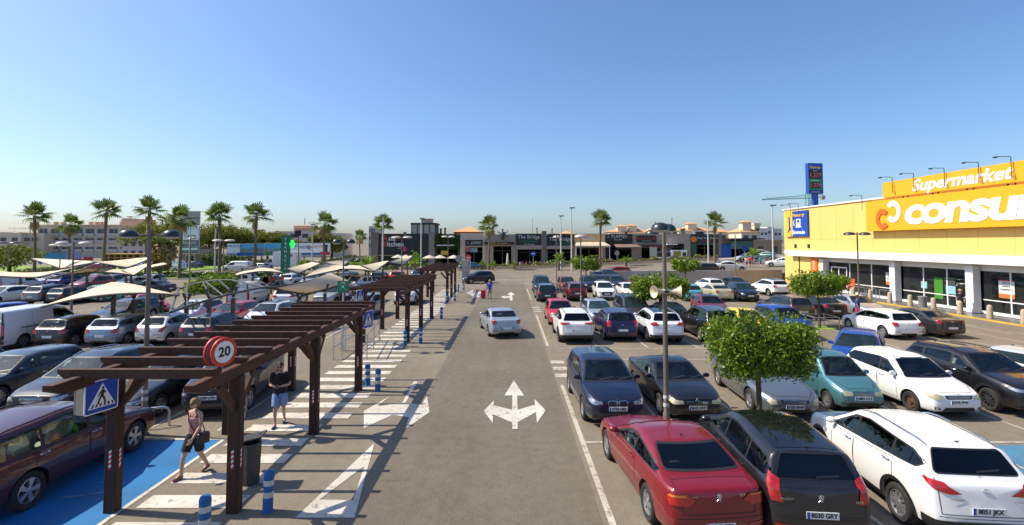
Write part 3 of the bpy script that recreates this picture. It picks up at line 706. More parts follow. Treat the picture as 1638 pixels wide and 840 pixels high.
KINDS={
 'red_coupe':('coupe',dict(style='coupe',doors=1,pillars=(2.95,),plate='8942 GJY',platez=.42,logo='rampant',privacy=True,spokes=5,words=[('407',.42,.9,.07),('coupe',-.42,.9,.045)],tail_poly=[(.45,.83),(.62,.93),(1.02,.92),(1.15,.86),(.98,.76),(.60,.75)],tail_amber=[(.62,.925),(1.02,.915),(1.10,.885),(.62,.885)])),
 'mpv_5008':('mpv',dict(style='mpv',plate='8030 GRY',platez=.63,logo='rampant',privacy=True,roofglass=True,words=[('PEUGEOT',-.55,.86,.05),('5008',.62,.84,.06)],tail_poly=[(.66,.80),(.90,.82),(1.10,1.10),(1.12,1.24),(.80,1.14)],spokes=7)),
 'white_suv':('suv',dict(style='suv',plate='8051 JKX',platez=.68,logo='oval',privacy=True,rails=chrome,clad=True,words=[('HYUNDAI',-.46,.84,.05),('TUCSON',.52,.84,.045)],tail_poly=[(.42,.93),(.62,.915),(.98,1.0),(1.28,1.12),(1.22,1.15),(.72,1.08)],spokes=10,antenna=True)),
 'blue_mpv':('mpvs',dict(style='mpv',front='kidney',logo='roundel',plate='6726 LBD',spokes=10,head_poly=[(.44,.68),(.66,.66),(1.0,.71),(1.25,.785),(1.0,.79),(.7,.78),(.48,.75)])),
 'black_cc':('cc',dict(lightseat=True,style='coupe',doors=1,pillars=(2.62,),plate='6635 DNY',logo='diamond',amber=True,spokes=5,head_poly=[(.40,.58),(.70,.56),(1.1,.64),(1.2,.69),(.80,.695),(.45,.66)])),
 'silver_coupe':('coupe',dict(style='coupe',doors=1,pillars=(2.95,),plate='5550 BWR',logo='star',amber=True,glassm=glass_t,head_poly=[(.50,.50),(.70,.48),(.90,.56),(.80,.635),(.56,.625)])),
 'city':('city',dict(lightseat=True,style='hatch',plate='5809 CYZ',logo='oval',amber=True,spokes=7,glassm=glass_t,head_poly=[(.32,.58),(.58,.57),(.66,.68),(.56,.715),(.34,.70)])),
 'sandero':('sandero',dict(style='hatch',plate='9176 FFW',rimstyle='steel',logo='oval',amber=True,glassm=glass,privacy=True,head_poly=[(.44,.63),(.66,.58),(1.0,.64),(1.25,.75),(1.0,.755),(.65,.75),(.5,.71)])),
 'black_suv':('suv',dict(style='suv',plate='4417 MCH',rails=black,clad=True,front='big',logo='oval',glassm=glass_t,head_poly=[(.5,.79),(.9,.79),(1.3,.86),(1.1,.88),(.55,.86)],spokes=10,rimstyle='dark')),
 'audi':('suv',dict(style='suv',plate='2140 LVT',rails=chrome,front='big',logo='rings',glassm=glass_t,head_poly=[(.52,.74),(.86,.74),(1.3,.83),(1.2,.865),(.60,.84)],spokes=10)),
 'dark_estate':('compact',dict(style='hatch',plate='3306 KZP',amber=True,glassm=glass_t,spokes=10,head_poly=[(.44,.60),(.80,.58),(1.2,.65),(1.1,.695),(.60,.69)])),
 'lynk':('suv',dict(style='suv',plate='1829 LXN',front='slim',logo='none',clad=False,glassm=glass_t,spokes=5,head_poly=[(.60,.70),(.86,.72),(.86,.80),(.62,.78)])),
 'volvo':('xc',dict(lightseat=True,style='wagon',rails=black,plate='1937 CKM',spokes=5,clad=False,glassm=glass_t,logo='oval')),
 'hatch':('hatch',dict(style='hatch',glassm=glass_t)),
 'hatch3':('hatch',dict(style='hatch',doors=1)),
 'hatch_br':('hatch',dict(style='hatch',blackroof=True)),
 'compact':('compact',dict(style='hatch')),
 'sedan':('sedan',dict(style='sedan')),
 'wagon':('wagon',dict(style='wagon',rails=black)),
 'suv':('suv',dict(style='suv',clad=True,rails=black)),
 'suv_plain':('suv',dict(style='suv',rails=chrome,roofglass=True,tail_poly=[(.46,.99),(.62,.94),(1.1,.98),(1.2,1.10),(.70,1.12)],privacy=True,clad=True)),
 'rav4':('suv',dict(style='suv',clad=True,rails=black,privacy=True,rimstyle='dark',tail_poly=[(.42,1.04),(.90,1.0),(1.3,1.06),(1.25,1.12),(.48,1.10)])),
 'csuv':('csuv',dict(style='suv',clad=True,front='big')),
 'bigsuv':('bigsuv',dict(style='suv',rails=chrome,privacy=True)),
 'mpv':('mpv',dict(style='mpv')),
 'mpvs':('mpvs',dict(style='mpv')),
 'scenic':('mpvs',dict(style='mpv',tail_poly=[(.66,.78),(.96,.80),(1.1,1.08),(.78,1.10)])),
 'minivan':('minivan',dict(style='mpv',rails=black)),
 'mini':('mini',dict(style='hatch',doors=1,tail_poly=[(.48,.74),(.70,.70),(1.1,.94),(1.05,.98),(.72,.94)])),
 'van':('van',dict(style='hatch',van=True,front='plain',tail_poly=[(.82,.75),(.98,.75),(.98,1.25),(.84,1.25)],rimstyle='cover')),
}
# ================================================================ WORLD, SUN, CAMERA
w=bpy.data.worlds.new('World'); scene.world=w; w.use_nodes=True; nt=w.node_tree
SUN=Vector((-2.5,.30,2.95)).normalized()
sk=nt.nodes.new('ShaderNodeTexSky'); sk.sky_type='NISHITA'; sk.sun_disc=False
sk.sun_elevation=math.asin(SUN.z); sk.sun_rotation=math.atan2(SUN.x,SUN.y); sk.air_density=SKYAIR; sk.dust_density=SKYDUST; sk.ozone_density=SKYOZ; sk.altitude=20
hs=nt.nodes.new('ShaderNodeHueSaturation'); hs.inputs['Saturation'].default_value=SKYSAT; nt.links.new(sk.outputs[0],hs.inputs['Color']); tn=nt.nodes.new('ShaderNodeMix'); tn.data_type='RGBA'; tn.blend_type='MULTIPLY'; tn.inputs['Factor'].default_value=1; tn.inputs['B'].default_value=SKYTINT; nt.links.new(hs.outputs[0],tn.inputs['A']); nt.links.new(tn.outputs['Result'],nt.nodes['Background'].inputs[0]); nt.nodes['Background'].inputs[1].default_value=SKYSTR
l=bpy.data.lights.new('sun','SUN'); l.energy=SUNSTR; l.angle=R(.5); l.color=(1,.90,.74); lo=bpy.data.objects.new('sun',l); C.objects.link(lo)
lo.rotation_euler=SUN.to_track_quat('Z','Y').to_euler(); lo.location=(0,0,60)
cam=bpy.data.cameras.new('camera'); cam.sensor_width=36; cam.lens=36*F/1638; cam.clip_end=5000; cam.clip_start=.1
cam.shift_y=-(420-CY)/1638; cam.shift_x=(819-CX)/1638
co=bpy.data.objects.new('camera',cam); C.objects.link(co); co.location=(0,0,CAMH); co.rotation_euler=(PI/2+PITCH,0,0); scene.camera=co
scene.view_settings.view_transform='Standard'; scene.view_settings.look='None'; scene.view_settings.exposure=EXPO; scene.view_settings.gamma=1
# ================================================================ GROUND
def hgt(x,y):
    if y<63.6: return 0.0
    h=min(2.6,max(0,(x-3)*.045)); 
    return h
m=MB()
xs=[-900,-400,-200,-120]+list(np.arange(-90,3,15))+[3]+list(np.arange(10,70,7))+[90,140,250,500,900]
ys=[-60,0,20,40,63.5,63.65,70,80,95,110,140,200,400,900,2500]
V=[(x,y,hgt(x,y)) for y in ys for x in xs]; n=len(xs)
m.add(V,[(j*n+i,j*n+i+1,(j+1)*n+i+1,(j+1)*n+i) for j in range(len(ys)-1) for i in range(n-1)])
asph=mat('asphalt',(.13,.118,.10),.92,spec=.3)
def asphalt_nodes(mm,c1,c2,c3):
    nt=mm.node_tree; b=nt.nodes['Principled BSDF']; L=nt.links.new
    tc=nt.nodes.new('ShaderNodeTexCoord')
    def noise(sc,det,ro=.6,st=None):
        n=nt.nodes.new('ShaderNodeTexNoise'); n.inputs['Scale'].default_value=sc; n.inputs['Detail'].default_value=det; n.inputs['Roughness'].default_value=ro
        if st:
            mp=nt.nodes.new('ShaderNodeMapping'); mp.inputs['Scale'].default_value=st; L(tc.outputs['Object'],mp.inputs[0]); L(mp.outputs[0],n.inputs[0])
        else: L(tc.outputs['Object'],n.inputs[0])
        return n
    def ramp(n,p0,c0,p1,c1):
        r=nt.nodes.new('ShaderNodeValToRGB'); e=r.color_ramp.elements; e[0].position=p0; e[0].color=lin(c0); e[1].position=p1; e[1].color=lin(c1); L(n.outputs['Fac'],r.inputs[0]); return r
    def mix(a,bb,fac,mode='MIX'):
        mx=nt.nodes.new('ShaderNodeMix'); mx.data_type='RGBA'; mx.blend_type=mode
        if isinstance(fac,float): mx.inputs['Factor'].default_value=fac
        else: L(fac,mx.inputs['Factor'])
        L(a,mx.inputs['A']); L(bb,mx.inputs['B']); return mx.outputs['Result']
    big=ramp(noise(.22,5,.55),.35,c1,.68,c2)
    streak=ramp(noise(.5,4,.6,(1.6,.10,1)),.4,(1,1,1),.75,(.80,.79,.78))
    col=mix(big.outputs[0],streak.outputs[0],.8,'MULTIPLY')
    fine=ramp(noise(38,3,.8),.28,(.62,.62,.62),.72,(1.42,1.40,1.36))
    col=mix(col,fine.outputs[0],1.0,'MULTIPLY')
    mid=ramp(noise(3.5,5,.7),.35,(.90,.90,.90),.66,(1.08,1.08,1.07))
    col=mix(col,mid.outputs[0],1.0,'MULTIPLY')
    # oil spots
    vo=nt.nodes.new('ShaderNodeTexNoise'); vo.inputs['Scale'].default_value=1.15; vo.inputs['Detail'].default_value=2; L(tc.outputs['Object'],vo.inputs[0])
    ro=nt.nodes.new('ShaderNodeValToRGB'); ro.color_ramp.elements[0].position=.70; ro.color_ramp.elements[0].color=(0,0,0,1); ro.color_ramp.elements[1].position=.80; ro.color_ramp.elements[1].color=(.55,.55,.55,1); L(vo.outputs['Fac'],ro.inputs[0])
    dk=nt.nodes.new('ShaderNodeRGB'); dk.outputs[0].default_value=lin(c3)
    col=mix(col,dk.outputs[0],ro.outputs[0])
    # fine cracks
    vc=nt.nodes.new('ShaderNodeTexVoronoi'); vc.feature='DISTANCE_TO_EDGE'; vc.inputs['Scale'].default_value=.28
    nw=noise(1.2,4); sc=nt.nodes.new('ShaderNodeVectorMath'); sc.operation='MULTIPLY_ADD'; sc.inputs[1].default_value=(1.6,1.6,0); L(nw.outputs['Color'],sc.inputs[0]); L(tc.outputs['Object'],sc.inputs[2]); L(sc.outputs[0],vc.inputs['Vector'])
    rc=nt.nodes.new('ShaderNodeValToRGB'); rc.color_ramp.elements[0].position=.0; rc.color_ramp.elements[0].color=(.55,.55,.55,1); rc.color_ramp.elements[1].position=.005; rc.color_ramp.elements[1].color=(1,1,1,1); L(vc.outputs['Distance'],rc.inputs[0])
    col=mix(col,rc.outputs[0],.4,'MULTIPLY')
    L(col,b.inputs['Base Color'])
    bp=nt.nodes.new('ShaderNodeBump'); bp.inputs['Strength'].default_value=.25; bp.inputs['Distance'].default_value=.01; L(noise(60,3,.8).outputs['Fac'],bp.inputs['Height']); L(bp.outputs[0],b.inputs['Normal'])
asphalt_nodes(asph,(.174,.148,.112),(.216,.186,.143),(.05,.045,.04))
tag(m.build('ground',[asph]),kind='structure')
lane=mat('lane_asphalt',(.12,.11,.1),.92,spec=.3); asphalt_nodes(lane,(.132,.114,.088),(.164,.143,.111),(.05,.045,.04))
m=MB(); m.sheet([(-2.9,-20),(1.72,-20),(1.72,66),(-2.9,66)],.004); tag(m.build('lane_surface',[lane]),kind='structure')
# ---- painted markings
def paintmat(name,col,wear=.5):
    m=bpy.data.materials.new(name); m.use_nodes=True; nt=m.node_tree; b=nt.nodes['Principled BSDF']; L=nt.links.new
    b.inputs['Roughness'].default_value=.75
    tc=nt.nodes.new('ShaderNodeTexCoord'); n=nt.nodes.new('ShaderNodeTexNoise'); n.inputs['Scale'].default_value=5; n.inputs['Detail'].default_value=9; n.inputs['Roughness'].default_value=.75; L(tc.outputs['Object'],n.inputs[0])
    r=nt.nodes.new('ShaderNodeValToRGB'); e=r.color_ramp.elements; e[0].position=wear-.08; e[0].color=(.16,.145,.12,1); e[1].position=wear+.04; e[1].color=lin(col); L(n.outputs[0],r.inputs[0])
    n2=nt.nodes.new('ShaderNodeTexNoise'); n2.inputs['Scale'].default_value=.9; n2.inputs['Detail'].default_value=5; L(tc.outputs['Object'],n2.inputs[0])
    r2=nt.nodes.new('ShaderNodeValToRGB'); e=r2.color_ramp.elements; e[0].position=.3; e[0].color=(.72,.70,.66,1); e[1].position=.65; e[1].color=(1,1,1,1); L(n2.outputs[0],r2.inputs[0])
    mx=nt.nodes.new('ShaderNodeMix'); mx.data_type='RGBA'; mx.blend_type='MULTIPLY'; mx.inputs['Factor'].default_value=1; L(r.outputs[0],mx.inputs['A']); L(r2.outputs[0],mx.inputs['B'])
    L(mx.outputs['Result'],b.inputs['Base Color']); return m
wpaint=paintmat('road_white_paint',(.60,.565,.49),.425); wpaint_old=paintmat('worn_white_paint',(.50,.46,.38),.45); bpaint=paintmat('blue_bay_paint',(.004,.155,.40),.33); bpaint2=paintmat('faded_blue_bay_paint',(.06,.20,.33),.42); ypaint=paintmat('yellow_kerb_paint',(.6,.38,.04),.35)
def marking(name,polys,m_,z=.008):
    m=MB()
    for i,p in enumerate(polys): m.sheet([(q[0],q[1]) for q in p],z+.0009*(i%7))
    return tag(m.build(name,[m_],fix=False),kind='structure')
def P(*pts): return [at(x,y) for x,y in pts]
def lineP(p,q,w):
    a=Vector(p[:2]); b=Vector(q[:2]); d=(b-a).normalized(); n=Vector((-d.y,d.x))*w/2
    return [a+n,a-n,b-n,b+n]
# zebra crossing along the covered walkway
z=[]
y0=9.05
k=0
while y0+k*1.0<57:
    y=y0+k*1.0; x1=-5.35-.012*max(0,y-40); x0=-7.35-.012*max(0,y-40)
    if 9.5<y<24.6: x1+=.55 if y>14.5 else .0
    z.append([(x0,y),(x1,y),(x1,y+.5),(x0,y+.5)]); k+=1
marking('zebra_crossing',z,wpaint)
# give-way triangle
marking('yield_marking',[P((599,709),(472,829),(511,800)),P((599,709),(511,800),(583,746)),P((599,709),(583,746),(565,801),(567,829)),P((472,829),(567,829),(565,801),(511,800))],wpaint)
# arrows
marking('lane_arrow_marking',[P((582,658),(624,634),(604,650),(646,645)),P((582,658),(646,645),(628,664),(582,685)),P((662,611),(668,611),(649,644),(643,645)),P((646,645),(674,648),(654,668),(628,664)),P((674,648),(683,634),(687,660),(648,687),(654,668))],wpaint)
marking('lane_arrow_marking',[P((822,609),(838,633),(807,633)),P((819.5,633),(827,633),(828,654),(819,654)),P((790,649),(819,656),(819,676),(788,663)),P((774,658),(790,641),(788,677)),P((828,656),(856,648),(857,660),(828,676)),P((855,639),(873,657),(859,677)),P((819,654),(828,654),(828,687),(819.5,687))],wpaint)
marking('lane_arrow_marking',[P((745,469),(757,464),(756,472)),P((752,470),(765,466),(767,470),(755,474)),P((760,469),(768,475),(754,477)),P((766,467),(771,467),(763,474),(758,474))],wpaint)
marking('lane_arrow_marking',[P((817,467),(824,472),(811,472)),P((815.5,472),(819.5,472),(820,481),(815.5,481)),P((801,475),(808,473),(808,478)),P((806,474.6),(816,474),(816,477),(806,476.6))],wpaint)
# bay lines, right-hand side
def XY(*pts): return [Vector((x,y)) for x,y in pts]
L1=[lineP((1.90,3),(1.90,18.6),.13),lineP((1.90,25.5),(1.90,36.5),.12),lineP((1.92,46),(1.92,57),.12)]
for yy in (19.6,20.7,21.8): L1.append([(1.78,yy),(2.35,yy),(2.35,yy+.55),(1.78,yy+.55)])
for yy in (38,39.2,40.4): L1.append([(1.8,yy),(2.4,yy),(2.4,yy+.6),(1.8,yy+.6)])
marking('lane_edge_line',L1,wpaint_old)
bl=[lineP((1.97,13.3),(33,13.3),.10),lineP((2.4,24.9),(28,24.9),.08),lineP((2.4,30.0),(28,30.0),.08),lineP((4.8,22.6),(12,22.6),.08),lineP((2.0,42.0),(26,42.0),.08),lineP((2.0,48),(26,48),.08)]
for i in range(12):
    x=4.35+i*2.5
    bl+= [lineP((x,8.3),(x,13.25),.09),lineP((x,13.35),(x,18.4),.09),lineP((x,25),(x,29.95),.09),lineP((x,30.05),(x,35),.09),lineP((x,43),(x,47.9),.09),lineP((x,48.1),(x,53),.09)]
marking('bay_line',bl,wpaint_old,.0085)
marking('blue_bay',[[(11.2,8.2),(30,8.2),(30,13.1),(11.2,13.1)]],bpaint2,.006)
marking('bay_line',[lineP((x,8.2),(x,13.1),.1) for x in (13.7,16.3,18.9)],wpaint_old,.0105)
# left: blue disabled bay, with white border
marking('blue_bay',[[(-12.2,5),(-7.62,5),(-7.62,13.42),(-12.2,13.42)]],bpaint,.006)
marking('bay_line',[lineP((-7.58,4),(-7.58,13.5),.10),lineP((-12.2,13.5),(-7.5,13.5),.10)],wpaint,.0095)
marking('wheelchair_marking',[lineP((-8.75,10.55),(-8.35,10.75),.08),lineP((-8.35,10.75),(-8.25,10.35),.08),lineP((-9.15,10.45),(-8.75,10.55),.08),lineP((-8.9,11.1),(-8.6,11.2),.08)],paintmat('faded_symbol',(.12,.27,.45),.5),.0095)
bl=[]
for i in range(9):
    x=-10.1-i*2.5-(.0 if i else 0)
    bl+=[lineP((x,14.3),(x,18.8),.09),lineP((x,24.3),(x,29),.09),lineP((x,29.1),(x,34),.09),lineP((x,41),(x,46),.09)]
bl+=[lineP((-8.1,14.1),(-8.1,18.8),.09),lineP((-7.5,23.2),(-3,23.2),.06)]
marking('bay_line',bl,wpaint_old,.0085)
# right: pavement in front of the shop, a real kerb
XW=33.6; XK=32.0
tile=mat('terrazzo_pavement',(.13,.12,.115),.3,var=.12,scale=3)
m=MB(); m.box(((XK+XW)/2+.1,36,.06),(XW-XK+.2,50.6,.12)); tag(m.build('pavement',[tile]),kind='structure')
m=MB(); m.box((XK-.06,36,.055),(.12,50.6,.11)); tag(m.build('kerb',[ypaint]),kind='structure')
marking('lane_edge_line',[lineP((28.8,29),(28.8,34.5),.12)],wpaint_old)
# left verge: grass strip with kerbs, road beyond
grassm=mat('verge_grass',(.13,.24,.02),.9,col2=(.22,.34,.03),scale=2)
m=MB(); m.box((-82,76.5,.05),(116,9,.1)); tag(m.build('grass_verge',[grassm]),kind='structure')
m=MB(); m.box((-100,97,.06),(82,30,.12)); tag(m.build('lawn',[grassm]),kind='structure')
conc=mat('kerb_concrete',(.42,.39,.34),.85,var=.15,scale=2)
m=MB(); m.box((-82,71.9,.07),(116,.2,.14)); m.box((-82,81.1,.07),(116,.2,.14)); m.box((-18,104,.1),(52,.3,.2)); tag(m.build('kerb',[conc]),kind='structure')
sand=mat('pale_paving',(.36,.31,.24),.9,var=.15,scale=.6)
V=[];xs=[-60,3,10,20,30,40,55,80]
m=MB(); V=[(x,y,hgt(x,104)+.10) for y in (100.5,150) for x in xs]; n=len(xs); m.add(V,[(i,i+1,n+i+1,n+i) for i in range(n-1)]); V=[(x,100.5,hgt(x,104)+z) for z in (-.3,.10) for x in xs]; m.add(V,[(i,i+1,n+i+1,n+i) for i in range(n-1)]); tag(m.build('pavement',[sand]),kind='structure')
m=MB(); m.sheet([(-7.8,64.5),(2.5,64.5),(2.5,64.75),(-7.8,64.75)],.008); m.sheet([(-30,71),(6,71),(6,71.2),(-30,71.2)],.008); tag(m.build('stop_line',[wpaint_old]),kind='structure')
# raised road behind the retaining wall: parapet wall
wallm=mat('grey_render_wall',(.42,.40,.39),.9,var=.06,scale=1.2); tanm=mat('tan_render_wall',(.46,.36,.24),.9,var=.08,scale=1.2)
m=MB(); m.prism([(10,0),(28,0),(28,1.78),(10,1.62)],63.5,63.75); tag(m.build('parapet_wall',[wallm]),'long low grey rendered wall behind the last row of parked cars','wall')
m=MB(); m.prism([(28.02,0),(34.4,0),(34.4,1.84),(28.02,1.78)],63.5,63.75); tag(m.build('parapet_wall',[tanm]),'short tan section of low wall meeting the yellow supermarket corner','wall')
# ================================================================ SUPERMARKET
yel=mat('yellow_cladding',(.78,.53,.15),.75,var=.05,scale=.5,stretch=(1,1,.15)); org=mat('orange_sign',(.85,.385,.008),.5); whi=mat('white_render',(.78,.77,.74),.7,var=.05,scale=.8)
signw=mat('white_lettering',(.82,.82,.80),.5); redor=mat('red_orange_lettering',(.85,.13,.01),.5); blu=mat('sign_blue',(.01,.06,.38),.5); grn=mat('sign_green',(.01,.25,.10),.5); yellow=mat('sign_yellow',(.85,.50,.03),.5)
shopglass=mat('shop_glass',(.010,.014,.014),.03,ior=1.6,col2=(.03,.035,.033),scale=.35,detail=3); inside=mat('shop_interior',(.03,.028,.025),.9)
Y1=61.3; Y0=10.0
st=thing('supermarket','long yellow supermarket building with orange signs and glazed front','supermarket',(XW,(Y0+Y1)/2,0))
def rel(o): o.parent=st; o.location=Vector(o.location)-Vector((XW,(Y0+Y1)/2,0)); return o
m=MB(); m.box((XW+15,(Y0+Y1)/2,6.75),(30,Y1-Y0,4.9)); m.box((XW+15.9,(Y0+Y1)/2,2.15),(28.2,Y1-Y0-.02,4.29)); m.box((XW+.5,57.9,2.15),(1.0,6.78,4.28))
for yy in np.arange(Y0+2.5,Y1,2.6): m.box((XW-.003,yy,6.8),(.014,.035,4.7),mi=2)
for yy in (58.9,56.3): m.box((XW-.02,yy,4.85),(.06,.45,.45),mi=1)
m.box((XW-.05,58.2,2.2),(.08,.08,3.6),mi=1)
m.box((XW-.004,(Y0+Y1)/2,5.6),(.012,Y1-Y0-.2,.03),mi=2); rel(m.build('wall',[yel,black,mat('cladding_joint',(.62,.42,.12),.8)]))
m=MB(); m.box((XW+15,(Y0+Y1)/2,9.27),(30.25,Y1-Y0+.25,.14)); rel(m.build('parapet_cap',[whi]))
m=MB(); m.box((XW-.25,(Y0+59.6)/2,4.02),(.6,59.6-Y0,.62)); m.box((XW+.02,60.4,4.1),(.12,1.75,.5)); rel(m.build('canopy',[whi]))
# recessed glazed front
xg=XW+.7
m=MB(); m.box((xg+.2,(Y0+54.5)/2,3.45),(.5,54.5-Y0,.52)); 
m.box((XW+.35,54.2,1.75),(.68,.6,3.5))
pillars=[44.2,36.8,29.9,23,16]
for yy in pillars: m.box((XW+.3,yy,1.85),(.55,.62,3.4))
m.box((xg+.0,(Y0+54)/2,.22),(.3,54-Y0,.2)); rel(m.build('shopfront',[whi]))
m=MB(); m.box((xg+.5,(Y0+54.5)/2,1.7),(.04,54.5-Y0,3.2)); 
rel(m.build('interior_backing',[inside]))
edges=[54.0]+pillars
for a,b in zip(edges[:-1],edges[1:]):
    n=3; a2,b2=a-.35,b+.35
    for i in range(n):
        y1=a2-(a2-b2)*i/n; y2=a2-(a2-b2)*(i+1)/n
        m=MB(); m.box((xg+.02,(y1+y2)/2,1.76),(.03,abs(y1-y2)-.10,2.88)); o=rel(m.build('window',[shopglass]))
        m=MB(); m.box((xg-.01,(y1+y2)/2,1.12),(.06,abs(y1-y2)-.08,.07)); 
        m.box((xg,y2,1.76),(.10,.09,2.88)); f=m.build('window_frame',[whi],o)
# sliding entrance door in the first bay
m=MB(); 
for yy in (53.4,52.2,51.0): m.box((xg-.09,yy,1.4),(.07,.10,2.5))
m.box((xg-.09,52.2,2.68),(.07,2.5,.12)); m.box((xg-.09,52.2,.35),(.07,2.5,.18)); rel(m.build('door',[whi]))
# posters behind the glass
def poster(yc,zc,w,h,cols,label):
    m=MB(); k=len(cols)
    for i,(c,f0,f1) in enumerate(cols): m.box((xg-.02-.004*i,yc,zc-h/2+h*(f0+f1)/2),(.02,w,h*(f1-f0)),mi=i)
    return tag(m.build('poster',[c for c,_,_ in cols]),label,'poster')
pw=mat('poster_white',(.62,.63,.60),.6); po=mat('poster_orange',(.55,.16,.03),.6); pr=mat('poster_red',(.5,.05,.04),.6); pb=mat('poster_pale_blue',(.25,.50,.58),.6); pg=mat('poster_green',(.05,.22,.02),.6); dkg=mat('dark_text',(.06,.06,.06),.6)
def ptext(o,lines,yc,z,size,m_):
    for i,t in enumerate(lines): text('lettering',t,size,m_,(xg-.045,yc,z-i*size*1.25),FACEX,o,extr=.004)
o=poster(45.3,2.0,1.0,1.15,[(pw,.25,1),(po,0,.25),(pr,.95,1)],'white and orange shop poster in the window left of the lamp pillar'); ptext(o,['Esta es','nuestra','cooperativa'],45.3,2.4,.17,dkg)
o=poster(34.7,2.0,1.1,1.25,[(pw,.25,1),(po,0,.25),(pr,.95,1)],'white and orange shop poster in the window nearest the photo edge'); ptext(o,['Esta es','nuestra','cooperativa'],34.7,2.45,.18,dkg)
poster(41.6,1.75,.6,.55,[(pb,0,1)],'small pale blue poster alone in the middle shop window'); poster(37.2,1.75,.8,.8,[(pb,0,1)],'pale blue poster under a framed picture in the shop window') if False else None
poster(39.1,1.55,.85,.62,[(pb,0,1)],'pale blue poster under a dark framed picture in the shop window'); poster(39.1,2.2,.85,.62,[(dkg,0,1),(pg,.9,1)],'dark framed picture above a pale blue poster in shop window')
poster(40.2,1.6,.8,1.7,[(pg,0,1)],'tall green panel standing behind the middle shop window'); poster(32.6,.85,1.0,.65,[(pb,0,1)],'pale blue poster low in the shop window at the photo edge')
# orange wall sign (low) by the entrance
s=thing('wall_sign','small orange hanging sign with vertical white letters by entrance','sign',(XW,55.3,2.8)); m=MB(); m.box((-.08,0,0),(.12,1.15,1.55)); m.build('sign_panel',[mat('deep_orange',(.75,.17,.01),.5)],s); text('lettering','AVIA',.5,signw,(-.15,-.05,0),(PI/2,PI/2*-1,-PI/2),s,extr=.005)
# big consum sign
s=thing('shop_sign','huge orange sign with giant white lettering and double curl emblem','sign',(XW-.35,33.55,7.65))
m=MB(); m.box((0,-1.45,0),(.5,28.4,2.7)); m.build('sign_panel',[org],s)
def signtext(st_,size,m_,y,z,par,off=.03,shear=.12,sx=1.0,xf=-.27,al='LEFT',sp=1.0):
    return text('lettering',st_,size,m_,(xf,y,z),FACEX,par,extr=.012,shear=shear,off=off,align=al,sx=sx,spacing=sp)
signtext('consum',3.0,signw,8.35,.10,s,off=.105,sx=1.42,sp=.92,shear=.16)
def arc(par,name,yc,zc,r,w,a0,a1,m_,xf):
    m=MB(); n=22; V=[];
    for i in range(n+1):
        a=a0+(a1-a0)*i/n
        for rr in (r-w/2,r+w/2):
            for x in (xf,xf-.02): V.append((x,yc-rr*math.cos(a),zc+rr*math.sin(a)*1.12))
    fs=[]
    for i in range(n):
        for q in ((0,1,3,2),): pass
        b=i*4; fs+=[(b+1,b+3,b+7,b+5),(b,b+1,b+5,b+4),(b+2,b+3,b+7,b+6)]
    m.add(V,fs); return m.build(name,[m_],par)
arc(s,'emblem',9.45,.26,.64,.42,R(-140),R(140),signw,-.27)
arc(s,'emblem',10.65,-.32,.60,.42,R(40),R(320),redor,-.30)
# upper Supermarket sign on posts
s=thing('shop_sign','orange Supermarket lettered sign raised on posts above the roof','sign',(XW-.2,34,9.9))
m=MB(); m.box((0,-2.6,0),(.25,26.2,1.34)); m.build('sign_panel',[org],s)
m=MB()
for yy in np.arange(8.6,-14,-3.0): m.box((.2,yy,-.75),(.1,.1,.6)); m.box((.2,yy-.5,-.75),(.1,.1,.6))
m.build('sign_posts',[black],s)
signtext('Supermarket',1.28,signw,7.25,-.02,s,off=.034,shear=.25,sx=1.23,xf=-.14)
# gooseneck sign lamps
lm=MB(); lm.tube([(0,0,-.9),(0,0,.42),(-.02,0,.5),(-1.0,0,.5)],.025,5); lm.box((-1.05,0,.45),(.2,.12,.09)); lme=lm.mesh('sign_lamp',[black])
def lampat(y,z,lab,n): o=link('sign_lamp',lme,None,(XW-.45,y,z)); tag(o,lab,'sign lamp','sign lamps on the supermarket')
for i,yy in enumerate((43.2,40.9,38.0,35.2,32.9)): 
    lampat(yy,10.42,['first thin black sign lamp over the left end of Supermarket board','sign lamp above the capital S of the Supermarket board','sign lamp above the letters pe of the Supermarket board','sign lamp above the letters ma of the Supermarket board','sign lamp above the letters et of the Supermarket board'][i],i)
lampat(47.0,9.2,'black sign lamp at the left end of the biggest orange board',5); lampat(59.0,9.2,'black sign lamp above the blue Entrada fuel board',6); lampat(57.4,9.25,'short black sign lamp right of the Entrada board lamp',7)
# fuel entrance board
s=thing('fuel_sign','blue and yellow Entrada board with fuel pump and arrow on wall','sign',(XW-.12,58.6,7.45)); s.scale=(1,1.28,.88); m=MB(); m.box((0,-.6,0),(.2,2.7,3.35),mi=0); m.box((-.004,1.15,0),(.2,.9,3.35),mi=1); m.prism([(.7,1.66),(.95,1.66),(.78,.6),(.70,0),(.62,-.8),(.55,-1.66),(.38,-1.66),(.38,1.66)][::-1],-.108,-.10,'yz',mi=1)
m.build('sign_panel',[blu,yellow],s)
m=MB(); m.prism([(1.25,-1.3),(1.0,-.55),(1.02,1.0),(.78,1.0),(.76,-.55),(.55,-.55)],-.125,-.112,'yz'); m.build('arrow',[blu],s)
m=MB(); m.prism([(-.25,-.35),(-.25,.55),(-.32,.62),(-.85,.62),(-.92,.55),(-.92,-.35)],-.125,-.105,'yz'); m.prism([(-.12,-.5),(-.12,-.36),(-1.05,-.36),(-1.05,-.5)],-.125,-.105,'yz'); m.tube([(-.115,-.15,-.2),(-.115,.12,-.2),(-.115,.15,.35),(-.115,-.02,.5)],.05,5); m.prism([(-.38,.15),(-.38,.48),(-.78,.48),(-.78,.15)],-.14,-.126,'yz',mi=1); m.build('pump_symbol',[signw,blu],s)
text('lettering','Plenergy',.55,yellow,(-.115,-.55,1.12),FACEX,s,extr=.01,off=.012); text('lettering','Entrada',.62,signw,(-.115,-.6,-1.15),FACEX,s,extr=.01,off=.02)
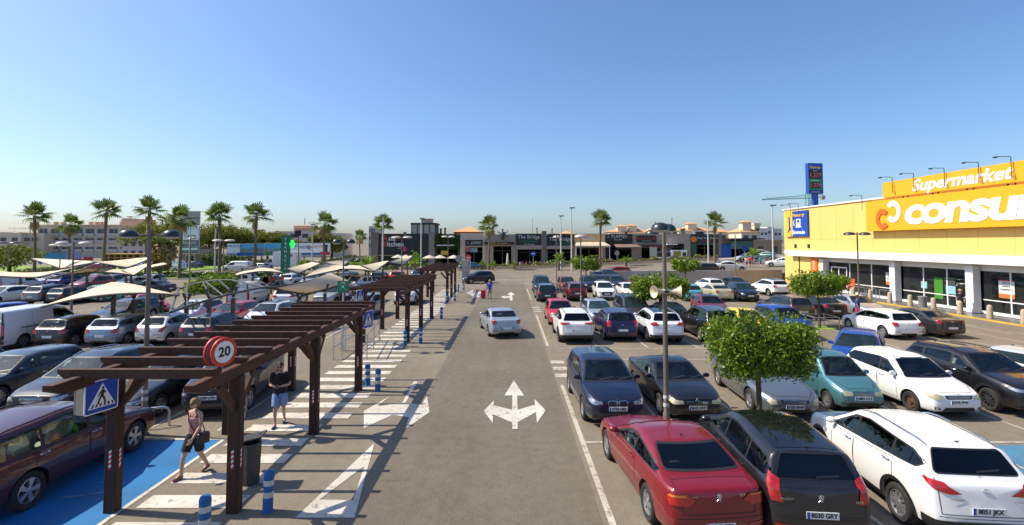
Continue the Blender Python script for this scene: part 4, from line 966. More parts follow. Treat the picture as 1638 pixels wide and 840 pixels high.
# price pylon behind the building
p=thing('price_pylon','tall blue fuel price pylon with red digits behind the supermarket roof','sign',atD(1306,420,72).xy.to_3d(),R(8))
zt=5.2+(389-261)*72/800; zb_=5.2+(389-310)*72/800
m=MB(); m.box((0,0,zb_/2+.2),(.75,.45,zb_+.4)); m.build('column',[mat('pylon_blue',(.02,.09,.42),.5)],p)
W2=1.15; H2=zt-zb_
m=MB(); m.box((0,0,(zt+zb_)/2),(W2*2,.6,H2)); m.build('cabinet',[blu],p)
m=MB(); m.box((-.1,-.31,zb_+H2*.63),(W2*2-.3,.04,H2*.30)); m.build('screen',[black],p); m=MB(); m.box((-.1,-.31,zb_+H2*.30),(W2*2-.3,.04,H2*.36)); m.build('green_panel',[grn],p); m=MB(); m.box((-.1,-.335,zb_+H2*.27),(W2*2-.7,.04,H2*.2)); m.build('screen',[black],p)
dig=mat('red_digits',(.60,.10,.09),.4,emit=.25)
text('lettering','Plenergy',.50,yellow,(-.1,-.33,zb_+H2*.86),FACE,p,extr=.01,off=.012); text('digits','1.377',.85,dig,(-.1,-.34,zb_+H2*.60),FACE,p,extr=.01,off=-.008); text('digits','1.279',.78,dig,(-.1,-.365,zb_+H2*.27),FACE,p,extr=.01,off=-.008); text('lettering','GASOLEO A',.22,signw,(-.1,-.34,zb_+H2*.43),FACE,p,extr=.01); text('lettering','SP 95',.22,signw,(-.1,-.34,zb_+H2*.74),FACE,p,extr=.01); text('lettering','24 HORAS',.28,yellow,(-.1,-.32,zb_+H2*.05),FACE,p,extr=.01)
# tower crane far away
c=thing('tower_crane','green tower crane with long jib standing far behind the price pylon','crane',atD(1296,389,170).xy.to_3d())
gm=mat('crane_green',(.03,.25,.20),.6); zc=5.2+(389-317)*170/800
m=MB(); 
for dx in(-.7,.7):
    for dy in (-.7,.7): m.tube([(dx,dy,0),(dx,dy,zc+2)],.12,4)
for k in range(0,int(zc),2): m.tube([(-.7,-.7,k),(.7,-.7,k+2)],.08,4); m.tube([(.7,-.7,k),(-.7,-.7,k+2)],.08,4)
m.build('mast',[gm],c)
m=MB(); 
for z in (0,1.1): m.tube([(-16,0,zc+z*.2-.6),(0,0,zc+z)],.10,4); m.tube([(0,0,zc+z),(5,0,zc+z*.6+.6)],.10,4)
for k in range(-15,4): m.tube([(k,0,zc-.3),(k+.5,0,zc+.7),(k+1,0,zc-.3)],.06,4)
m.build('jib',[gm],c); m=MB(); m.box((4.6,0,zc+.2),(1.2,1,1.3)); m.build('counterweight',[conc],c)
# bollards on the pavement, railing, bin, trolley shelter
bm_=MB(); bm_.lathe([(.19,0),(.185,.15),(.16,.75),(.135,.86),(.08,.91),(.0001,.92)],n=14); bme=bm_.mesh('bollard',[mat('cast_stone',(.42,.34,.24),.85,var=.12,scale=5)],40)
bl_=['in the shade of the entrance railing','left of the lamp post','below the first white pillar','in front of the middle shop window left of the bin','in front of the shop window right of the grey bin','hiding the legs of the woman at the shop window','below the second white pillar','nearest the photo edge']
for i,(px,py) in enumerate(((1362,481),(1389,480),(1420,486),(1452,491.5),(1489,496),(1531,505),(1578,513),(1632,521))):
    o=link('stone_bollard',bme,None,(32.6,CAMH*0+5.1*800/(py-389)*1.0,.12)); o.location=(32.35,32.35*800/(px-816),.12); tag(o,'squat tan stone bollard '+bl_[i],'bollard','stone bollards along the shop pavement')
o=MB(); o.lathe([(.27,0),(.3,.75),(.32,.8),(.28,.84),(.0001,.86)],n=16); tag(o.build('litter_bin',[mat('grey_bin',(.2,.2,.2),.5)],None,40,(33.0,33.0*800/(1472-816),.12)),'round dark grey litter bin on the shop pavement','bin')
steel=mat('galvanised_steel',(.5,.51,.52),.35,.8,var=.1,scale=4)
m=MB()
for k,px in enumerate((1352,1372,1392,1410)):
    y=32.6*800/(px-816); m.tube([(32.6,y+.9,0.12),(32.6,y+.9,1.1),(32.6,y-.9,1.1),(32.6,y-.9,.12)],.035,6); m.tube([(32.6,y+.9,.6),(32.6,y-.9,.6)],.025,6)
tag(m.build('trolley_railing',[steel]),'low galvanised steel railing on the pavement by the entrance','railing')
t=thing('trolley_board','tilted orange red advertising board beside the entrance railing','board',(33.0,33.0*800/(1359-816),.12)); m=MB(); m.box((0,0,1.15),(.06,1.1,1.0)); m.build('board',[mat('red_board',(.6,.1,.03),.5)],t); m=MB(); m.tube([(0,.4,0),(0,.4,.7)],.03,5); m.tube([(0,-.4,0),(0,-.4,.7)],.03,5); m.build('legs',[black],t)
# ================================================================ PERGOLAS
def woodmat(name,c1,c2):
    m=mat(name,c1,.75,col2=c2,scale=4,detail=6,bump=.15,stretch=(3,.35,3)); return m
wood=woodmat('stained_wood',(.036,.012,.0045),(.10,.035,.013)); woodv=mat('stained_wood_post',(.026,.0092,.0038),.75,col2=(.058,.0205,.008),scale=4,detail=6,bump=.15,stretch=(4,4,.3))
refl_w=mat('reflector_white',(.7,.7,.7),.5); refl_r=mat('reflector_red',(.6,.03,.03),.5)
def pergola(ys,yA,yB,nb,xl,xr,label,drift=0):
    t=thing('pergola',label,'pergola',((xl+xr)/2,ys[0],0),0,'timber pergolas over the walkway'); ox,oy=(xl+xr)/2,ys[0]
    hx=(xr-xl)/2
    dx=lambda y: -drift*(y-oy)
    for y in ys:
        for sg in (-1,1):
            x=sg*hx+dx(y); m=MB(); m.beam((x,y-oy,0),(x,y-oy,2.60),.23,.20,bev=.015); po=m.build('post',[woodv],t)
            m=MB()
            for (fx,fy,w_,d_) in ((0,-.103,.05,.008),(.118,0,.008,.05)):
                for k in range(8):
                    z=.82+k*.045
                    m.add([(x+fx-w_/2*(1 if fx==0 else 0)-(0 if fx==0 else 0),y-oy+fy-(0 if fx==0 else d_/2),z),(x+fx+w_/2*(1 if fx==0 else 0),y-oy+fy+(0 if fx==0 else d_/2),z+ .0),(x+fx+w_/2*(1 if fx==0 else 0),y-oy+fy+(0 if fx==0 else d_/2),z+.045),(x+fx-w_/2*(1 if fx==0 else 0),y-oy+fy-(0 if fx==0 else d_/2),z+.045)],[(0,1,2,3)],k%2)
            m.v=[(p[0],p[1],p[2]+(.03 if (p[0]-x>0.0 and abs(p[0]-x)<.05) or (p[1]-y+oy>0 and abs(p[1]-y+oy)<.05) else 0)) for p in m.v]
            m.build('reflective_strip',[refl_r,refl_w],po,fix=False)
            m=MB()
            for e in (-1,1):
                if (y==ys[0] and e==-1 and 0) : continue
                m.beam((x,y-oy+e*.10,2.0),(x,y-oy+e*.62,2.58),.09,.13)
            m.beam((x-sg*.1,y-oy,2.05),(x-sg*.58,y-oy,2.6),.09,.13)
            m.build('brace',[wood],t)
    for sg in (-1,1):
        x=sg*hx; m=MB(); a=(x+dx(yA),yA-oy,2.71); b=(x+dx(yB),yB-oy,2.71)
        m.beam(a,b,.16,.22,bev=.012); 
        m.prism([(yA-oy-.30,2.72),(yA-oy-.30,2.82),(yA-oy,2.82),(yA-oy,2.60)],x+dx(yA)-.08,x+dx(yA)+.08,'yz')
        m.build('rail',[wood],t)
    for i in range(nb):
        y=yA+.35+(yB-yA-.5)*i/(nb-1); m=MB(); j=rng.uniform(-.03,.03)
        x0=-hx-.36+dx(y)+j; x1=hx+.16+dx(y)+j; z=2.86
        # bar with slanted ends
        m.prism([(x0,z+.08),(x0,z+.01),(x0+.12,z-.085),(x1-.1,z-.085),(x1,z+.01),(x1,z+.08)],y-oy-.055,y-oy+.055,'xz')
        m.build('cross_beam',[wood],t)
    return t
pergola((9.94,13.9,17.9),8.75,19.7,12,-7.72,-5.36,'nearest dark brown timber pergola with zebra and 20 signs on it')
pergola((26.5,30.5,34.6),25.1,36.1,12,-7.74,-5.40,'second timber pergola along the walkway, beyond the nearest one')
pergola((44.4,48.6,53.0),43.2,56.7,13,-7.85,-5.55,'farthest timber pergola at the end of the walkway',drift=.03)
# ---- signs
def zebra_sign(px,py,D,s,rz,label,depth=.24):
    c=atD(px,py,D); t=thing('crossing_sign',label,'sign',c,rz); h=s/2
    m=MB(); m.prism(roundpoly([(-h,-h),(h,-h),(h,h),(-h,h)],.05),0,.02,'xz'); m.build('panel',[signw],t)
    m=MB(); m.prism(roundpoly([(-h*.93,-h*.93),(h*.93,-h*.93),(h*.93,h*.93),(-h*.93,h*.93)],.04),-.004,-.001,'xz'); m.build('blue_field',[blu],t)
    m=MB(); m.prism([(-h*.82,-h*.68),(h*.82,-h*.68),(0,h*.80)],-.009,-.006,'xz'); m.build('triangle',[signw],t)
    m=MB(); k=s
    for i in range(6):
        x=-h*.62+i*h*.25; m.prism([(x-.02*k,-h*.62),(x+.035*k,-h*.62),(x*.86+.04*k,-h*.42),(x*.86-.0*k,-h*.42)],-.014,-.011,'xz')
    # walking figure
    Z=lambda x,z:(x*h,-.0125,z*h)
    m.lathe([(.0001,-.0145),(.07*h,-.0145),(.07*h,-.011),(.0001,-.011)],(.04*h,0,.50*h),12,'y')
    for a,b,w0,w1 in (((.03,.40),(0,.05),.085,.085),((0,.08),(-.16,-.15),.07,.05),((-.16,-.15),(-.24,-.46),.05,.045),((0,.08),(.12,-.18),.07,.05),((.12,-.18),(.20,-.48),.05,.045),((.02,.36),(-.18,.14),.045,.035),((-.18,.14),(-.24,.02),.035,.03),((.04,.36),(.2,.16),.045,.035)):
        d=Vector((b[0]-a[0],b[1]-a[1])).normalized(); n=Vector((-d.y,d.x))
        m.prism([((a[0]+n.x*w0)*h,(a[1]+n.y*w0)*h),((b[0]+n.x*w1)*h,(b[1]+n.y*w1)*h),((b[0]-n.x*w1)*h,(b[1]-n.y*w1)*h),((a[0]-n.x*w0)*h,(a[1]-n.y*w0)*h)],-.0145,-.011,'xz')
    m.build('symbol',[black],t)
    if depth:
        bg=mat('beige_sign_back',(.26,.225,.165),.6)
        m=MB(); m.prism(roundpoly([(-h,-h),(h,-h),(h,h),(-h,h)],.05),depth,depth+.02,'xz'); m.build('rear_panel',[bg],t)
        m=MB(); m.beam((-h*.3,.02,h*.6),(-h*.3,depth,h*.6),.06,.04); m.beam((h*.3,.02,-h*.6),(h*.3,depth,-h*.6),.06,.04); m.box((-h+.012,depth/2+.01,0),(.016,depth,s*.94)); m.build('bracket',[bg],t)
    return t
zebra_sign(163,633,9.45,.60,R(74),'blue and white zebra crossing sign on the nearest pergola post')
zebra_sign(589,511,18.6,.62,R(72),'blue zebra crossing sign at the far end of nearest pergola',.12)
zebra_sign(576,474,25.2,.62,R(72),'blue zebra crossing sign under the second pergola by parked silver car',.12)
# 20 km/h limit
c=atD(358,563,9.1); t=thing('speed_sign','round red and white double speed limit sign reading 20','sign',c,R(68))
def disc(r,y0,y1,n=32): 
    q=MB(); q.lathe([(.0001,y0),(r,y0),(r,y1),(.0001,y1)],(0,0,0),n,'y'); return q
red_s=mat('sign_red',(.62,.05,.03),.45)
disc(.26,-.012,.012).build('disc',[red_s],t,30); disc(.192,-.017,-.013).build('white_face',[signw],t,30)
text('digits','20',.24,black,(0,-.021,0),FACE,t,extr=.002,off=.006)
q=MB(); q.lathe([(.25,.15),(.265,.15),(.265,.18),(.25,.18),(.0001,.165)],(0,0,0),32,'y'); q.build('rear_disc',[red_s],t,30); disc(.24,.147,.155).build('rear_back',[mat('sign_grey',(.18,.18,.19),.5,.3)],t,30)
q=MB(); q.beam((0,.01,-.1),(0,.16,-.1),.05,.03); q.beam((0,.09,-.05),(0,.09,-.34),.04,.04); q.build('bracket',[black],t)
# small street signs on poles
def pole_sign(name,px,py,D,shape,label,size=.6,cols=None,ph=None,txt=None,cat='sign'):
    c=atD(px,py,D); g=hgt(c.x,D) if D>63.6 else 0
    t=thing(name,label,cat,(c.x,D,g)); z=c.z-g
    m=MB(); m.tube([(0,.04,0),(0,.04,z+size*.45)],.04,6); m.build('pole',[steel],t)
    if shape=='disc':
        q=disc(size/2,-.01,.01,20); q.v=[(p[0],p[1],p[2]+z) for p in q.v]; q.build('disc',[cols[0]],t)
        if len(cols)>1: q=MB(); q.box((0,-.016,z),(size*.62,.006,size*.16)); q.build('bar',[cols[1]],t)
    elif shape=='rect':
        q=MB(); q.box((0,-.012,z),(size,.02,size*1.05)); q.build('panel',[cols[0]],t)
        if len(cols)>1:
            q=MB(); k=size
            q.lathe([(.0001,-.004),(.10*k,-.004),(.10*k,.004),(.0001,.004)],(0,-.03,z+.02*k),8,'y')
            for sx,sz in((1,1),(1,-1),(-1,1),(-1,-1)): q.beam((sx*.14*k,-.028,z+sz*.12*k),(sx*.28*k,-.028,z+sz*.26*k),.07*k,.008)
            q.box((0,-.028,z+.36*k),(.4*k,.006,.06*k)); q.build('symbol',[cols[1]],t)
    elif shape=='tri':
        q=MB(); h=size*.5; q.prism([(-h,-h*.8),(h,-h*.8),(0,h)],-.01,.01,'xz'); q.build('panel',[cols[0]],t); q=MB(); q.prism([(-h*.6,-h*.55),(h*.6,-h*.55),(0,h*.55)],-.016,-.011,'xz'); q.build('face',[signw],t)
    if txt: text('lettering',txt,size*.34,signw,(0,-.022,z),FACE,t,extr=.003,off=.004)
    return t
gsign=mat('assembly_green',(.01,.22,.09),.5)
pole_sign('assembly_sign',549,459,22.5,'rect','square green assembly point sign on a pole left of second pergola',.50,[gsign,signw])
pole_sign('stop_sign',749,412,80,'disc','red round stop or no entry sign at the road junction',1.0,[red_s,signw])
pole_sign('round_sign',734,414,78,'disc','grey back of a round road sign right of the third pergola',1.1,[mat('sign_back_grey',(.3,.3,.31),.5,.3)])
pole_sign('direction_sign',853,406,84,'disc','round blue arrow sign in front of the dark restaurants',.9,[blu,signw])
pole_sign('round_sign',900,424,60,'disc','grey back of a round sign on pole beside brown parked car',.6,[mat('sign_back_grey',(.3,.3,.31),.5,.3)])
pole_sign('round_sign',987,405,90,'disc','grey back of a round sign in front of the beige restaurant terrace',.9,[mat('sign_back_grey',(.3,.3,.31),.5,.3)])
pole_sign('direction_sign',65,418,80,'disc','round blue road sign on the far left grass verge',.9,[blu,signw])
pole_sign('yield_sign',444,407,78,'tri','white triangular yield sign beside the green pharmacy column',.95,[red_s])
pole_sign('crossing_sign',1191,398,82,'rect','blue square road sign beside people at the upper road',.8,[blu])
# concrete box / kiosk pillar with stop sign
t=thing('utility_pillar','pale concrete utility pillar beside the far pergola','pillar',(atD(746,425,66).x,66,0)); m=MB(); m.box((-.1,0,1.5),(.9,.6,3.0)); m.build('pillar',[conc],t); m=MB(); m.box((.5,0,1.5),(.10,.2,3.0)); m.build('edge_strip',[signw],t)
# ---- blue flexible bollards
bb=mat('blue_rubber',(.004,.10,.30),.55,var=.15,scale=6); band=mat('silver_band',(.52,.52,.50),.45,var=.2,scale=12)
def blue_bollard_meshes():
    m=MB(); m.lathe([(.11,0),(.112,.03),(.10,.06),(.098,.50),(.103,.52),(.103,.64),(.098,.66),(.098,.80),(.103,.82),(.103,.93),(.085,1.0),(.04,1.02),(.0001,1.02)],n=16); a=m.mesh('post',[bb],50)
    b=[]
    for z0,z1 in ((.37,.515),(.665,.80)): m=MB(); m.lathe([(.101,z0),(.1015,z0+.02),(.1015,z1-.015),(.101,z1)],n=16); b.append(m.mesh('reflective_band',[band],50))
    return a,b
ba,bbm=blue_bollard_meshes()
labs=['nearest blue bollard, cut off by the bottom photo edge','blue bollard standing beside the grey bin','blue bollard close to the third pergola post','blue bollard just right of the third pergola post','blue bollard at the foot of the second pergola front post','blue bollard right of the second pergola front post','single blue bollard beside the back of second pergola','blue bollard left of the third pergola front post','blue bollard right of third pergola front post','blue bollard behind the last pergola post','farthest blue bollard by the last pergola']
for i,(px,py) in enumerate(((327,866),(428,818),(588,617),(604,626),(647.6,554),(672.6,549),(706,510),(714,485),(727.6,482),(733,467),(741.6,464))):
    t=thing('blue_bollard',labs[i],'bollard',at(px,py),rng.uniform(0,3),'blue flexible bollards along the walkway'); link('post',ba,t); [link('reflective_band',q,t) for q in bbm]
    t.rotation_euler=(rng.uniform(-.04,.04),rng.uniform(-.04,.04),rng.uniform(0,3)); t.scale=(.95,.95,.77)
# ---- grey litter bin behind the first post
c=at(394,779); t=thing('litter_bin','dark grey perforated metal bin with tilted lid behind pergola post','bin',(c.x-.02,c.y+.18,0),R(8)); gb=mat('bin_metal',(.075,.072,.07),.45,.5,var=.15,scale=8)
m=MB(); m.lathe([(.20,.02),(.235,.9),(.22,.9),(.19,.05),(.0001,.05)],n=8); m.v=[(p[0]*.98,p[1]*.9,p[2]*.97) for p in m.v]; m.build('body',[gb],t,30)
m=MB(); m.box((.03,0,.98),(.50,.42,.03),rot=Euler((0,R(-12),0))); m.build('lid',[gb],t); m=MB(); m.box((-.2,.0,.95),(.03,.06,.16)); m.box((.2,.0,.95),(.03,.06,.2)); m.build('lid_support',[gb],t)
# ---- tubular hoops
def hoop(px,py,w,rz,label):
    c=at(px,py); m=MB(); m.tube([(-w/2,0,0),(-w/2,0,.42),(-w/2+.05,0,.5),(-w/2+.15,0,.54),(w/2-.15,0,.54),(w/2-.05,0,.5),(w/2,0,.42),(w/2,0,0)],.035,8); o=m.build('hoop_barrier',[steel],None,50,c,rz); return tag(o,label,'hoop barrier')
hoop(245,684,.75,R(25),'bent galvanised hoop barrier at the foot of nearest lamp post')
hoop(1190,690,.9,R(60),'galvanised hoop guarding the trunk of the nearest tree')
def cage(px,py,w,label):
    c=at(px,py); m=MB(); 
    for sx in(-1,1):
        for sy in(-1,1): m.tube([(sx*w/2,sy*w/2,0),(sx*w/2,sy*w/2,.75)],.03,6)
    for z in (.35,.73): m.tube([(-w/2,-w/2,z),(w/2,-w/2,z),(w/2,w/2,z),(-w/2,w/2,z),(-w/2,-w/2,z)],.022,6)
    return tag(m.build('tree_guard',[steel],None,50,c),label,'tree guard')
cage(1311,524,1.5,'low grey metal guard rail around the tree by entrance'); cage(893,472,1.2,'small grey guard rail at the foot of a thin lamp post')
cg=at(1311,524); m=MB(); m.sheet([(cg.x-.8,cg.y-.8),(cg.x+.8,cg.y-.8),(cg.x+.8,cg.y+.8),(cg.x-.8,cg.y+.8)],.006); tag(m.build('grass_patch',[grassm]),kind='structure')
m=MB()   # railing at the end of the near pergola
a=at(587,575); b=at(607,545); c2=at(652,505); 
for p in (a,b,a.lerp(b,.5)): m.tube([(p.x,p.y,0),(p.x,p.y,1.1)],.03,6)
for z in (.55,1.08): m.tube([(a.x-1.2,a.y,z),(a.x,a.y,z),(b.x,b.y,z)],.028,6)
for z in (.55,1.08): m.tube([(-7.9,22.6,z),(-7.9,27.5,z)],.028,6)
for y in (22.6,24.2,25.8,27.5): m.tube([(-7.9,y,0),(-7.9,y,1.1)],.03,6)
tag(m.build('railing',[steel]),'galvanised tube railing beside the walkway between the first two pergolas','railing')
# ---- car park lamps
lampgrey=mat('lamp_post_metal',(.17,.145,.115),.5,.3,var=.1,scale=3); lamptop=mat('lamp_hood',(.045,.05,.055),.35,.4); lampunder=mat('lamp_diffuser',(.55,.55,.50),.4)
lamppale=mat('pale_lamp_hood',(.46,.43,.38),.5)
def lamp(px,D,top,rz,label,hood=None,heads=2,arm=.5,rad=.235,z0=0,speakers=False,thin=1.0):
    c=atD(px,top,D); h=c.z; t=thing('car_park_lamp',label,'street lamp',(c.x,D,z0),rz,'two-headed car park lamps'); h-=z0
    m=MB(); m.tube([(0,0,0),(0,0,.75),(0,0,.78),(0,0,1.6),(0,0,h)],[.092*thin,.088*thin,.07*thin,.066*thin,.052*thin],12); m.lathe([(.13*thin,0),(.13*thin,.03),(.11*thin,.05)],n=12); m.lathe([(.067*thin,h),(.067*thin,h+.06),(.0001,h+.06)],n=10); m.build('pole',[lampgrey],t,40)
    for z in (.92,1.12): m=MB(); m.lathe([(.076*thin,z),(.079*thin,z+.01),(.079*thin,z+.09),(.076*thin,z+.1)],n=12); m.build('reflective_band',[band],t,40)
    for i in range(heads):
        a=PI*i; dx=math.cos(a)
        m=MB(); m.tube([(0,0,h-.06),(dx*arm*.8,0,h-.08)],.03,6); ar=m.build('arm',[lampgrey],t)
        m=MB(); m.lathe([(rad,-.08),(rad*.97,-.02),(rad*.8,.06),(rad*.45,.11),(.0001,.125)],(dx*arm,0,h-.04),18); m.build('lamp_hood',[hood or lamptop],ar,50)
        m=MB(); m.lathe([(rad*.96,-.07),(rad*.7,-.12),(.0001,-.14)],(dx*arm,0,h-.04),18); m.build('diffuser',[lampunder],ar,50)
    return t
lamp(240,13.8,372,R(20),'nearest left lamp post with dark hoods beside the pergola')
lamp(1062,13.3,362,R(62),'nearest right lamp post carrying cream loudspeakers above the red coupe')
lamp(1371,38,373,R(10),'lamp post with two dark hoods in front of the shop windows',arm=.68,rad=.42)
lamp(929,38,377,R(75),'slim lamp post with pale hood above the maroon estate car',hood=lamppale,rad=.42,arm=.4,thin=.9)
lamp(890,52,378,R(80),'distant thin lamp post with pale hood by the brown car',hood=lamppale,rad=.42,arm=.4,heads=1,thin=.8)
lamp(1176,60,376,R(90),'plain thin pole in front of the low grey wall',heads=0,thin=.9)
lamp(118,37,388,R(10),'left lamp post with pale hoods above the nearest cream canopy',hood=lamppale,arm=.75,rad=.42)
lamp(97,60,391,R(0),'single hooded lamp post behind the cream canopies at left',hood=lamppale,arm=.5,rad=.7,heads=2)
lamp(550,24.5,385,R(8),'lamp post behind the green assembly point sign',arm=.33,rad=.22,thin=.7)
lamp(643,62,379,R(5),'lamp post with pale hoods in front of the black restaurant wall',hood=lamppale,arm=.7,rad=.6)
lamp(358,60,384,R(5),'lamp post with pale hoods near the small cream kiosk',hood=lamppale,arm=.7,rad=.6)
lamp(14,58,388,R(5),'lamp post with flat hoods at the far left edge of the car park',arm=.7,rad=.6)
lamp(717,74,378,R(5),'lamp post with pale hoods by the green planted facade',hood=lamppale,arm=.5,rad=.5)
lamp(305,48,380,R(90),'slim lamp post among the left canopies beside the small tree',hood=lamppale,heads=1,arm=.3,rad=.35,thin=.8)
# loudspeakers on the second lamp
cream=mat('cream_speaker',(.62,.55,.36),.5,var=.1,scale=8)
c=atD(1065,466,13.3); t=thing('loudspeaker','pair of cream horn loudspeakers strapped to the right lamp post','loudspeaker',c,0)
for sg,rz in ((-1,R(200)),(1,R(-10))):
    m=MB(); m.lathe([(.05,.10),(.06,.16),(.09,.26),(.15,.36),(.165,.38),(.15,.375),(.07,.28),(.0001,.24)],(0,0,0),16,'x')
    m.lathe([(.0001,.02),(.06,.02),(.07,.06),(.05,.12)],(0,0,0),12,'x'); M=Matrix.Rotation(rz,4,'Z'); m.v=[tuple(M@Vector(p)) for p in m.v]; m.build('horn',[cream],t,40)
m=MB(); m.lathe([(.10,-.03),(.105,-.02),(.105,.02),(.10,.03)],n=12); m.build('strap',[black],t,40)
c=atD(1022,480,13.3)
# ---- tall white street lights
tw=mat('white_lamp_post',(.62,.60,.56),.45)
def tall(px,D,top,label,side=1,z0=0):
    c=atD(px,top,D); t=thing('street_light',label,'street light',(c.x,D,z0),0,'tall white street lights along the road'); h=c.z-z0
    m=MB(); m.tube([(0,0,0),(0,0,h)],[.15,.09],8); m.build('pole',[tw],t,50); m=MB(); m.box((.15*side,0,h+.05),(.9,.35,.18)); m.build('lamp_head',[lampgrey],t)
for a in ((58,95,354,'far left tall white street light beside the first palm'),(613,92,346,'tall white street light in front of the black restaurant wall'),(674,92,350,'tall white street light between black wall and green facade'),(897,92,346,'tall white street light left of the right green and white sign'),(914,86,333,'tallest white street light in front of the beige restaurant'),(1132,90,343,'tall white street light beside the palm near burger restaurant'),(1235,80,329,'tall white street light next to the supermarket corner'),(500,95,360,'tall white street light in front of the long billboard'),(345,90,365,'tall white street light between pine trees and lone palm'),(236,92,352,'tall white street light behind the nearest left lamp post'),(305,88,357,'thin white street light in front of the stacked boards')): tall(*a,z0=hgt((a[0]-816)*a[1]/800,a[1]))
# ================================================================ SHADE CANOPIES over the left-hand bays
fab=mat('cream_shade_fabric',(.80,.68,.49),.8,var=.04,scale=.8,trans=.22); frame=mat('canopy_frame',(.10,.095,.085),.5,.4)
def canopy(c4,label,fabric=True,arch=(0,0),posts=((.3,.5),(.75,.5)),base=None,N=14):
    # c4: near-left, near-right, far-right, far-left corners in metres
    NL,NR,FR,FL=[Vector(p) for p in c4]; o=(NL+NR+FR+FL)/4; o.z=0
    t=thing('shade_canopy',label,'canopy',o,0,'cream shade canopies over the parking bays')
    def S(u,v):
        p=(NL*(1-u)+NR*u)*(1-v)+(FL*(1-u)+FR*u)*v
        e=4*u*(1-u); p.z+= e*(arch[0]*(1-v)+arch[1]*v); return p-o
    if fabric:
        m=MB(); V=[S(i/N,j/N) for j in range(N+1) for i in range(N+1)]; n=N+1
        fs=[(j*n+i,j*n+i+1,(j+1)*n+i+1,(j+1)*n+i) for j in range(N) for i in range(N)]
        m.add(V,fs); ob=m.build('fabric',[fab],t,80); so=ob.modifiers.new('thickness','SOLIDIFY'); so.thickness=.015
    m=MB()
    for v in (0,1): m.tube([S(i/N,v)+Vector((0,0,-.05)) for i in range(N+1)],.055,6)
    for u in (0,1): m.tube([S(u,i/N)+Vector((0,0,-.05)) for i in range(N+1)],.055,6)
    if not fabric:
        m.tube([S(.5,i/N)+Vector((0,0,-.05)) for i in range(N+1)],.04,6)
    m.build('frame',[frame],t,50)
    for (u,v) in posts:
        p=S(u,v); m=MB(); h=p.z-.12
        m.beam((p.x,p.y,0),(p.x,p.y,h*.78),.17,.17)
        for d in (-1,1): m.beam((p.x,p.y,h*.80),(p.x+d*.2,p.y,h+.02),.10,.10)
        for d in (0,1): m.beam((p.x,p.y,h*.88),S(u,d)+Vector((0,0,-.08)),.07,.09)
        m.build('post',[frame],t)
    return t
def pz(px,py,z): return tuple(at(px,py,z))
def cz(a,b,c,d): return [pz(*a),pz(*b),pz(*c),pz(*d)]
canopy(cz((66,490,2.0),(286,471,2.5),(248,463,2.05),(178,451,2.75)),'nearest cream canopy arching over the dark blue estate car',arch=(.34,.1),posts=((.38,.5),(.62,.5),(.96,.5)))
canopy([pz(272,498,2.35),pz(425,458,2.9),pz(372,447,2.9),pz(286,461,2.3)],'bare grey canopy frame without fabric around the small tree',fabric=False,arch=(.12,.2),posts=((.15,.6),(.45,.5),(.75,.4)))
canopy(cz((487,470,2.1),(560,450,2.7),(529,437,3.25),(424,459,2.75)),'pointed cream canopy in front of the white off-road car',arch=(-.05,-.15),posts=((.12,.3),(.7,.5)))
canopy(cz((367,444,2.3),(455,437,2.5),(437,430,2.1),(400,425,3.1)),'cream canopy arching left of the pharmacy column',arch=(.35,0),posts=((.3,.5),(.8,.5)))
canopy(cz((478,437,2.1),(512,421,3.0),(500,419,3.1),(456,430,2.6)),'small cream canopy tip right of the pharmacy column',posts=((.5,.5),))
canopy(cz((487,443,2.2),(560,427,2.6),(548,425,2.5),(520,421,3.1)),'cream canopy behind the pointed one, beneath the lamp post',arch=(0,0),posts=((.7,.5),))
canopy(cz((548,426,2.1),(567,411,3.1),(560,412,3.1),(518,420,2.7)),'cream canopy rising to a sharp tip left of the leafy shrub',posts=((.7,.4),))
canopy(cz((600,434,2.05),(622,417,3.1),(614,418,3.0),(578,425,2.7)),'cream triangular canopy tip left of the black restaurant lamp post',posts=((.2,.4),(.8,.5)))
canopy(cz((543,430,2.9),(600,434,2.1),(578,425,2.3),(560,424,2.2)),'cream canopy showing its shaded underside behind assembly sign',arch=(.1,0),posts=((.9,.5),))
canopy(cz((646,423,2.1),(660,409,3.2),(652,410,3.1),(621,419,2.7)),'farthest cream canopy in front of the black windowless restaurant',posts=((.3,.4),(.8,.5)))
canopy(cz((-60,434,2.7),(62,443,2.1),(150,420,3.1),(-40,428,2.9)),'long cream canopy at the far left sweeping up to the right',arch=(-.15,-.75),posts=((.12,.3),(.5,.5)))
canopy(cz((73,446,2.0),(214,440,2.05),(200,431,2.4),(140,428,3.0)),'cream canopy arching over the red car in the second row',arch=(.45,.0),posts=((.3,.5),(.95,.5)))
canopy(cz((214,440,2.05),(238,424,3.0),(244,419,3.0),(195,432,2.5)),'cream canopy rising behind the nearest left lamp post',posts=((.1,.4),))
canopy(cz((98,429,2.2),(150,419,3.1),(140,417,3.1),(50,413,3.0)),'pale cream canopy strip at far left in front of the blue sign',posts=((.2,.5),))
canopy(cz((203,428,2.1),(240,413,3.1),(232,411,3.1),(150,419,2.9)),'cream canopy dipping in front of the yellow timber shop',arch=(-.05,-.1),posts=((.1,.5),))
canopy(cz((240,428,2.3),(268,422,2.9),(262,420,2.9),(236,425,2.5)),'small far cream canopy end just right of the lamp post',posts=((.7,.5),))
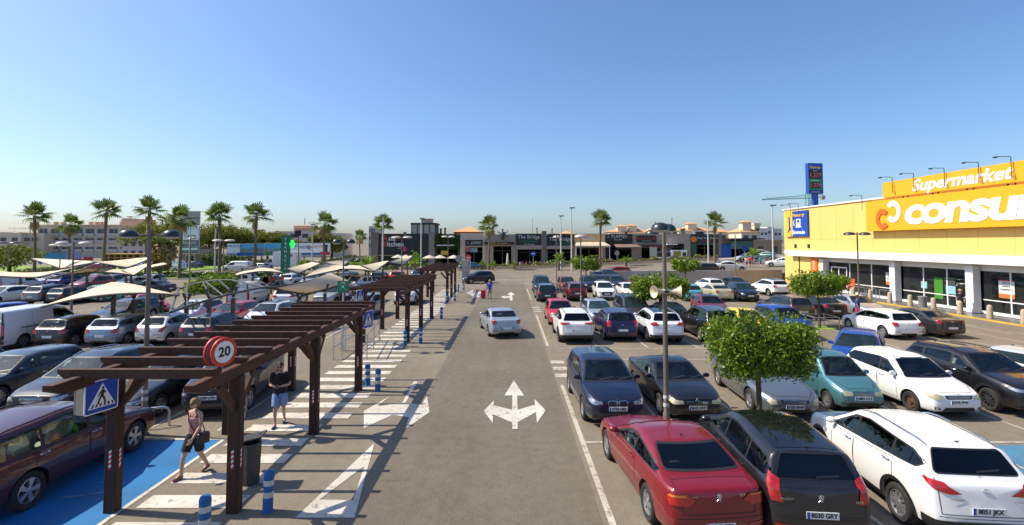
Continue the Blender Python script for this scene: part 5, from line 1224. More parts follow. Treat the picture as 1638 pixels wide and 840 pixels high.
# ================================================================ PLANTS
leafm=mat('ficus_leaf',(.07,.135,.008),.42,col2=(.24,.335,.02),island=True,trans=.33)
pinem=mat('pine_needles',(.10,.125,.012),.7,col2=(.27,.27,.03),island=True,trans=.25)
palmm=mat('palm_leaf',(.065,.11,.015),.5,col2=(.17,.22,.04),island=True,trans=.3)
deadm=mat('dead_palm_leaf',(.30,.20,.08),.8,col2=(.45,.32,.15),island=True)
shrubm=mat('shrub_leaf',(.035,.080,.012),.6,col2=(.12,.16,.035),island=True,trans=.2); yshrub=mat('bright_shrub_leaf',(.12,.22,.02),.6,col2=(.25,.36,.03),island=True,trans=.3)
dryhedge=mat('dry_hedge_leaf',(.09,.11,.025),.7,col2=(.30,.25,.10),island=True,trans=.15)
bark=mat('grey_bark',(.085,.065,.045),.9,var=.3,scale=12,bump=.3); palmbark=mat('palm_bark',(.19,.135,.085),.9,var=.3,scale=7,bump=.4,stretch=(1,1,5))
nr=np.random.default_rng(5)
def leaves(pts,size,up=.3,asp=.5,jit=.3,normals=None):
    """one small folded leaf (2 triangles) at each point; returns verts, faces"""
    n=len(pts); d=nr.normal(size=(n,3)); d/=np.linalg.norm(d,axis=1)[:,None]
    a=nr.normal(size=(n,3)); a-= (a*d).sum(1)[:,None]*d; a/=np.linalg.norm(a,axis=1)[:,None]; b=np.cross(d,a)
    s=size*(1+jit*nr.normal(size=n))[:,None]
    v=np.stack([pts-a*s,pts+b*s*asp,pts+a*s,pts-b*s*asp],1).reshape(-1,3)
    return v,np.arange(4*n).reshape(n,4)
def leafmesh(name,pts,size,m,asp=.5):
    v,f=leaves(pts,size,asp=asp); me=bpy.data.meshes.new(name); me.vertices.add(len(v)); me.vertices.foreach_set('co',v.ravel()); me.loops.add(f.size); me.loops.foreach_set('vertex_index',f.ravel().astype(np.int32)); me.polygons.add(len(f)); me.polygons.foreach_set('loop_start',np.arange(0,f.size,4,dtype=np.int32)); me.materials.append(m); me.update(calc_edges=True); me.validate(); return me
def blob(c,r,n,shell=.55,flat=1.0):
    d=nr.normal(size=(n,3)); d/=np.linalg.norm(d,axis=1)[:,None]; rr=(shell+(1-shell)*nr.random(n)**.6)[:,None]
    return np.array(c)+d*rr*np.array(r)
def clipped_tree(loc,w,d,z0,z1,n,size,label,seed,lean=0,group='clipped trees between the parking bays'):
    g=np.random.default_rng(seed)
    t=thing('clipped_tree',label,'tree',loc,0,group)
    # crown: clipped box-like head with uneven bulges, made of leaf clumps
    H=z1-z0; cl=[]
    nc=int(46+n/260); pts=[]
    rb=.17*min(w,H*1.6)
    for i in range(nc):
        u=g.uniform(-1,1,3); k=max(abs(u)); u=u/k*(g.uniform(.35,1.0)**.45)
        e=(abs(u[0])**5+abs(u[1])**5)**.2
        if e>1: u[:2]/=e
        if u[2]<-.3: u[:2]*=.86
        r=rb*g.uniform(.75,1.2)
        c=(u[0]*(w/2-r),u[1]*(d/2-r),z0+H/2+u[2]*(H/2-r*.8)-(.10*g.random() if u[2]<-.5 else 0))
        pts.append(blob(c,(r*1.1,r*1.1,r*.85),n//nc,.3))
    # stray shoots
    for i in range(int(n*.0025)+8):
        a=g.uniform(0,6.28); rr=g.uniform(.2,1.0); p=np.array([math.cos(a)*rr*w/2,math.sin(a)*rr*d/2,z1-.05 if rr<.85 else g.uniform(z0,z1)])
        pts.append(p+np.array([math.cos(a)*.05*rr,math.sin(a)*.05*rr,.12])*g.random((7,1))*1.6)
    link('crown',leafmesh('crown',np.concatenate(pts),size,leafm,.45),t)
    m=MB(); m.tube([(0,0,0),(.02,0,.5),(.0,.02,z0+.1),(.0,0,z0+H*.5)],[.10,.075,.065,.04],8)
    for i in range(7):
        a=i*.9+seed; m.tube([(0,0,z0-.05+.04*i),(math.cos(a)*w*.2,math.sin(a)*d*.2,z0+H*.35),(math.cos(a)*w*.36,math.sin(a)*d*.36,z0+H*.6)],[.045,.03,.012],5)
    m.build('trunk',[bark],t,60); return t
clipped_tree((6.52,13.3,0),2.72,2.35,1.72,3.24,30000,.050,'nearest big clipped leafy tree between silver coupe and teal car',3)
c=at(1311,524); clipped_tree(c,3.3,3.0,1.9,3.35,10000,.075,'flat-topped clipped tree beside the supermarket entrance',4)
clipped_tree((1054-816 and (1054-816)*33.5/800,33.5,0),4.3,2.6,1.35,3.05,8500,.09,'clipped tree behind the cream loudspeakers in the parking rows',5)
clipped_tree(((937-816)*61/800,61,0),3.9,3.2,1.8,3.55,2500,.16,'dark clipped tree behind the slim pale lamp, at lot end',6)
clipped_tree(((1095-816)*60.5/800,60.5,0),3.4,3,1.75,3.35,2200,.16,'round clipped tree against the low grey wall above teal hatchback',7)
clipped_tree(((335-816)*35/800,35.5,0),3.6,3.0,1.45,3.05,4200,.11,'leafy clipped tree inside the bare canopy frame at left',8)
# ---- fan palms
def palm_meshes(h,seed,rad=2.0,skirt=0):
    g=np.random.default_rng(seed)
    mt=MB(); k=8; P=[(.15*math.sin(i*.5+seed)*i/k,.1*math.cos(i*.4)*i/k,h*i/k) for i in range(k+1)]
    mt.tube(P,[.30,.24,.21,.20,.19,.19,.19,.22,.20],9); me_t=mt.mesh('trunk',[palmbark],60)
    top=Vector(P[-1]); m=MB(); dead=MB()
    nl=17
    for i in range(nl+skirt):
        az=i*2.39996+g.uniform(-.35,.35); f=i/nl; isdead=i>=nl
        el=R(78)-(f**.85)*R(112)+g.uniform(-.2,.2) if not isdead else R(-62-20*g.random())
        d=Vector((math.cos(az)*math.cos(el)+.14,math.sin(az)*math.cos(el),math.sin(el))).normalized()
        lp=rad*g.uniform(.36,.56); c=top+Vector((0,0,.1))+d*lp-Vector((0,0,.10*lp))
        M=dead if isdead else m
        M.beam(top+d*.1,c,.05,.035)
        side=d.cross(Vector((0,0,1)))
        if side.length<.1: side=Vector((1,0,0))
        side.normalize(); upv=side.cross(d).normalized(); fl=rad*g.uniform(.52,.72); tilt=g.uniform(-.5,.5); side=(side*math.cos(tilt)+upv*math.sin(tilt)).normalized(); upv=side.cross(d).normalized()
        ns=17
        for j in range(ns):
            a=(j/(ns-1)-.5)*R(230); ca,sa=math.cos(a),math.sin(a)
            dd=(d*ca+side*sa+upv*.10).normalized(); L=fl*(.62+.38*max(0,ca))*g.uniform(.85,1.1)
            w=upv.cross(dd).normalized()*.085*rad/2; mid=c+dd*L*.55; q=c+dd*L*.84-Vector((0,0,.05*L)); tip=c+dd*L-Vector((0,0,(.22+.2*g.random())*L*(1 if not isdead else .3)))
            M.add([c,mid-w,mid+w,q+w*.6,q-w*.6,tip],[(0,1,2),(1,4,3,2),(4,5,3)])
    return me_t,m.mesh('crown',[palmm],fix=False),(dead.mesh('dead_fronds',[deadm],fix=False) if dead.f else None)
PALM=[palm_meshes(9.6,i+1,2.35,skirt=[1,4,0][i]) for i in range(3)]
def palm(px,D,top,var,label,sc=1.0,rz=0,gr='tall fan palms'):
    z0=hgt((px-816)*D/800,D); zt=5.2+(389-top)*D/800; t=thing('fan_palm',label,'palm',((px-816)*D/800,D,z0),rz,gr)
    s=(zt-z0)/11.6*1.0; tr,cr,de=PALM[var]
    for n,me in (('trunk',tr),('crown',cr),('dead_fronds',de)):
        if me: o=link(n,me,t); o.scale=(sc,sc,s)
    for o in t.children:
        if o.name.startswith(('crown','dead')): o.scale=(sc,sc,sc); o.location=(0,0,9.6*(s-sc))
    return t
palm(57,76,325,0,'far left tall fan palm in front of the grey apartments',1.0,.3); palm(112,84,343,1,'shorter fan palm second from the left in front of apartments',.88,1.2); palm(168,76,318,2,'fan palm left of the pink tower on the apartment roof',1.0,2.2)
palm(236,76,314,0,'tallest fan palm rising behind the nearest left lamp post',1.0,3.1); palm(289,73,331,1,'fan palm directly left of the stacked advertising boards',1.0,4.0); palm(352,76,326,2,'fan palm between the stacked boards and the pine trees',1.0,5.0)
palm(409,76,325,0,'fan palm over the left end of the long billboard',1.0,1.7); palm(519,82,342,1,'fan palm in front of the white end of the billboard',1.0,.9); palm(612,104,345,2,'fan palm behind the black restaurant parapet',1.05,.2)
palm(782,98,347,1,'fan palm between the pale beige facade and grill restaurant',1.0,2.7); palm(960,96,338,2,'fan palm in front of the beige restaurant awning',1.05,1.1); palm(1143,92,343,0,'fan palm beside the dark burger restaurant at right',.95,2.0)
palm(576,150,371,1,'small distant fan palm left of the black restaurant wall',1.0,0)
# low palms
def low_palm(px,D,h,label,m_=None):
    x=(px-816)*D/800; t=thing('low_palm',label,'palm',(x,D,hgt(x,D)),px,'small palms by the road'); m=MB(); g=np.random.default_rng(int(px))
    mt=MB(); mt.tube([(0,0,0),(0,0,h*.45)],[.22,.16],7); mt.build('trunk',[palmbark],t,60)
    for i in range(26):
        az=i*2.4; el=g.uniform(-.1,1.4); d=Vector((math.cos(az)*math.cos(el),math.sin(az)*math.cos(el),math.sin(el))); L=h*.62*g.uniform(.7,1.1); a=Vector((0,0,h*.45)); b=a+d*L*.6; c=a+d*L-Vector((0,0,L*.25*math.cos(el)))
        w=d.cross(Vector((0,0,1)));w=w.normalized()*L*.09 if w.length>.05 else Vector((.1,0,0)); m.add([a,b-w,c,b+w],[(0,1,2,3)])
        for k in range(5):
            q=a.lerp(c,.3+.14*k); s_=1 if k%2 else -1; m.add([q,q+w*3*s_+d*.1*L-Vector((0,0,.08*L)),q+d*.14*L],[(0,1,2)])
    m.build('crown',[m_ or yshrub],t,fix=False); return t
for a in ((822,100,1.7,'small yellow-green palm right of the beige shop entrance'),(771,100,1.9,'small palm left of the round road sign'),(788,97,1.9,'small palm in front of the dark cafe opening'),(894,90,3.6,'bushy yellow-green palm behind the thin pale lamp'),(1001,90,2.6,'small palm in front of the awning restaurant'),(1203,84,3.0,'small palm beside the bright blue wall panel'),(482,80,2.6,'small palm on the verge under the billboard'),(590,74,3.6,'leafy palm shrub between canopy tips'),(665,84,3.8,'tall leafy shrub left of the white parasols')): low_palm(*a)
# ---- bushes, hedges, pines
def bush(name,label,cat,c,r,n,size,m_,group=None,trunk=False,clumps=10,kind=None,flat=.8):
    t=None; g=np.random.default_rng(int(abs(c[0])*13+abs(c[1])*7)); pts=[]
    for i in range(clumps):
        u=g.normal(size=3); u/=np.linalg.norm(u); q=np.array([u[0]*r[0]*.62,u[1]*r[1]*.62,r[2]*(1+u[2]*.55)])
        k=g.uniform(.35,.6); pts.append(blob(q,(r[0]*k,r[1]*k,r[2]*k*flat),n//clumps,.45))
    P_=np.concatenate(pts); P_[:,2]=np.maximum(P_[:,2],.03)
    me=leafmesh('crown',P_,size,m_,.6)
    if trunk:
        t=thing(name,label,cat,c,0,group); link('crown',me,t); m=MB(); m.tube([(0,0,0),(.1,0,r[2]*.5),(0,0,r[2]*1.1)],[trunk,trunk*.8,trunk*.4],7)
        for k in range(5): m.tube([(0,0,r[2]*.4),(r[0]*.5*math.cos(k*1.3),r[1]*.5*math.sin(k*1.3),r[2]*1.0)],[trunk*.5,trunk*.2],5)
        m.build('trunk',[bark],t,60); return t
    return tag(link(name,me,None,c),label,cat,group,kind)
def pine(px,D,top,w,label,seed):
    x=(px-816)*D/800; H=(5.2+(389-top)*D/800)*1.15; g=np.random.default_rng(seed); t=thing('umbrella_pine',label,'tree',(x,D,0),0,'umbrella pines behind the road'); pts=[]
    for i in range(26):
        a=g.uniform(0,6.28); r=math.sqrt(g.random())*w/2*.8; q=np.array([math.cos(a)*r,math.sin(a)*r,H*.86-H*.30*(r/(w/2))**2-g.uniform(0,H*.30)]); k=w*g.uniform(.13,.2); pts.append(blob(q,(k,k,k*.55),230,.4))
    link('crown',leafmesh('crown',np.concatenate(pts),.26,pinem,.35),t); m=MB(); m.tube([(0,0,0),(.3,0,H*.4),(0,0,H*.8)],[.35,.28,.12],8)
    for k in range(6): m.tube([(.2,0,H*.4),(w*.28*math.cos(k*1.05),w*.28*math.sin(k*1.05),H*.72)],[.16,.06],5)
    m.build('trunk',[bark],t,60)
for a in ((240,128,352,13,'umbrella pine behind the tallest left palm',1),(268,126,345,14,'tall umbrella pine left of the stacked boards',2),(290,116,362,10,'lower yellow-green pine behind the stacked boards',3),(333,124,356,11,'umbrella pine just right of the stacked boards',4),(352,122,358,10,'umbrella pine behind the lone palm',5),(377,126,363,11,'umbrella pine above the left billboard',6),(399,130,366,11,'umbrella pine behind the palm over the billboard',7),(428,128,368,10,'dark umbrella pine left of the pharmacy column',8),(455,132,376,9,'low dark pine behind the pharmacy column',9),(516,120,372,8,'round pine right of the flat distant apartments',10),(530,122,374,7,'small round pine behind the white billboard end',12)): pine(*a)
c=(( 18-816)*88/800,88,0); bush('olive_tree','dark rounded tree on the grass at the far left','tree',c,(5.2,4,2.6),5200,.16,pinem,None,.25,16)
bush('thatch_palm','shaggy palm with hanging dead fronds behind the left lamp post','palm',((258-816)*84/800,84,0),(2.5,2.5,2.9),2600,.28,deadm,None,.3,12); bush('palm_top','green bushy palm head above the shaggy dead fronds','palm',((256-816)*84.5/800,84.5,4.4),(2.6,2.4,1.0),1300,.3,palmm,None,None,8)
for i,(px,D,w,h,lab,mm) in enumerate(((72,84,6,1.4,'low round bush on the grass beneath the second palm',dryhedge),(92,84,4,1.1,'small olive bush right of the blue road sign on grass',shrubm),(545,110,5,2.2,'green bush below the white end of the billboard',shrubm),(560,100,5,1.8,'bright bush behind the canopies right of the billboard',yshrub),(572,112,6,3.0,'rounded shrub left of the black restaurant wall',shrubm),(530,112,4,1.8,'dark bush under the red corner of the billboard',shrubm),(405,112,8,1.6,'dry shrub bank below the first billboard',dryhedge),(430,112,6,1.4,'dry brown bush behind the box truck cab',dryhedge),(380,112,6,3,'green shrub under the left billboard',shrubm),(345,112,5,3.4,'tall shrub right of the cream kiosk',shrubm),(395,118,5,2.6,'dark shrub behind the left billboard edge',shrubm),(1318,150,12,4,'dark green distant tree left of supermarket corner',pinem))):
    x=(px-816)*D/800; bush('bush',lab,'bush',(x,D,0),(w/2*1.2,w/2,h/2),1500,.16 if D<105 else .2,mm,'bushes along the road',None,8)
# hedges (uncountable greenery)
def hedge(x0,x1,y0,y1,h,n,m_,size,name='hedge_foliage',fz=None):
    p=nr.random((n,3)); p[:,0]=x0+(x1-x0)*p[:,0]; p[:,1]=y0+(y1-y0)*p[:,1]; hh=h*(.72+.28*np.sin(p[:,0]*2.1)*np.sin(p[:,0]*.77+1)); p[:,2]=p[:,2]**.7*hh
    if fz is not None: p[:,2]+=np.array([fz(a) for a in p[:,0]])
    return tag(link(name,leafmesh(name,p,size,m_,.6)),kind='stuff')
hedge(-80,-24,74.5,76.5,.95,9000,shrubm,.13); hedge(-22,5,102.2,104.0,1.3,5200,dryhedge,.16,'hedge_plants'); hedge(5,42,101.2,102.8,1.25,8500,dryhedge,.15,'hedge_plants',lambda a:hgt(a,102)+.1); hedge(-40,-22,97,99,.9,2200,shrubm,.16)
hedge(-62,-35,112,116,1.6,3500,dryhedge,.2,'dry_bank_plants')
# stone planter wall in front of the restaurants
stone=mat('planter_stone',(.42,.33,.22),.9,var=.3,scale=3)
m=MB(); V=[]; xs=[-22,3,12,24,36,42]
for y in (100.9,101.2):
    for x in xs: V+= [(x,y,hgt(x,101)-.1),(x,y,hgt(x,101)+.55)]
n=len(xs)*2
for i in range(len(xs)-1):
    a=i*2; m.f+=[(a,a+2,a+3,a+1),(n+a,n+a+1,n+a+3,n+a+2),(a+1,a+3,n+a+3,n+a+1)]; m.m+=[0,0,0]
m.v=V; tag(m.build('planter_wall',[stone]),'low tan stone planter wall in front of the restaurants','wall')
# ================================================================ RESTAURANT ROW (front at Y=108)
YF=108.0
def fx(px,D=YF): return (px-816)*D/800
def fz(py,D=YF): return 5.2+(389-py)*D/800
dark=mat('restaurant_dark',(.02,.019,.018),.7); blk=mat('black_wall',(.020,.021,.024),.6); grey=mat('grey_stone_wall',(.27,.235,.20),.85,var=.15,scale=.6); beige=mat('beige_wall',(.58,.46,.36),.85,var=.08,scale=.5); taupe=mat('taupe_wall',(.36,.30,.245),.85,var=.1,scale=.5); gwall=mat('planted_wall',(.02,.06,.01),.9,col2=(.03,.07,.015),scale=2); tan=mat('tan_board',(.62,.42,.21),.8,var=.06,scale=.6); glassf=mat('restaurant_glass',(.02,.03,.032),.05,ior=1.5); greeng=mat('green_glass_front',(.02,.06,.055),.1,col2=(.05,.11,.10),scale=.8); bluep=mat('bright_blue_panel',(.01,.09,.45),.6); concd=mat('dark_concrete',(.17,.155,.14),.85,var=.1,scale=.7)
goldt=mat('gold_lettering',(.6,.40,.08),.5); pale=mat('pale_lettering',(.62,.62,.62),.5); redt=mat('red_lettering',(.62,.05,.05),.5); greent=mat('green_lettering',(.03,.28,.08),.5); parasol_m=mat('cream_parasol',(.62,.57,.48),.8,trans=.2)
def block(name,label,px0,px1,top,wallm_,open_=None,depth=14,Y=YF,cat='restaurant',bot=None):
    """a restaurant unit: side walls, deep dark opening, upper front; open_=(px0,px1,py top,py bottom)"""
    x0,x1=fx(px0,Y),fx(px1,Y); zt=fz(top,Y); zg=hgt((x0+x1)/2,Y); xc=(x0+x1)/2
    t=thing(name,label,cat,(xc,Y,zg)); W=x1-x0; H=zt-zg
    m=MB()
    if open_:
        a,b=fx(open_[0],Y)-xc,fx(open_[1],Y)-xc; zo=fz(open_[2],Y)-zg
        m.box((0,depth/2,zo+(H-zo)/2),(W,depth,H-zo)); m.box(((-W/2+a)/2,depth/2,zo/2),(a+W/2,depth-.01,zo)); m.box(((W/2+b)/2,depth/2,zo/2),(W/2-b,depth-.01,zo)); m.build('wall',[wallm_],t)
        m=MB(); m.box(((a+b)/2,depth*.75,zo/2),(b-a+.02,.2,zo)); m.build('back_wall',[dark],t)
        m=MB(); k=max(2,int((b-a)/2.2))
        for i in range(1,k): m.box((a+(b-a)*i/k,.9,zo/2),(.12,.12,zo))
        m.box(((a+b)/2,.9,zo*.78),(b-a,.08,.08)); m.build('shopfront_frame',[concd],t)
    else:
        m.box((0,depth/2,H/2),(W,depth,H)); m.build('wall',[wallm_],t)
    return t,xc,zg
def sign_on(t,xc,zg,px0,px1,py0,py1,m_,texts,name='sign_board',Y=YF,proud=.25):
    x0,x1=fx(px0,Y)-xc,fx(px1,Y)-xc; z1,z0=fz(py0,Y)-zg,fz(py1,Y)-zg
    m=MB(); m.box(((x0+x1)/2,-proud/2,(z0+z1)/2),(x1-x0,proud,z1-z0)); o=m.build(name,[m_],t)
    for st,px,py,size,tm,k in texts: text('lettering',st,size,tm,(fx(px,Y)-xc,-proud-.03,fz(py,Y)-zg),FACE,o,extr=.01,**k)
    return o
# Asia Kitchen
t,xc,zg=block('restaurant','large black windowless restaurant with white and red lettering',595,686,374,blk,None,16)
text('lettering','sia',1.55,pale,(fx(627)-xc,-.04,fz(381.5)-zg),FACE,t,off=.03); text('lettering','itchen',1.5,pale,(fx(632.5)-xc,-.04,fz(391)-zg),FACE,t,off=.03); text('lettering','A',1.5,redt,(fx(616.5)-xc,-.04,fz(381.5)-zg),FACE,t,off=.03); text('lettering','K',1.5,redt,(fx(616.5)-xc,-.04,fz(391)-zg),FACE,t,off=.03); text('lettering','sushi',.5,pale,(fx(640)-xc,-.04,fz(397)-zg),FACE,t)
m=MB(); m.box((fx(600)-xc,-.15,fz(400)-zg),(1.6,.3,7.6)); m.box((fx(648)-xc,-.15,fz(375)-zg),(.6,.3,1.0)); m.build('pilaster',[concd],t)
m=MB(); m.box((fx(648)-xc,-.1,fz(398.5)-zg),(.65,.1,1.0)); m.build('pink_panel',[mat('pink_panel',(.5,.06,.2),.6)],t)
m=MB(); m.box((fx(625)-xc,-.3,fz(408.5)-zg),(6.5,.6,.18)); m.build('canopy',[grey],t); m=MB(); m.box((fx(625)-xc,-.06,fz(414)-zg),(6.0,.1,1.3)); m.build('window',[glassf],t)
# roof lounge (glass box)
x0,x1=fx(658)-xc,fx(696)-xc; z0=fz(374)-zg; z1=fz(359)-zg
m=MB(); m.box(((x0+x1)/2,3,z1+.15),(x1-x0+.4,6,.35)); 
for f in (0,.25,.5,.75,1): m.box((x0+(x1-x0)*f,.15,(z0+z1)/2),(.14,.14,z1-z0))
m.build('roof_lounge_frame',[blk],t); 
for yy in (.3,5.8): m=MB(); m.box(((x0+x1)/2,yy,(z0+z1)/2),(x1-x0-.1,.05,z1-z0)); m.build('roof_lounge_glass',[mat('pale_glass',(.36,.37,.33),.1,ior=1.5)],t)

m=MB(); m.box((fx(680)-xc,3,z1+.75),(2.2,2.2,.9)); m.box((fx(680)-xc,3,z1+1.25),(2.6,2.6,.14)); m.build('chimney_cap',[beige],t)
# stone tower + green wall
t,xc,zg=block('restaurant','narrow grey stone pier beside the black restaurant',686,695.5,371.5,grey,None,12)
t,xc,zg=block('restaurant','restaurant front covered with dark green planted wall',695.5,736,374.5,gwall,(699,732,399,430))
m=MB(); m.box((fx(713)-xc,-.2,fz(392.5)-zg),(3.8,.4,.22)); m.build('light_strip',[pale],t)
p_=np.stack([nr.uniform(fx(695.6)-xc,fx(735.8)-xc,3000),-nr.random(3000)*.22,nr.uniform(fz(398.5)-zg,fz(375)-zg,3000)],1); link('ivy',leafmesh('ivy',p_,.14,mat('ivy_leaf',(.02,.06,.008),.6,col2=(.06,.12,.02),island=True),.6),t)
# Joias
t,xc,zg=block('shop','pale beige shop front with small black sign board',736,776,373,beige,(744,772,395.5,432))
sign_on(t,xc,zg,744.5,772,384,393.5,black,[('JOIAS',761,388.7,.85,pale,dict(shear=.3)),('♪',749,388.7,.7,pale,{})])
m=MB(); m.box((fx(757)-xc,.6,fz(400)-zg),(1.8,.1,1.0)); m.build('menu_screen',[mat('screen_pale',(.25,.32,.38),.4)],t); m=MB(); m.box((fx(747.5)-xc,-.1,fz(399)-zg),(.7,.1,.95)); m.build('poster',[mat('pink_poster',(.45,.10,.12),.6)],t)
# cafe with gold letters and steer-head figure
t,xc,zg=block('restaurant','taupe grill restaurant with gold lettering and dark statue',776,824,375,taupe,(789,818,394,432))
sign_on(t,xc,zg,775,822,387.3,391.3,black,[('BEEF Jeronimo',798,389.3,.62,goldt,dict(shear=.25))],proud=.5)
m=MB(); cxx=fx(804)-xc; zb2=fz(384)-zg
m.lathe([(.0001,.0),(.25,.1),(.5,.8),(.62,1.3),(.4,1.75),(.12,1.85),(.16,2.1),(.2,2.3),(.0001,2.45)],(cxx,-.5,zb2),10)
for sg in (-1,1): m.tube([(cxx+sg*.45,-.5,zb2+1.45),(cxx+sg*1.0,-.5,zb2+1.7),(cxx+sg*1.1,-.5,zb2+2.2)],[.16,.11,.05],6)
m.build('figure',[mat('dark_figure',(.05,.055,.07),.5)],t,50)
m=MB(); m.lathe([(.0001,3.0),(.14,2.9),(.3,1.2),(.36,.6),(.15,.55),(.1,0)],(0,0,0),8); o=tag(m.build('closed_parasol',[parasol_m],None,60,(fx(812,104.5),104.5,hgt(0,104)+.1)),'closed cream parasol standing before the grill restaurant','parasol')
# The Bridge
t,xc,zg=block('restaurant','dark restaurant with left of two matching green and white signs',824,872,374.5,grey,(828,866,398,432))
sign_on(t,xc,zg,825.5,867,374,392.5,black,[('The Bridge',846,379.3,1.08,pale,{}),('irish bar & grill',846,386,.62,greent,{}),('The Bridge',846,390.8,.5,pale,{})])
sign_on(t,xc,zg,824.5,872,392.7,399,taupe,[],name='fascia',proud=.6)
m=MB(); m.box((fx(870)-xc,-.4,fz(384)-zg),(1.0,.8,3.8)); m.build('pier',[concd],t)
t,xc,zg=block('restaurant','dark restaurant with right of two matching green and white signs',872,918,375,concd,(876,916,398,432))
sign_on(t,xc,zg,876.5,917.5,374.2,393,black,[('The Bridge',896,383,1.08,pale,{}),('irish bar & grill',900,389.5,.55,greent,{})])
sign_on(t,xc,zg,872,918,393.2,398.5,taupe,[],name='fascia',proud=.6)
# beige awning restaurant
t,xc,zg=block('restaurant','tan restaurant with striped cream awning and terrace screen',918,968,374,tan,(921,965,391,420))
text('lettering','Apollo',1.15,pale,(fx(941)-xc,-.05,fz(381)-zg),FACE,t,off=.02)
m=MB(); x0,x1=fx(917)-xc,fx(972)-xc; z1=fz(387)-zg; z0=fz(393)-zg
m.add([(x0+.6,-.1,z1),(x1-.8,-.1,z1),(x1,-3,z0),(x0,-3,z0),(x1,-3,z0-.35),(x0,-3,z0-.35)],[(0,1,2,3),(3,2,4,5)]); so=m.build('awning',[mat('striped_awning',(.66,.58,.45),.8,col2=(.45,.30,.17),scale=.9,stretch=(3,.01,.01))],t)
m=MB(); 
for x in (x0+.2,x1-.2,x1-1.8): m.box((x,-2.9,z0/2),(.14,.14,z0))
m.build('awning_post',[signw],t)
m=MB(); m.box((fx(936)-xc,-3,fz(413)-zg-.5),(3.2,.1,1.3)); m.box((fx(955)-xc,-3,fz(413)-zg-.5),(2.6,.1,1.3)); m.build('terrace_screen',[mat('tan_screen',(.36,.22,.11),.8)],t)
# Flames
t,xc,zg=block('restaurant','black fronted grill restaurant with brown scalloped awning',968,1010,375,blk,(972,1009,394,426))
sign_on(t,xc,zg,969,1011,374.5,388,black,[('FLAMES',990,378.5,1.0,pale,{}),('GRILL BAR',988,383.5,.38,pale,{}),('x',972.5,378.5,.8,pale,{}),('beer',1005.5,379,.5,redt,{})])
m=MB(); x0,x1=fx(981)-xc,fx(1022)-xc; z1=fz(390)-zg; z0=fz(395)-zg; m.add([(x0,-.1,z1),(x1-1,-.1,z1),(x1,-2.4,z0),(x0,-2.4,z0),(x1,-2.4,z0-.25),(x0,-2.4,z0-.25)],[(0,1,2,3),(3,2,4,5)]); m.build('awning',[mat('brown_awning',(.14,.07,.05),.8,col2=(.30,.22,.18),scale=2,stretch=(3,.01,.01))],t)
# next unit, red lettering
t,xc,zg=block('restaurant','taupe restaurant with black board and small red lettering',1010,1058,374.5,taupe,(1026,1056,395,426))
sign_on(t,xc,zg,1018.5,1049,377,387.5,black,[('KING\'S COURT',1033.5,382,.72,redt,{}),('RESTAURANTE',1033.5,385.7,.3,pale,{})])
sign_on(t,xc,zg,1024,1075,391.5,397,mat('dark_fascia',(.05,.035,.03),.7),[('BAR GRILL',1045,394.3,.45,redt,{})],proud=1.2)
m=MB(); m.box((fx(1042)-xc,-1.3,fz(408)-zg),(1.5,.2,3.4)); m.build('menu_board',[mat('cream_board',(.45,.45,.36),.7)],t); m=MB(); m.box((fx(1071)-xc,-1,fz(391)-zg),(2.2,1.6,.22)); m.build('awning',[signw],t)
# big taupe block
t,xc,zg=block('shop','wide plain taupe concrete shop front with white counters',1058,1104,374,taupe,(1074,1094.5,390,402))
m=MB(); m.box((fx(1060)-xc,-1,fz(408)-zg),(3.2,1.2,1.4)); m.box((fx(1082)-xc,-1.0,fz(407)-zg),(3.4,.8,1.9)); m.build('counter',[signw],t); m=MB(); m.box((fx(1079.5)-xc,-1.45,fz(405.5)-zg),(1.5,.1,1.0)); m.build('food_poster',[mat('food_poster',(.45,.22,.03),.6,col2=(.12,.25,.03),scale=3)],t); m=MB(); m.box((fx(1090.5)-xc,-1.42,fz(407)-zg),(.7,.08,.9)); m.box((fx(1058)-xc,-1.62,fz(407)-zg),(2.8,.08,1.0)); m.build('window',[blk],t)
# burger
t,xc,zg=block('restaurant','dark green glazed burger restaurant with orange emblem and sign',1104,1149,374.5,greeng,(1114,1144,392,424))
sign_on(t,xc,zg,1105,1148,375,388,mat('dark_teal_board',(.025,.035,.045),.6),[('New York Burger',1131,381,.62,pale,{}),('RESTAURANT',1130,386,.34,redt,{})])
m=MB(); m.lathe([(.0001,-.34),(.62,-.34),(.62,-.28),(.0001,-.28)],(fx(1109)-xc,0,fz(383)-zg),16,'y'); m.build('emblem',[mat('orange_emblem',(.6,.22,.05),.5)],t)
t,xc,zg=block('pier','grey concrete pier right of the burger restaurant',1149,1155,372,grey,None,10,cat='pier')
t,xc,zg=block('restaurant','low glazed terrace restaurant with bright blue end panel',1155,1205,383,concd,(1168,1203,385,414),12)
m=MB(); m.box((fx(1161)-xc,-.15,fz(402)-zg),(1.9,.2,3.0)); m.build('blue_panel',[bluep],t); m=MB(); m.box((fx(1181)-xc,-2,fz(382.5)-zg),(7,5,.25)); m.build('flat_roof',[blk],t); m=MB(); m.box((fx(1185)-xc,-.2,fz(392)-zg),(4.6,.1,1.7)); m.build('teal_glazing',[mat('teal_glass',(.03,.15,.18),.15,col2=(.10,.28,.30),scale=1.2)],t)
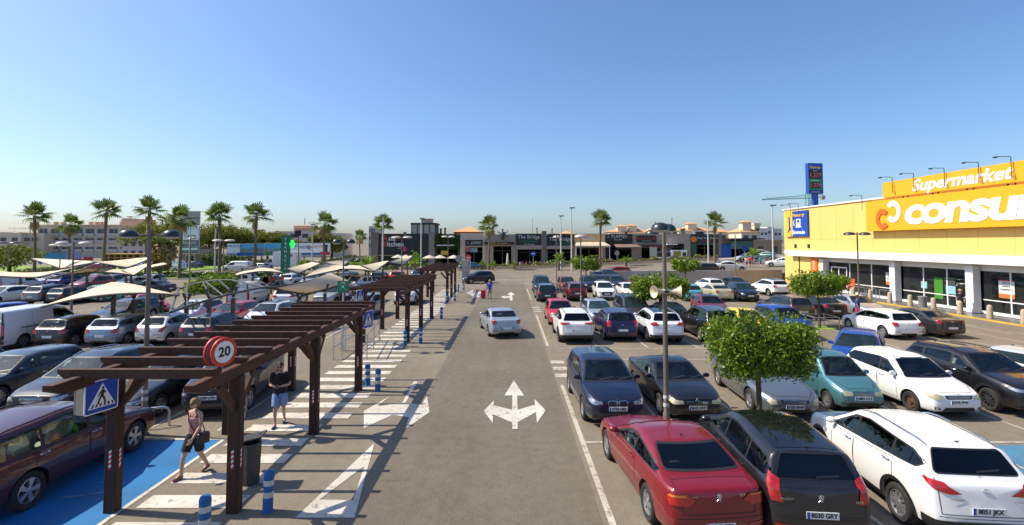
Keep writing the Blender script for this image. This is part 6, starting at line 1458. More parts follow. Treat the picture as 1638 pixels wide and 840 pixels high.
# terrace parasols
pm=MB(); pm.lathe([(1.35,2.25),(1.3,2.3),(.6,2.65),(.06,2.85),(.0001,2.95)],n=8); pcan=pm.mesh('canopy',[parasol_m]); pp=MB(); pp.tube([(0,0,0),(0,0,2.8)],.04,6); pp.box((0,0,.1),(.6,.6,.2)); ppole=pp.mesh('pole',[lampgrey])
for i,(px,D,lab) in enumerate(((650,98,'open cream parasol half hidden behind the last canopy'),(687,96,'first open cream parasol below the stone pier'),(704,97,'open cream parasol left of the small yellow sign'),(726,96,'open cream parasol under the planted wall'),(637,100,'open cream parasol left in front of the black restaurant'))):
    t=thing('parasol',lab,'parasol',(fx(px,D),D,.05),0,'terrace parasols'); link('canopy',pcan,t); link('pole',ppole,t)
m=MB(); m.box((0,0,0),(1.3,.08,.8)); tag(m.build('yellow_board',[mat('yellow_board',(.6,.42,.03),.6)],None,None,(fx(711,94),94,fz(404.5,94))),'small yellow board among the cream terrace parasols','sign')
# roofs behind
tile_r=mat('terracotta_tiles',(.52,.25,.10),.9,col2=(.68,.37,.16),scale=2.0); cream_w=mat('cream_house_wall',(.66,.55,.42),.85,var=.06,scale=.4); pinkw=mat('pink_house_wall',(.55,.34,.26),.85,var=.06,scale=.4); winm=mat('house_window',(.05,.06,.07),.15); aptw=mat('apartment_wall',(.55,.49,.42),.85,var=.08,scale=.3); aptd=mat('apartment_recess_shade',(.22,.20,.18),.85); railm=mat('balcony_rail',(.46,.43,.40),.8)
def house(px0,px1,D,top,eave,label,wm=cream_w,wins=2,tower=None,depth=8,flat=False,base=None):
    x0,x1=fx(px0,D),fx(px1,D); xc=(x0+x1)/2; ze=fz(eave,D); zt=fz(top,D); t=thing('house',label,'house',(xc,D,0),0,'houses behind the restaurants'); W=x1-x0
    m=MB(); m.box((0,depth/2,ze/2),(W,depth,ze)); m.build('wall',[wm],t)
    if flat: m=MB(); m.box((0,depth/2,(ze+zt)/2),(W+.3,depth+.3,zt-ze)); m.build('parapet',[wm],t)
    else:
        m=MB(); o=.45; V=[(-W/2-o,-o,ze),(W/2+o,-o,ze),(W/2+o,depth+o,ze),(-W/2-o,depth+o,ze)]; r=max(0,W/2-depth/2)*.9
        V+=[(-r,depth/2,zt),(r,depth/2,zt)]; m.add(V,[(0,1,5,4),(1,2,5),(2,3,4,5),(3,0,4),(3,2,1,0)]); m.build('roof',[tile_r],t)
    for i in range(wins):
        m=MB(); x=-W/2+W*(i+.5)/wins; m.box((x,-.04,ze-1.6),(min(1.3,W/wins*.6),.12,1.3)); m.build('window',[winm],t)
    if tower:
        a,b,tt=tower; xa,xb=fx(a,D)-xc,fx(b,D)-xc; z2=fz(tt,D); h2=(xb-xa)/2
        m=MB(); m.box(((xa+xb)/2,1.5,(ze+z2-.6)/2),(xb-xa,xb-xa,z2-.6-ze)); w=m.build('turret',[wm],t); m=MB(); c=(xa+xb)/2; k=h2+.35; m.add([(c-k,1.5-k,z2-.6),(c+k,1.5-k,z2-.6),(c+k,1.5+k,z2-.6),(c-k,1.5+k,z2-.6),(c,1.5,z2)],[(0,1,4),(1,2,4),(2,3,4),(3,0,4),(3,2,1,0)]); m.build('turret_roof',[tile_r],t)
    return t
house(726,769,140,361,371,'red gabled roof with dark ridge behind the pale shop',mat('red_gable',(.25,.07,.04),.85),0,depth=14)
house(898,918,150,369,374,'small terracotta hipped roof behind the right green and white sign',cream_w,0)
house(975,1003,150,366,371,'terracotta roofed house left behind the black grill sign',cream_w,2,(988,1003,359)); house(1000,1040,150,363,372,'terracotta house with turret behind the black grill sign',cream_w,2,(1007,1019,358)); house(1040,1070,155,360,370,'terracotta roofs behind the right lamp hood',cream_w,1,(1060,1072,357)); house(1086,1140,150,361,369,'long terracotta roof with two turrets behind the taupe block',cream_w,3,(1101,1115,355)); house(1140,1175,150,366,371,'cream terraced house behind the palm at right',cream_w,3); 
house(1186,1213,135,361,371,'cream house with terracotta turret left of the supermarket',mat('ivory_house_wall',(.62,.55,.44),.85),2,(1189,1203,352)); house(1207,1216,140,357,360,'narrow cream chimney house beside the turret house',cream_w,1,None,6,True)
for i,(a,b,top,lab) in enumerate(((1216,1228,365,'tiny white hillside villa left of the street light'),(1228,1238,363,'tiny white hillside villa behind the street light'),(1238,1250,366,'tiny white hillside villa touching the supermarket corner'),(1220,1244,372,'lower white hillside terrace behind the dark tree'))):
    house(a,b,260+i*8,top,top+4,lab,mat('white_villa',(.66,.64,.60),.8),2,None,9,True)
house(1205,1250,120,384,388,'low beige arcade building left of the supermarket corner',mat('arcade_wall',(.34,.25,.15),.85),2,None,8,True)
# roof clutter on the restaurants
m=MB(); 
ve=[]
for i,(px,top,w,lab) in enumerate(((705,366,.5,'thin metal flue on the planted-wall roof'),(712,365,.45,'second thin flue on the planted-wall roof'),(852,351,.08,'thin aerial mast above the left green and white sign'),(859,365,.25,'dark pipe chimney above the left green and white sign'),(883,366,.25,'dark vent pipe above the right green and white sign'),(1048,355,.15,'aerial mast behind the right lamp hood'),(1075,349,.15,'thin aerial mast above the taupe block'),(1092,366,1.0,'round roof cowl above the taupe shop'))):
    D=113; z0=fz(376,D); m=MB(); m.tube([(0,0,0),(0,0,fz(top,D)-z0)],w/2,6); m.tube([(0,0,fz(top,D)-z0-.2),(0,0,fz(top,D)-z0+.05)],w/2*1.3+.03,6); tag(m.build('roof_flue',[lampgrey],None,None,(fx(px,D),D,z0)),lab,'flue','flues and masts on the restaurant roofs')
for i,(px,w,top,lab) in enumerate(((1068,1.6,369,'grey air conditioning box on the taupe roof'),(1078,1.2,370,'second grey roof box beside the cowl'),(1118,2.4,370,'red lettered box on the burger restaurant roof'))):
    D=112; z0=fz(376,D); m=MB(); m.box((0,0,(fz(top,D)-z0)/2),(w,1,fz(top,D)-z0)); m.box((0,-.52,(fz(top,D)-z0)*.5),(w*.7,.06,(fz(top,D)-z0)*.6),mi=1); tag(m.build('roof_unit',[steel,black],None,None,(fx(px,D),D,z0)),lab,'roof unit')
c=(fx(1043,112),112,fz(376,112)); m=MB(); m.lathe([(.0001,1.2),(.8,1.1),(1.5,.6),(1.6,.0)],n=16); tag(m.build('roof_dome',[lamptop],None,50,c),'dark rounded roof dome behind the right lamp hoods','roof dome')
# ================================================================ LEFT BACKGROUND
D=178
def apartments():
    t=thing('apartment_block','long grey three-storey apartment block with balconies behind the palms','building',(fx(110,D),D,0)); xc=fx(110,D)
    x0,x1=fx(60,D)-xc,fx(228,D)-xc; H=fz(361,D)
    m=MB(); m.box(((x0+x1)/2,8,H/2),(x1-x0,16,H)); m.build('wall',[aptw],t)
    m=MB(); m.box(((x0+x1)/2,7.8,H+.15),(x1-x0+.6,17.2,.3)); m.build('roof',[cream_w],t)
    for fl,(pt,pb) in enumerate(((366,377),(381,388),(395,402))):
        n=9
        for i in range(n):
            a=x0+(x1-x0)*(i+.12)/n; b=x0+(x1-x0)*(i+.88)/n; z1,z0=fz(pt,D),fz(pb,D)
            m=MB(); m.box(((a+b)/2,-.02,(z0+z1)/2),(b-a,.1,z1-z0)); r=m.build('balcony',[aptd],t)  # flat panel on the wall, balcony recess shade put into its darker colour
            m=MB(); m.box((a+(b-a)*.3,-.10,(z0+z1)/2+.3),((b-a)*.32,.08,(z1-z0)*.5)); m.box((a+(b-a)*.78,-.10,(z0+z1)/2),((b-a)*.18,.08,(z1-z0)*.85)); m.build('window',[winm],r)
            m=MB(); m.box(((a+b)/2,-.5,z0+.35),(b-a+.5,.12,.9)); m.box(((a+b)/2,-.25,z0-.2),(b-a+.5,.7,.16)); m.build('balcony_front',[railm],r)
    for i,px in enumerate((77,89,134,143,150,157,184)): m=MB(); m.box((fx(px,D)-xc,3,H+.7),(.9,.9,1.2)); m.box((fx(px,D)-xc,3,H+1.35),(1.2,1.2,.2)); m.build('chimney',[pinkw],t)
    xa,xb=fx(188,D)-xc,fx(222,D)-xc; m=MB(); m.box(((xa+xb)/2,5,H+1.2),(xb-xa,7,2.4)); m.box((xa+1.4,4,H+2.1),(2.6,4,1.2)); tw_=m.build('roof_tower',[pinkw],t); m=MB(); m.lathe([(.0001,.1),(.8,.25),(1.1,.6)],(xa+2.4,2.5,H+2.8),14); m.build('satellite_dish',[pinkw],tw_,50)
apartments()
def apt2():
    t=thing('apartment_block','stepped pale corner block with roof terraces at the far left','building',(fx(30,172),172,0)); xc=fx(30,172); D=172
    for px0,px1,top,y in ((0,34,373,0),(-30,12,371,4),(30,62,374,2),(34,60,360,9)):
        m=MB(); x0,x1=fx(px0,D)-xc,fx(px1,D)-xc; m.box(((x0+x1)/2,6+y,fz(top,D)/2),(x1-x0,12,fz(top,D))); m.build('wall',[cream_w],t)
    for pt,pb in ((380,386),(396,402)):
        for px in (6,24,44,56): m=MB(); m.box((fx(px,D)-xc,-.05,fz((pt+pb)/2,D)),(1.8,.2,1.2)); m.build('window',[winm],t)
    m=MB(); 
    for px in (9,35): m.box((fx(px,D)-xc,3,fz(369,D)),(.2,.2,2.4))
    m.box((fx(22,D)-xc,3,fz(365,D)),(6,4,.15)); m.build('pergola_roof',[signw],t)
apt2()
def apt3(px0,px1,D,top,label,base=400):
    xc=fx((px0+px1)/2,D); t=thing('apartment_block',label,'building',(xc,D,0)); x0,x1=fx(px0,D)-xc,fx(px1,D)-xc; H=fz(top,D); m=MB(); m.box((0,7,H/2),(x1-x0,14,H)); m.build('wall',[aptw],t)
    n=max(3,int((x1-x0)/3.5))
    for fl in range(3):
        for i in range(n): 
            z=H-1.7-fl*3
            if z<1.5: continue
            m=MB(); m.box((x0+(x1-x0)*(i+.5)/n,-.05,z),((x1-x0)/n*.5,.15,1.4)); m.build('window',[winm],t)
    return t,xc
apt3(196,232,168,368,'white apartment wing with small windows behind left lamp hood')
t,xc=apt3(440,498,185,370,'distant flat roofed block with pink tower behind pharmacy column')
D=185; m=MB(); m.box((fx(481,D)-xc,4,fz(366,D)),(fx(494,D)-fx(468,D),6,2.2)); m.build('roof_tower',[pinkw],t); m=MB(); x0,x1=fx(467,D)-xc,fx(495,D)-xc; z=fz(364,D); m.add([(x0-.4,.6,z),(x1+.4,.6,z),(x1+.4,7.4,z),(x0-.4,7.4,z),((x0+x1)/2,4,z+1.1)],[(0,1,4),(1,2,4),(2,3,4),(3,0,4)]); m.build('tower_roof',[tile_r],t); m=MB(); m.tube([(fx(480,D)-xc,4,z),(fx(480,D)-xc,4,fz(348,D))],.12,5); m.build('mast',[lampgrey],t)
apt3(530,546,190,373,'far pale block right of the round pine'); apt3(590,600,200,362,'small pink chimney block behind the palm of the black restaurant')
# blue sign and timber shop on the far road
for px0,px1,py0,py1,m_,lab in ((75,107,405,415,mat('turquoise_board',(.01,.28,.42),.6),'turquoise shop banner in front of the apartments'),(107,130,404,415,mat('lilac_board',(.25,.26,.45),.6),'lilac shop banner beside the turquoise one'),(136,150,411,420,mat('red_kiosk_board',(.4,.02,.02),.6),'small red board at the far roadside'),(120,136,414,420,mat('dark_red_board',(.25,.02,.03),.6),'dark red banner left of the small red board')):
    D=150; m=MB(); m.box((0,0,0),(fx(px1,D)-fx(px0,D),.4,fz(py0,D)-fz(py1,D))); m.box((0,.3,-fz((py0+py1)/2,D)/2-.2),(.3,.2,fz((py0+py1)/2,D)-.2)); tag(m.build('shop_banner',[m_],None,None,(fx((px0+px1)/2,D),D,fz((py0+py1)/2,D))),lab,'banner','shop banners at the far left')
t=thing('timber_shop','yellow timber framed shop stall beyond the far road','shop',(fx(192,140),140,0)); D=140; xc=fx(192,D)
m=MB(); x0,x1=fx(165,D)-xc,fx(225,D)-xc; H=fz(407,D); m.box((0,3,H),(x1-x0,6,.35)); 
for i in range(7): m.box((x0+(x1-x0)*i/6,.1,H/2),(.3,.3,H))
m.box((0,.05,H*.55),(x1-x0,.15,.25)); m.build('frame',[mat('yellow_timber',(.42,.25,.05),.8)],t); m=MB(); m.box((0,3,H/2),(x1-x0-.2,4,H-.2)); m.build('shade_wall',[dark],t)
t=thing('kiosk','small cream petrol kiosk with dark doorway and green cross panel','kiosk',(fx(318,118),118,0)); D=118; xc=fx(318,D)
m=MB(); m.box((fx(327,D)-xc,2,1.9),(fx(335,D)-fx(319,D),4,3.8)); m.box((fx(306,D)-xc,2,1.5),(fx(315,D)-fx(297,D),3.6,3.0)); m.box((fx(316,D)-xc,1.6,2.2),(.9,4.3,4.4)); m.build('wall',[mat('kiosk_cream',(.55,.42,.32),.85)],t); m=MB(); m.box((fx(326,D)-xc,-.03,1.3),(.8,.1,2.0)); m.build('door',[dark],t); m=MB(); m.box((fx(304,D)-xc,.17,1.3),(1.6,.1,1.8)); m.build('window',[winm],t); m=MB(); m.box((fx(314.5,D)-xc,-.62,fz(419,D)),(.7,.08,.4)); m.build('green_panel',[mat('lime_panel',(.2,.6,.05),.5)],t)
# advertising boards
def board(px0,px1,py0,py1,D,cols,label,legs=True,txt=()):
    xc=fx((px0+px1)/2,D); zc=fz((py0+py1)/2,D); t=thing('advertising_board',label,'billboard',(xc,D,0)); W=fx(px1,D)-fx(px0,D); H=fz(py0,D)-fz(py1,D)
    m=MB(); m.box((0,.15,zc),(W+.2,.25,H+.2)); m.build('frame',[steel],t)
    m=MB(); 
    for i,(c,u0,u1,v0,v1) in enumerate(cols): m.box((-W/2+W*(u0+u1)/2,-.01-.006*i,zc-H/2+H*(v0+v1)/2),(W*(u1-u0),.02,H*(v1-v0)),mi=i)
    m.build('poster',[c[0] for c in cols],t)
    if legs:
        m=MB()
        for s in (-.35,.35): m.beam((W*s,.3,0),(W*s,.3,zc),.25,.25)
        m.build('legs',[lampgrey],t)
    for st,u,v,size,tm in txt: text('lettering',st,size,tm,(-W/2+W*u,-.08,zc-H/2+H*v),FACE,t,extr=.01)
bw=mat('board_white',(.75,.77,.80),.6); bsky=mat('board_sky_blue',(.03,.30,.58),.6,col2=(.10,.42,.66),scale=.6); bland=mat('board_landscape',(.09,.14,.15),.6,col2=(.25,.33,.38),scale=1.2); bnavy=mat('board_navy',(.02,.12,.38),.6); bgreen=mat('board_green',(.04,.18,.05),.6); bred=mat('board_red',(.55,.02,.07),.6); bskin=mat('board_dark_figure',(.05,.035,.04),.6); bgrey=mat('board_grey',(.12,.15,.18),.6); navy_t=mat('navy_lettering',(.05,.08,.30),.6)
D=112
board(364,407,390.5,409,D,[(bsky,.42,1,0,1),(bw,0,.47,0,1),(bland,.47,1,.15,.6),(bnavy,.36,1,0,.25)],'first roadside billboard, white panel with blue sky picture',txt=[('SANLUCAS',.22,.82,.75,navy_t),('Levante',.16,.15,.7,navy_t)])
board(393,423,390,409,D+.8,[(bsky,0,1,.4,1),(bland,0,1,.15,.62),(bnavy,0,1,0,.2)],'blue sky billboard behind the palm at left')
board(424,455,389.5,408.5,D,[(bsky,0,1,.45,1),(bland,0,1,.15,.6),(bgreen,0,1,0,.28)],'second blue billboard beside the green pharmacy column')
board(457,478,389.5,408,D,[(bw,0,1,.2,1),(bland,0,1,0,.25)],'narrow pale billboard between pharmacy column and white billboard')
board(479,528,389.5,408,D-.5,[(bw,0,1,.2,1),(bnavy,0,.68,0,.2),(bred,.68,1,0,.28),(bskin,.83,.93,.25,.9)],'white billboard with blue script, red words and dark suited figure',txt=[('Prestige',.16,.7,1.3,navy_t),('REAL ESTATE',.52,.72,.62,redt)])
board(291,318,338.5,359.5,100,[(mat('back_of_board',(.36,.34,.32),.7),0,1,0,1)],'topmost blank grey board of the tall stacked sign',False)
board(291,318,363,384,100,[(bw,0,1,0,1)],'white square board in the middle of the tall stacked sign',False,[('Casas',.5,.32,1.0,dkg)])
board(290,318,385,405,100,[(bgrey,0,1,0,1),(bland,0,1,.2,.62),(bw,.05,.95,.25,.4)],'dark picture board at the bottom of the tall stacked sign',True,[('NUEVO',.5,.82,.8,signw)])
t=thing('sign_mast','steel mast with side lamp arm carrying the three stacked boards','mast',(fx(304,100.6),100.7,0)); m=MB(); m.tube([(0,0,0),(0,0,fz(338,100))],.28,8); m.build('pole',[lampgrey],t); m=MB(); m.tube([(1,0,fz(338,100)),(3.4,-.2,fz(339,100))],.06,5); m.box((3.5,-.2,fz(339.3,100)),(.5,.3,.2)); m.build('lamp_arm',[black],t)
# pharmacy column with green cross
t=thing('pharmacy_column','tall green pharmacy column with a glowing green cross beside it','sign',(fx(457.5,66),66,0)); D=66; z1=fz(377,D); m=MB(); m.box((0,0,z1/2),(1.05,.5,z1)); m.build('column',[mat('pharmacy_green',(.005,.16,.08),.5)],t)
for i,ch in enumerate('FARMACIA'): text('lettering',ch,.52,signw,(.1,-.27,z1-.5-i*.55),FACE,t,extr=.005)
text('lettering','+',.6,signw,(.1,-.27,fz(423,D)),FACE,t,extr=.005)
g=mat('green_neon',(.02,.75,.10),.4,emit=.9); x=fx(468,D)-fx(457.5,D); z=fz(390.5,D); m=MB(); m.box((x,0,z),(.30,.3,1.05)); m.box((x,0,z),(.62,.28,.36)); c_=m.build('cross',[g],t); m=MB(); m.beam((.5,.05,z),(x,.05,z),.08,.08); m.build('bracket',[lampgrey],t)
t=thing('traffic_screen','dark square road display on a thin post by pharmacy column','sign',(fx(478,90),90,0)); m=MB(); m.tube([(0,0,0),(0,0,fz(370,90))],.09,6); m.build('post',[lampgrey],t); m=MB(); m.box((0,-.15,fz(373,90)),(.9,.25,1.0)); m.box((-.4,-.1,fz(375,90)),(.5,.25,1.2)); m.build('screen',[black],t)
# ================================================================ PEOPLE
skin=mat('skin',(.50,.30,.215),.55,var=.06,scale=9); hairb=mat('hair_blonde_brown',(.26,.155,.07),.7,var=.3,scale=30); haird=mat('hair_dark',(.025,.018,.014),.7,var=.3,scale=30)
def cloth(name,col): return mat('cloth_'+name,col,.85,var=.12,scale=7)
def skinmesh(name,V,E,rad,m_,root=0,sub=2,flat=None):
    me=bpy.data.meshes.new(name); me.from_pydata(V,E,[]); o=bpy.data.objects.new(name,me); C.objects.link(o)
    s=o.modifiers.new('skin','SKIN'); s.use_smooth_shade=True; s.branch_smoothing=.6
    for i,r in enumerate(rad):
        d=me.skin_vertices[0].data[i]; d.radius=(r,r) if not isinstance(r,tuple) else r; d.use_root=(i==root)
    if sub: b=o.modifiers.new('sub','SUBSURF'); b.levels=sub; b.render_levels=sub
    dg=bpy.context.evaluated_depsgraph_get(); out=bpy.data.meshes.new_from_object(o.evaluated_get(dg)); bpy.data.objects.remove(o); out.materials.clear(); out.materials.append(m_)
    out.polygons.foreach_set('use_smooth',[True]*len(out.polygons)); return out
def person(label,loc,rz,h=1.72,pose='walk',female=False,top=('grey',(.3,.3,.3)),bottom=('black',(.02,.02,.02)),hair=haird,shorts=True,sleeves='short',detail=True,shoes=(.05,.05,.08),glasses=False,bag=None,holds=None,group=None,stride=1.0,hairlong=False,hat=None):
    t=thing('person',label,'person',loc,rz,group); k=h/1.72; S=lambda *p: Vector(p)*k
    # faces -Y
    hipw=.095 if not female else .10; shw=.185 if not female else .155
    if pose=='sit':
        hipz=.50
    else: hipz=.90
    J={}
    J['pel']=S(0,0,hipz); J['belly']=S(0,-.01,hipz+.18); J['chest']=S(0,0,hipz+.38); J['neckb']=S(0,.012,hipz+.52); J['neck']=S(0,-.005,hipz+.60)
    for sg,n in ((-1,'r'),(1,'l')):
        st=stride*(1 if sg<0 else -1)
        J['hip'+n]=S(sg*hipw,0,hipz-.06)
        if pose=='walk':
            J['knee'+n]=S(sg*(hipw-.01),-.20*st-.05,hipz-.46); J['ank'+n]=S(sg*(hipw-.02),(-.34*st if st>0 else -.34*st+.06),.10 if st>0 else .13); J['toe'+n]=J['ank'+n]+S(sg*.02,-.17,-.06 if st>0 else -.10)
            J['heel'+n]=J['ank'+n]+S(0,.05,-.06 if st>0 else -.04)
            sw=-st
            J['sh'+n]=S(sg*shw,.01,hipz+.50); J['elb'+n]=S(sg*(shw+.06),.03-.12*sw,hipz+.23); J['wri'+n]=S(sg*(shw+.06),-.08-.24*sw,hipz+.02)
        elif pose=='sit':
            J['knee'+n]=S(sg*.11,-.42,hipz-.02); J['ank'+n]=S(sg*.11,-.40,.09); J['toe'+n]=S(sg*.12,-.56,.03); J['heel'+n]=S(sg*.11,-.36,.03); J['sh'+n]=S(sg*shw,.01,hipz+.50); J['elb'+n]=S(sg*(shw+.06),-.08,hipz+.25); J['wri'+n]=S(sg*.12,-.30,hipz+.26)
        else:
            J['knee'+n]=S(sg*(hipw),-.02,.48); J['ank'+n]=S(sg*hipw,.02,.09); J['toe'+n]=S(sg*(hipw+.03),-.15,.03); J['heel'+n]=S(sg*hipw,.07,.03)
            J['sh'+n]=S(sg*shw,.01,hipz+.50); J['elb'+n]=S(sg*(shw+.06),.03,hipz+.23); J['wri'+n]=S(sg*(shw+.05),-.06,hipz-.02)
    if pose=='phone' or holds=='phone':
        for sg,n in ((-1,'r'),(1,'l')): J['elb'+n]=S(sg*(shw+.07),-.02,hipz+.22); J['wri'+n]=S(sg*.07,-.27,hipz+.24)
    if pose=='lean':
        for n in ('belly','chest','neckb','neck','shr','shl','elbr','elbl','wrir','wril'):
            dz=J[n].z-hipz*k; J[n]=J[n]+Vector((0,-.55*dz,-.12*dz))
    names=list(J); idx={n:i for i,n in enumerate(names)}
    E=[('pel','belly'),('belly','chest'),('chest','neckb'),('neckb','neck')]
    for n in 'rl': E+=[('pel','hip'+n),('hip'+n,'knee'+n),('knee'+n,'ank'+n),('ank'+n,'toe'+n),('ank'+n,'heel'+n),('neckb','sh'+n),('sh'+n,'elb'+n),('elb'+n,'wri'+n)]
    fm=.93 if female else 1.0
    rd={'pel':.118*k,'belly':.105*k*fm,'chest':.118*k*fm,'neckb':.075*k*fm,'neck':.052*k*fm,'hip':.092*k,'knee':.055*k,'ank':.036*k,'toe':.028*k,'heel':.03*k,'sh':.058*k*fm,'elb':.040*k*fm,'wri':.028*k*fm}
    def r(n): return rd[n] if n in rd else rd[n[:-1]]
    me=skinmesh('body',[J[n] for n in names],[(idx[a],idx[b]) for a,b in E],[r(n) for n in names],skin,0,2 if detail else 1)
    bm=bmesh.new(); bm.from_mesh(me)
    head_c=J['neck']+Vector((0,-.025*k,.115*k)); 
    hd=bmesh.ops.create_uvsphere(bm,u_segments=18,v_segments=14,radius=1)
    for v in hd['verts']:
        p=v.co.copy(); x,y,z=p; q=Vector((x*.073,y*.094,z*.118))
        if z<-.1: q.x*=1-.22*(-z-.1); q.y*=1-.12*(-z)
        if y<-.75 and abs(x)<.22 and -.35<z<.15: q.y-=.022*(1-abs(x)/.22)*(1-abs(z+.15)/.3 if abs(z+.15)<.3 else 0)   # nose
        if y<-.6 and .05<z<.25 and .2<abs(x)<.6: q.y+=.008                                           # eye sockets
        if y<-.7 and abs(z+.5)<.08 and abs(x)<.35: q.y-=.006                                         # lips
        if abs(x)>.93 and abs(z)<.25 and y>-.1: q.x*=1.14                                            # ears
        v.co=head_c+q*k
        for f in v.link_faces: f.smooth=True
    # hands: palm and five fingers
    for sg,n in ((-1,'r'),(1,'l')):
        w=J['wri'+n]; d=(w-J['elb'+n]).normalized(); side=Vector((0,-1,0)) if abs(d.y)<.7 else Vector((sg*-1,0,0)); nrm=d.cross(side).normalized(); side=nrm.cross(d).normalized()
        q=MB(); q.tube([w-d*.01*k,w+d*.035*k,w+d*.085*k],[.027*k,.040*k,.036*k],8); q.v=[tuple(w+(Vector(p)-w)-nrm*((Vector(p)-w).dot(nrm)*.45)) for p in q.v]
        if detail:
            for i,(o,L) in enumerate(((.028,.068),(.010,.078),(-.009,.073),(-.027,.058))):
                b=w+d*.075*k+side*o*k; q.tube([b,b+d*L*.5*k+nrm*.006*k,b+d*L*.85*k+nrm*.024*k,b+d*L*.95*k+nrm*.038*k],[.0105*k,.010*k,.009*k,.006*k],6)
            b=w+d*.03*k+side*.034*k; q.tube([b,b+side*.03*k+d*.028*k,b+side*.035*k+d*.06*k+nrm*.015*k],[.013*k,.011*k,.008*k],6)
        vv=[bm.verts.new(p) for p in q.v]
        for f in q.f:
            try: ff=bm.faces.new([vv[i] for i in f]); ff.smooth=True
            except ValueError: pass
    bm.to_mesh(me); bm.free(); body=link('body',me,t)
    if detail:
        # eyes, brows and mouth
        em=MB()
        for sg in (-1,1):
            em.lathe([(.0001,-.012),(.010,-.006),(.012,0),(.0001,.002)],head_c+Vector((sg*.030,-.084,.012))*k,8,'y'); em.beam(head_c+Vector((sg*.015,-.091,.034))*k,head_c+Vector((sg*.045,-.083,.034))*k,.006,.006)
        em.beam(head_c+Vector((-.02,-.089,-.062))*k,head_c+Vector((.02,-.089,-.062))*k,.005,.006,mi=1)
        em.build('facial_features',[haird,mat('lips',(.30,.11,.09),.5)],body)
    # hair
    hm=MB(); q=MB()
    n=16; prof=[(.0001,.128),(.045,.122),(.074,.09),(.086,.045),(.086,.0),(.080,-.03 if not hairlong else -.07)]
    q.lathe(prof,(0,0,0),n,'z'); 
    V=[]
    for p in q.v:
        x,y,z=p; y2=y*1.18+.014
        if y<-.02 and z<.055: z=.055+(z-.055)*.12; y2=max(y2,-.088)
        j_=1+.06*math.sin(len(V)*2.7)+.04*math.sin(len(V)*5.1); V.append(head_c+Vector((x*.97*j_,y2*j_,z*(1+.03*math.sin(len(V)*1.9))))*k)
    hm.add(V,q.f); 
    if hairlong: hm.lathe([(.0001,.03),(.045,.0),(.05,-.06),(.02,-.11),(.0001,-.12)],head_c+Vector((0,.10,-.01))*k,10)
    if female and not hairlong: hm.lathe([(.0001,.055),(.042,.03),(.05,-.01),(.035,-.06),(.012,-.12),(.0001,-.13)],head_c+Vector((0,.125,.02))*k,9)
    hm.build('hair',[hair],t,60)
    if hat:
        m=MB(); m.lathe([(.0001,.15),(.07,.14),(.095,.07),(.098,.05),(.15,.045),(.0001,.03)],head_c,16); m.v=[tuple(head_c+(Vector(p)-head_c)*k) for p in m.v]; m.build('hat',[hat],t,40)
    if glasses:
        m=MB()
        for sg in (-1,1): m.add([head_c+Vector((sg*a,-.104 if a<.06 else -.075,b))*k for a,b in ((.006,.03),(.055,.034),(.066,.022),(.055,-.012),(.02,-.012),(.006,.006))],[(0,1,2,3,4,5)]); m.beam(head_c+Vector((sg*.064,-.075,.024))*k,head_c+Vector((sg*.078,.0,.02))*k,.008,.012)
        m.build('sunglasses',[black],t)
    # clothes: elliptical rings round the trunk, tubes round the limbs
    def ringtube(m,rings,n=16):
        vs=[]
        for c,rx,ry in rings: vs+=[c+Vector((rx*math.cos(2*PI*i/n),ry*math.sin(2*PI*i/n)*(1.0 if math.sin(2*PI*i/n)>0 else 1.04),.006*k*math.sin(i*2.3))) for i in range(n)]
        m.add(vs,[(a_*n+i,a_*n+(i+1)%n,(a_+1)*n+(i+1)%n,(a_+1)*n+i) for a_ in range(len(rings)-1) for i in range(n)])
    m=MB(); fx_=1 if not female else .86; lo=-.02 if not female else .02
    RG=[(J['pel']+S(0,0,lo-.05),.178,.140),(J['pel']+S(0,0,.06),.174,.140),(J['belly']+S(0,0,.0),.166 if not female else .150,.134),(J['chest']-S(0,0,.08),.176,.140),(J['chest']+S(0,0,.03),.184,.138)]
    if sleeves!='none': RG+=[(J['neckb']-S(0,0,.045),.182,.112),(J['neckb']-S(0,0,.0),.140,.092),(J['neckb']+S(0,0,.022),.078,.074)]
    else: RG+=[(J['neckb']-S(0,0,.10),.150,.120)]
    ringtube(m,[(c,rx*k*fx_,ry*k*(1 if not female else .92)) for c,rx,ry in RG])
    if sleeves=='none':
        for sg in (-1,1): m.tube([J['neckb']+S(sg*.075,-.10,-.11),J['neckb']+S(sg*.08,-.02,.035),J['neckb']+S(sg*.075,.09,-.11)],.020*k,6)
    else:
        for n in 'rl':
            e=J['sh'+n].lerp(J['elb'+n],.72 if sleeves=='short' else 1); m.tube([J['sh'+n].lerp(J['neckb'],.35),J['sh'+n],J['sh'+n].lerp(e,.5),e]+([J['elb'+n].lerp(J['wri'+n],.9)] if sleeves=='long' else []),[.066*k*fm,.080*k*fm,.074*k*fm,.070*k*fm]+([.045*k] if sleeves=='long' else []),10,cap=False)
    m.build('top',[cloth(*top)],t,70)
    m=MB(); ringtube(m,[(J['pel']+S(0,0,.075),.160*k*fx_,.128*k),(J['pel']+S(0,0,.0),.176*k*(fx_ if not female else .96),.140*k),(J['pel']-S(0,0,.075),.182*k*(fx_ if not female else .98),.140*k)])
    for n in 'rl':
        e=J['hip'+n].lerp(J['knee'+n],.70 if shorts else 1); m.tube([J['hip'+n]+S(0,0,.03),J['hip'+n].lerp(e,.4),e]+([] if shorts else [J['knee'+n].lerp(J['ank'+n],.92)]),[.105*k,.108*k,.100*k if shorts else .070*k]+([] if shorts else [.055*k]),12,cap=False)
    m.build('shorts' if shorts else 'trousers',[cloth(*bottom)],t,70)
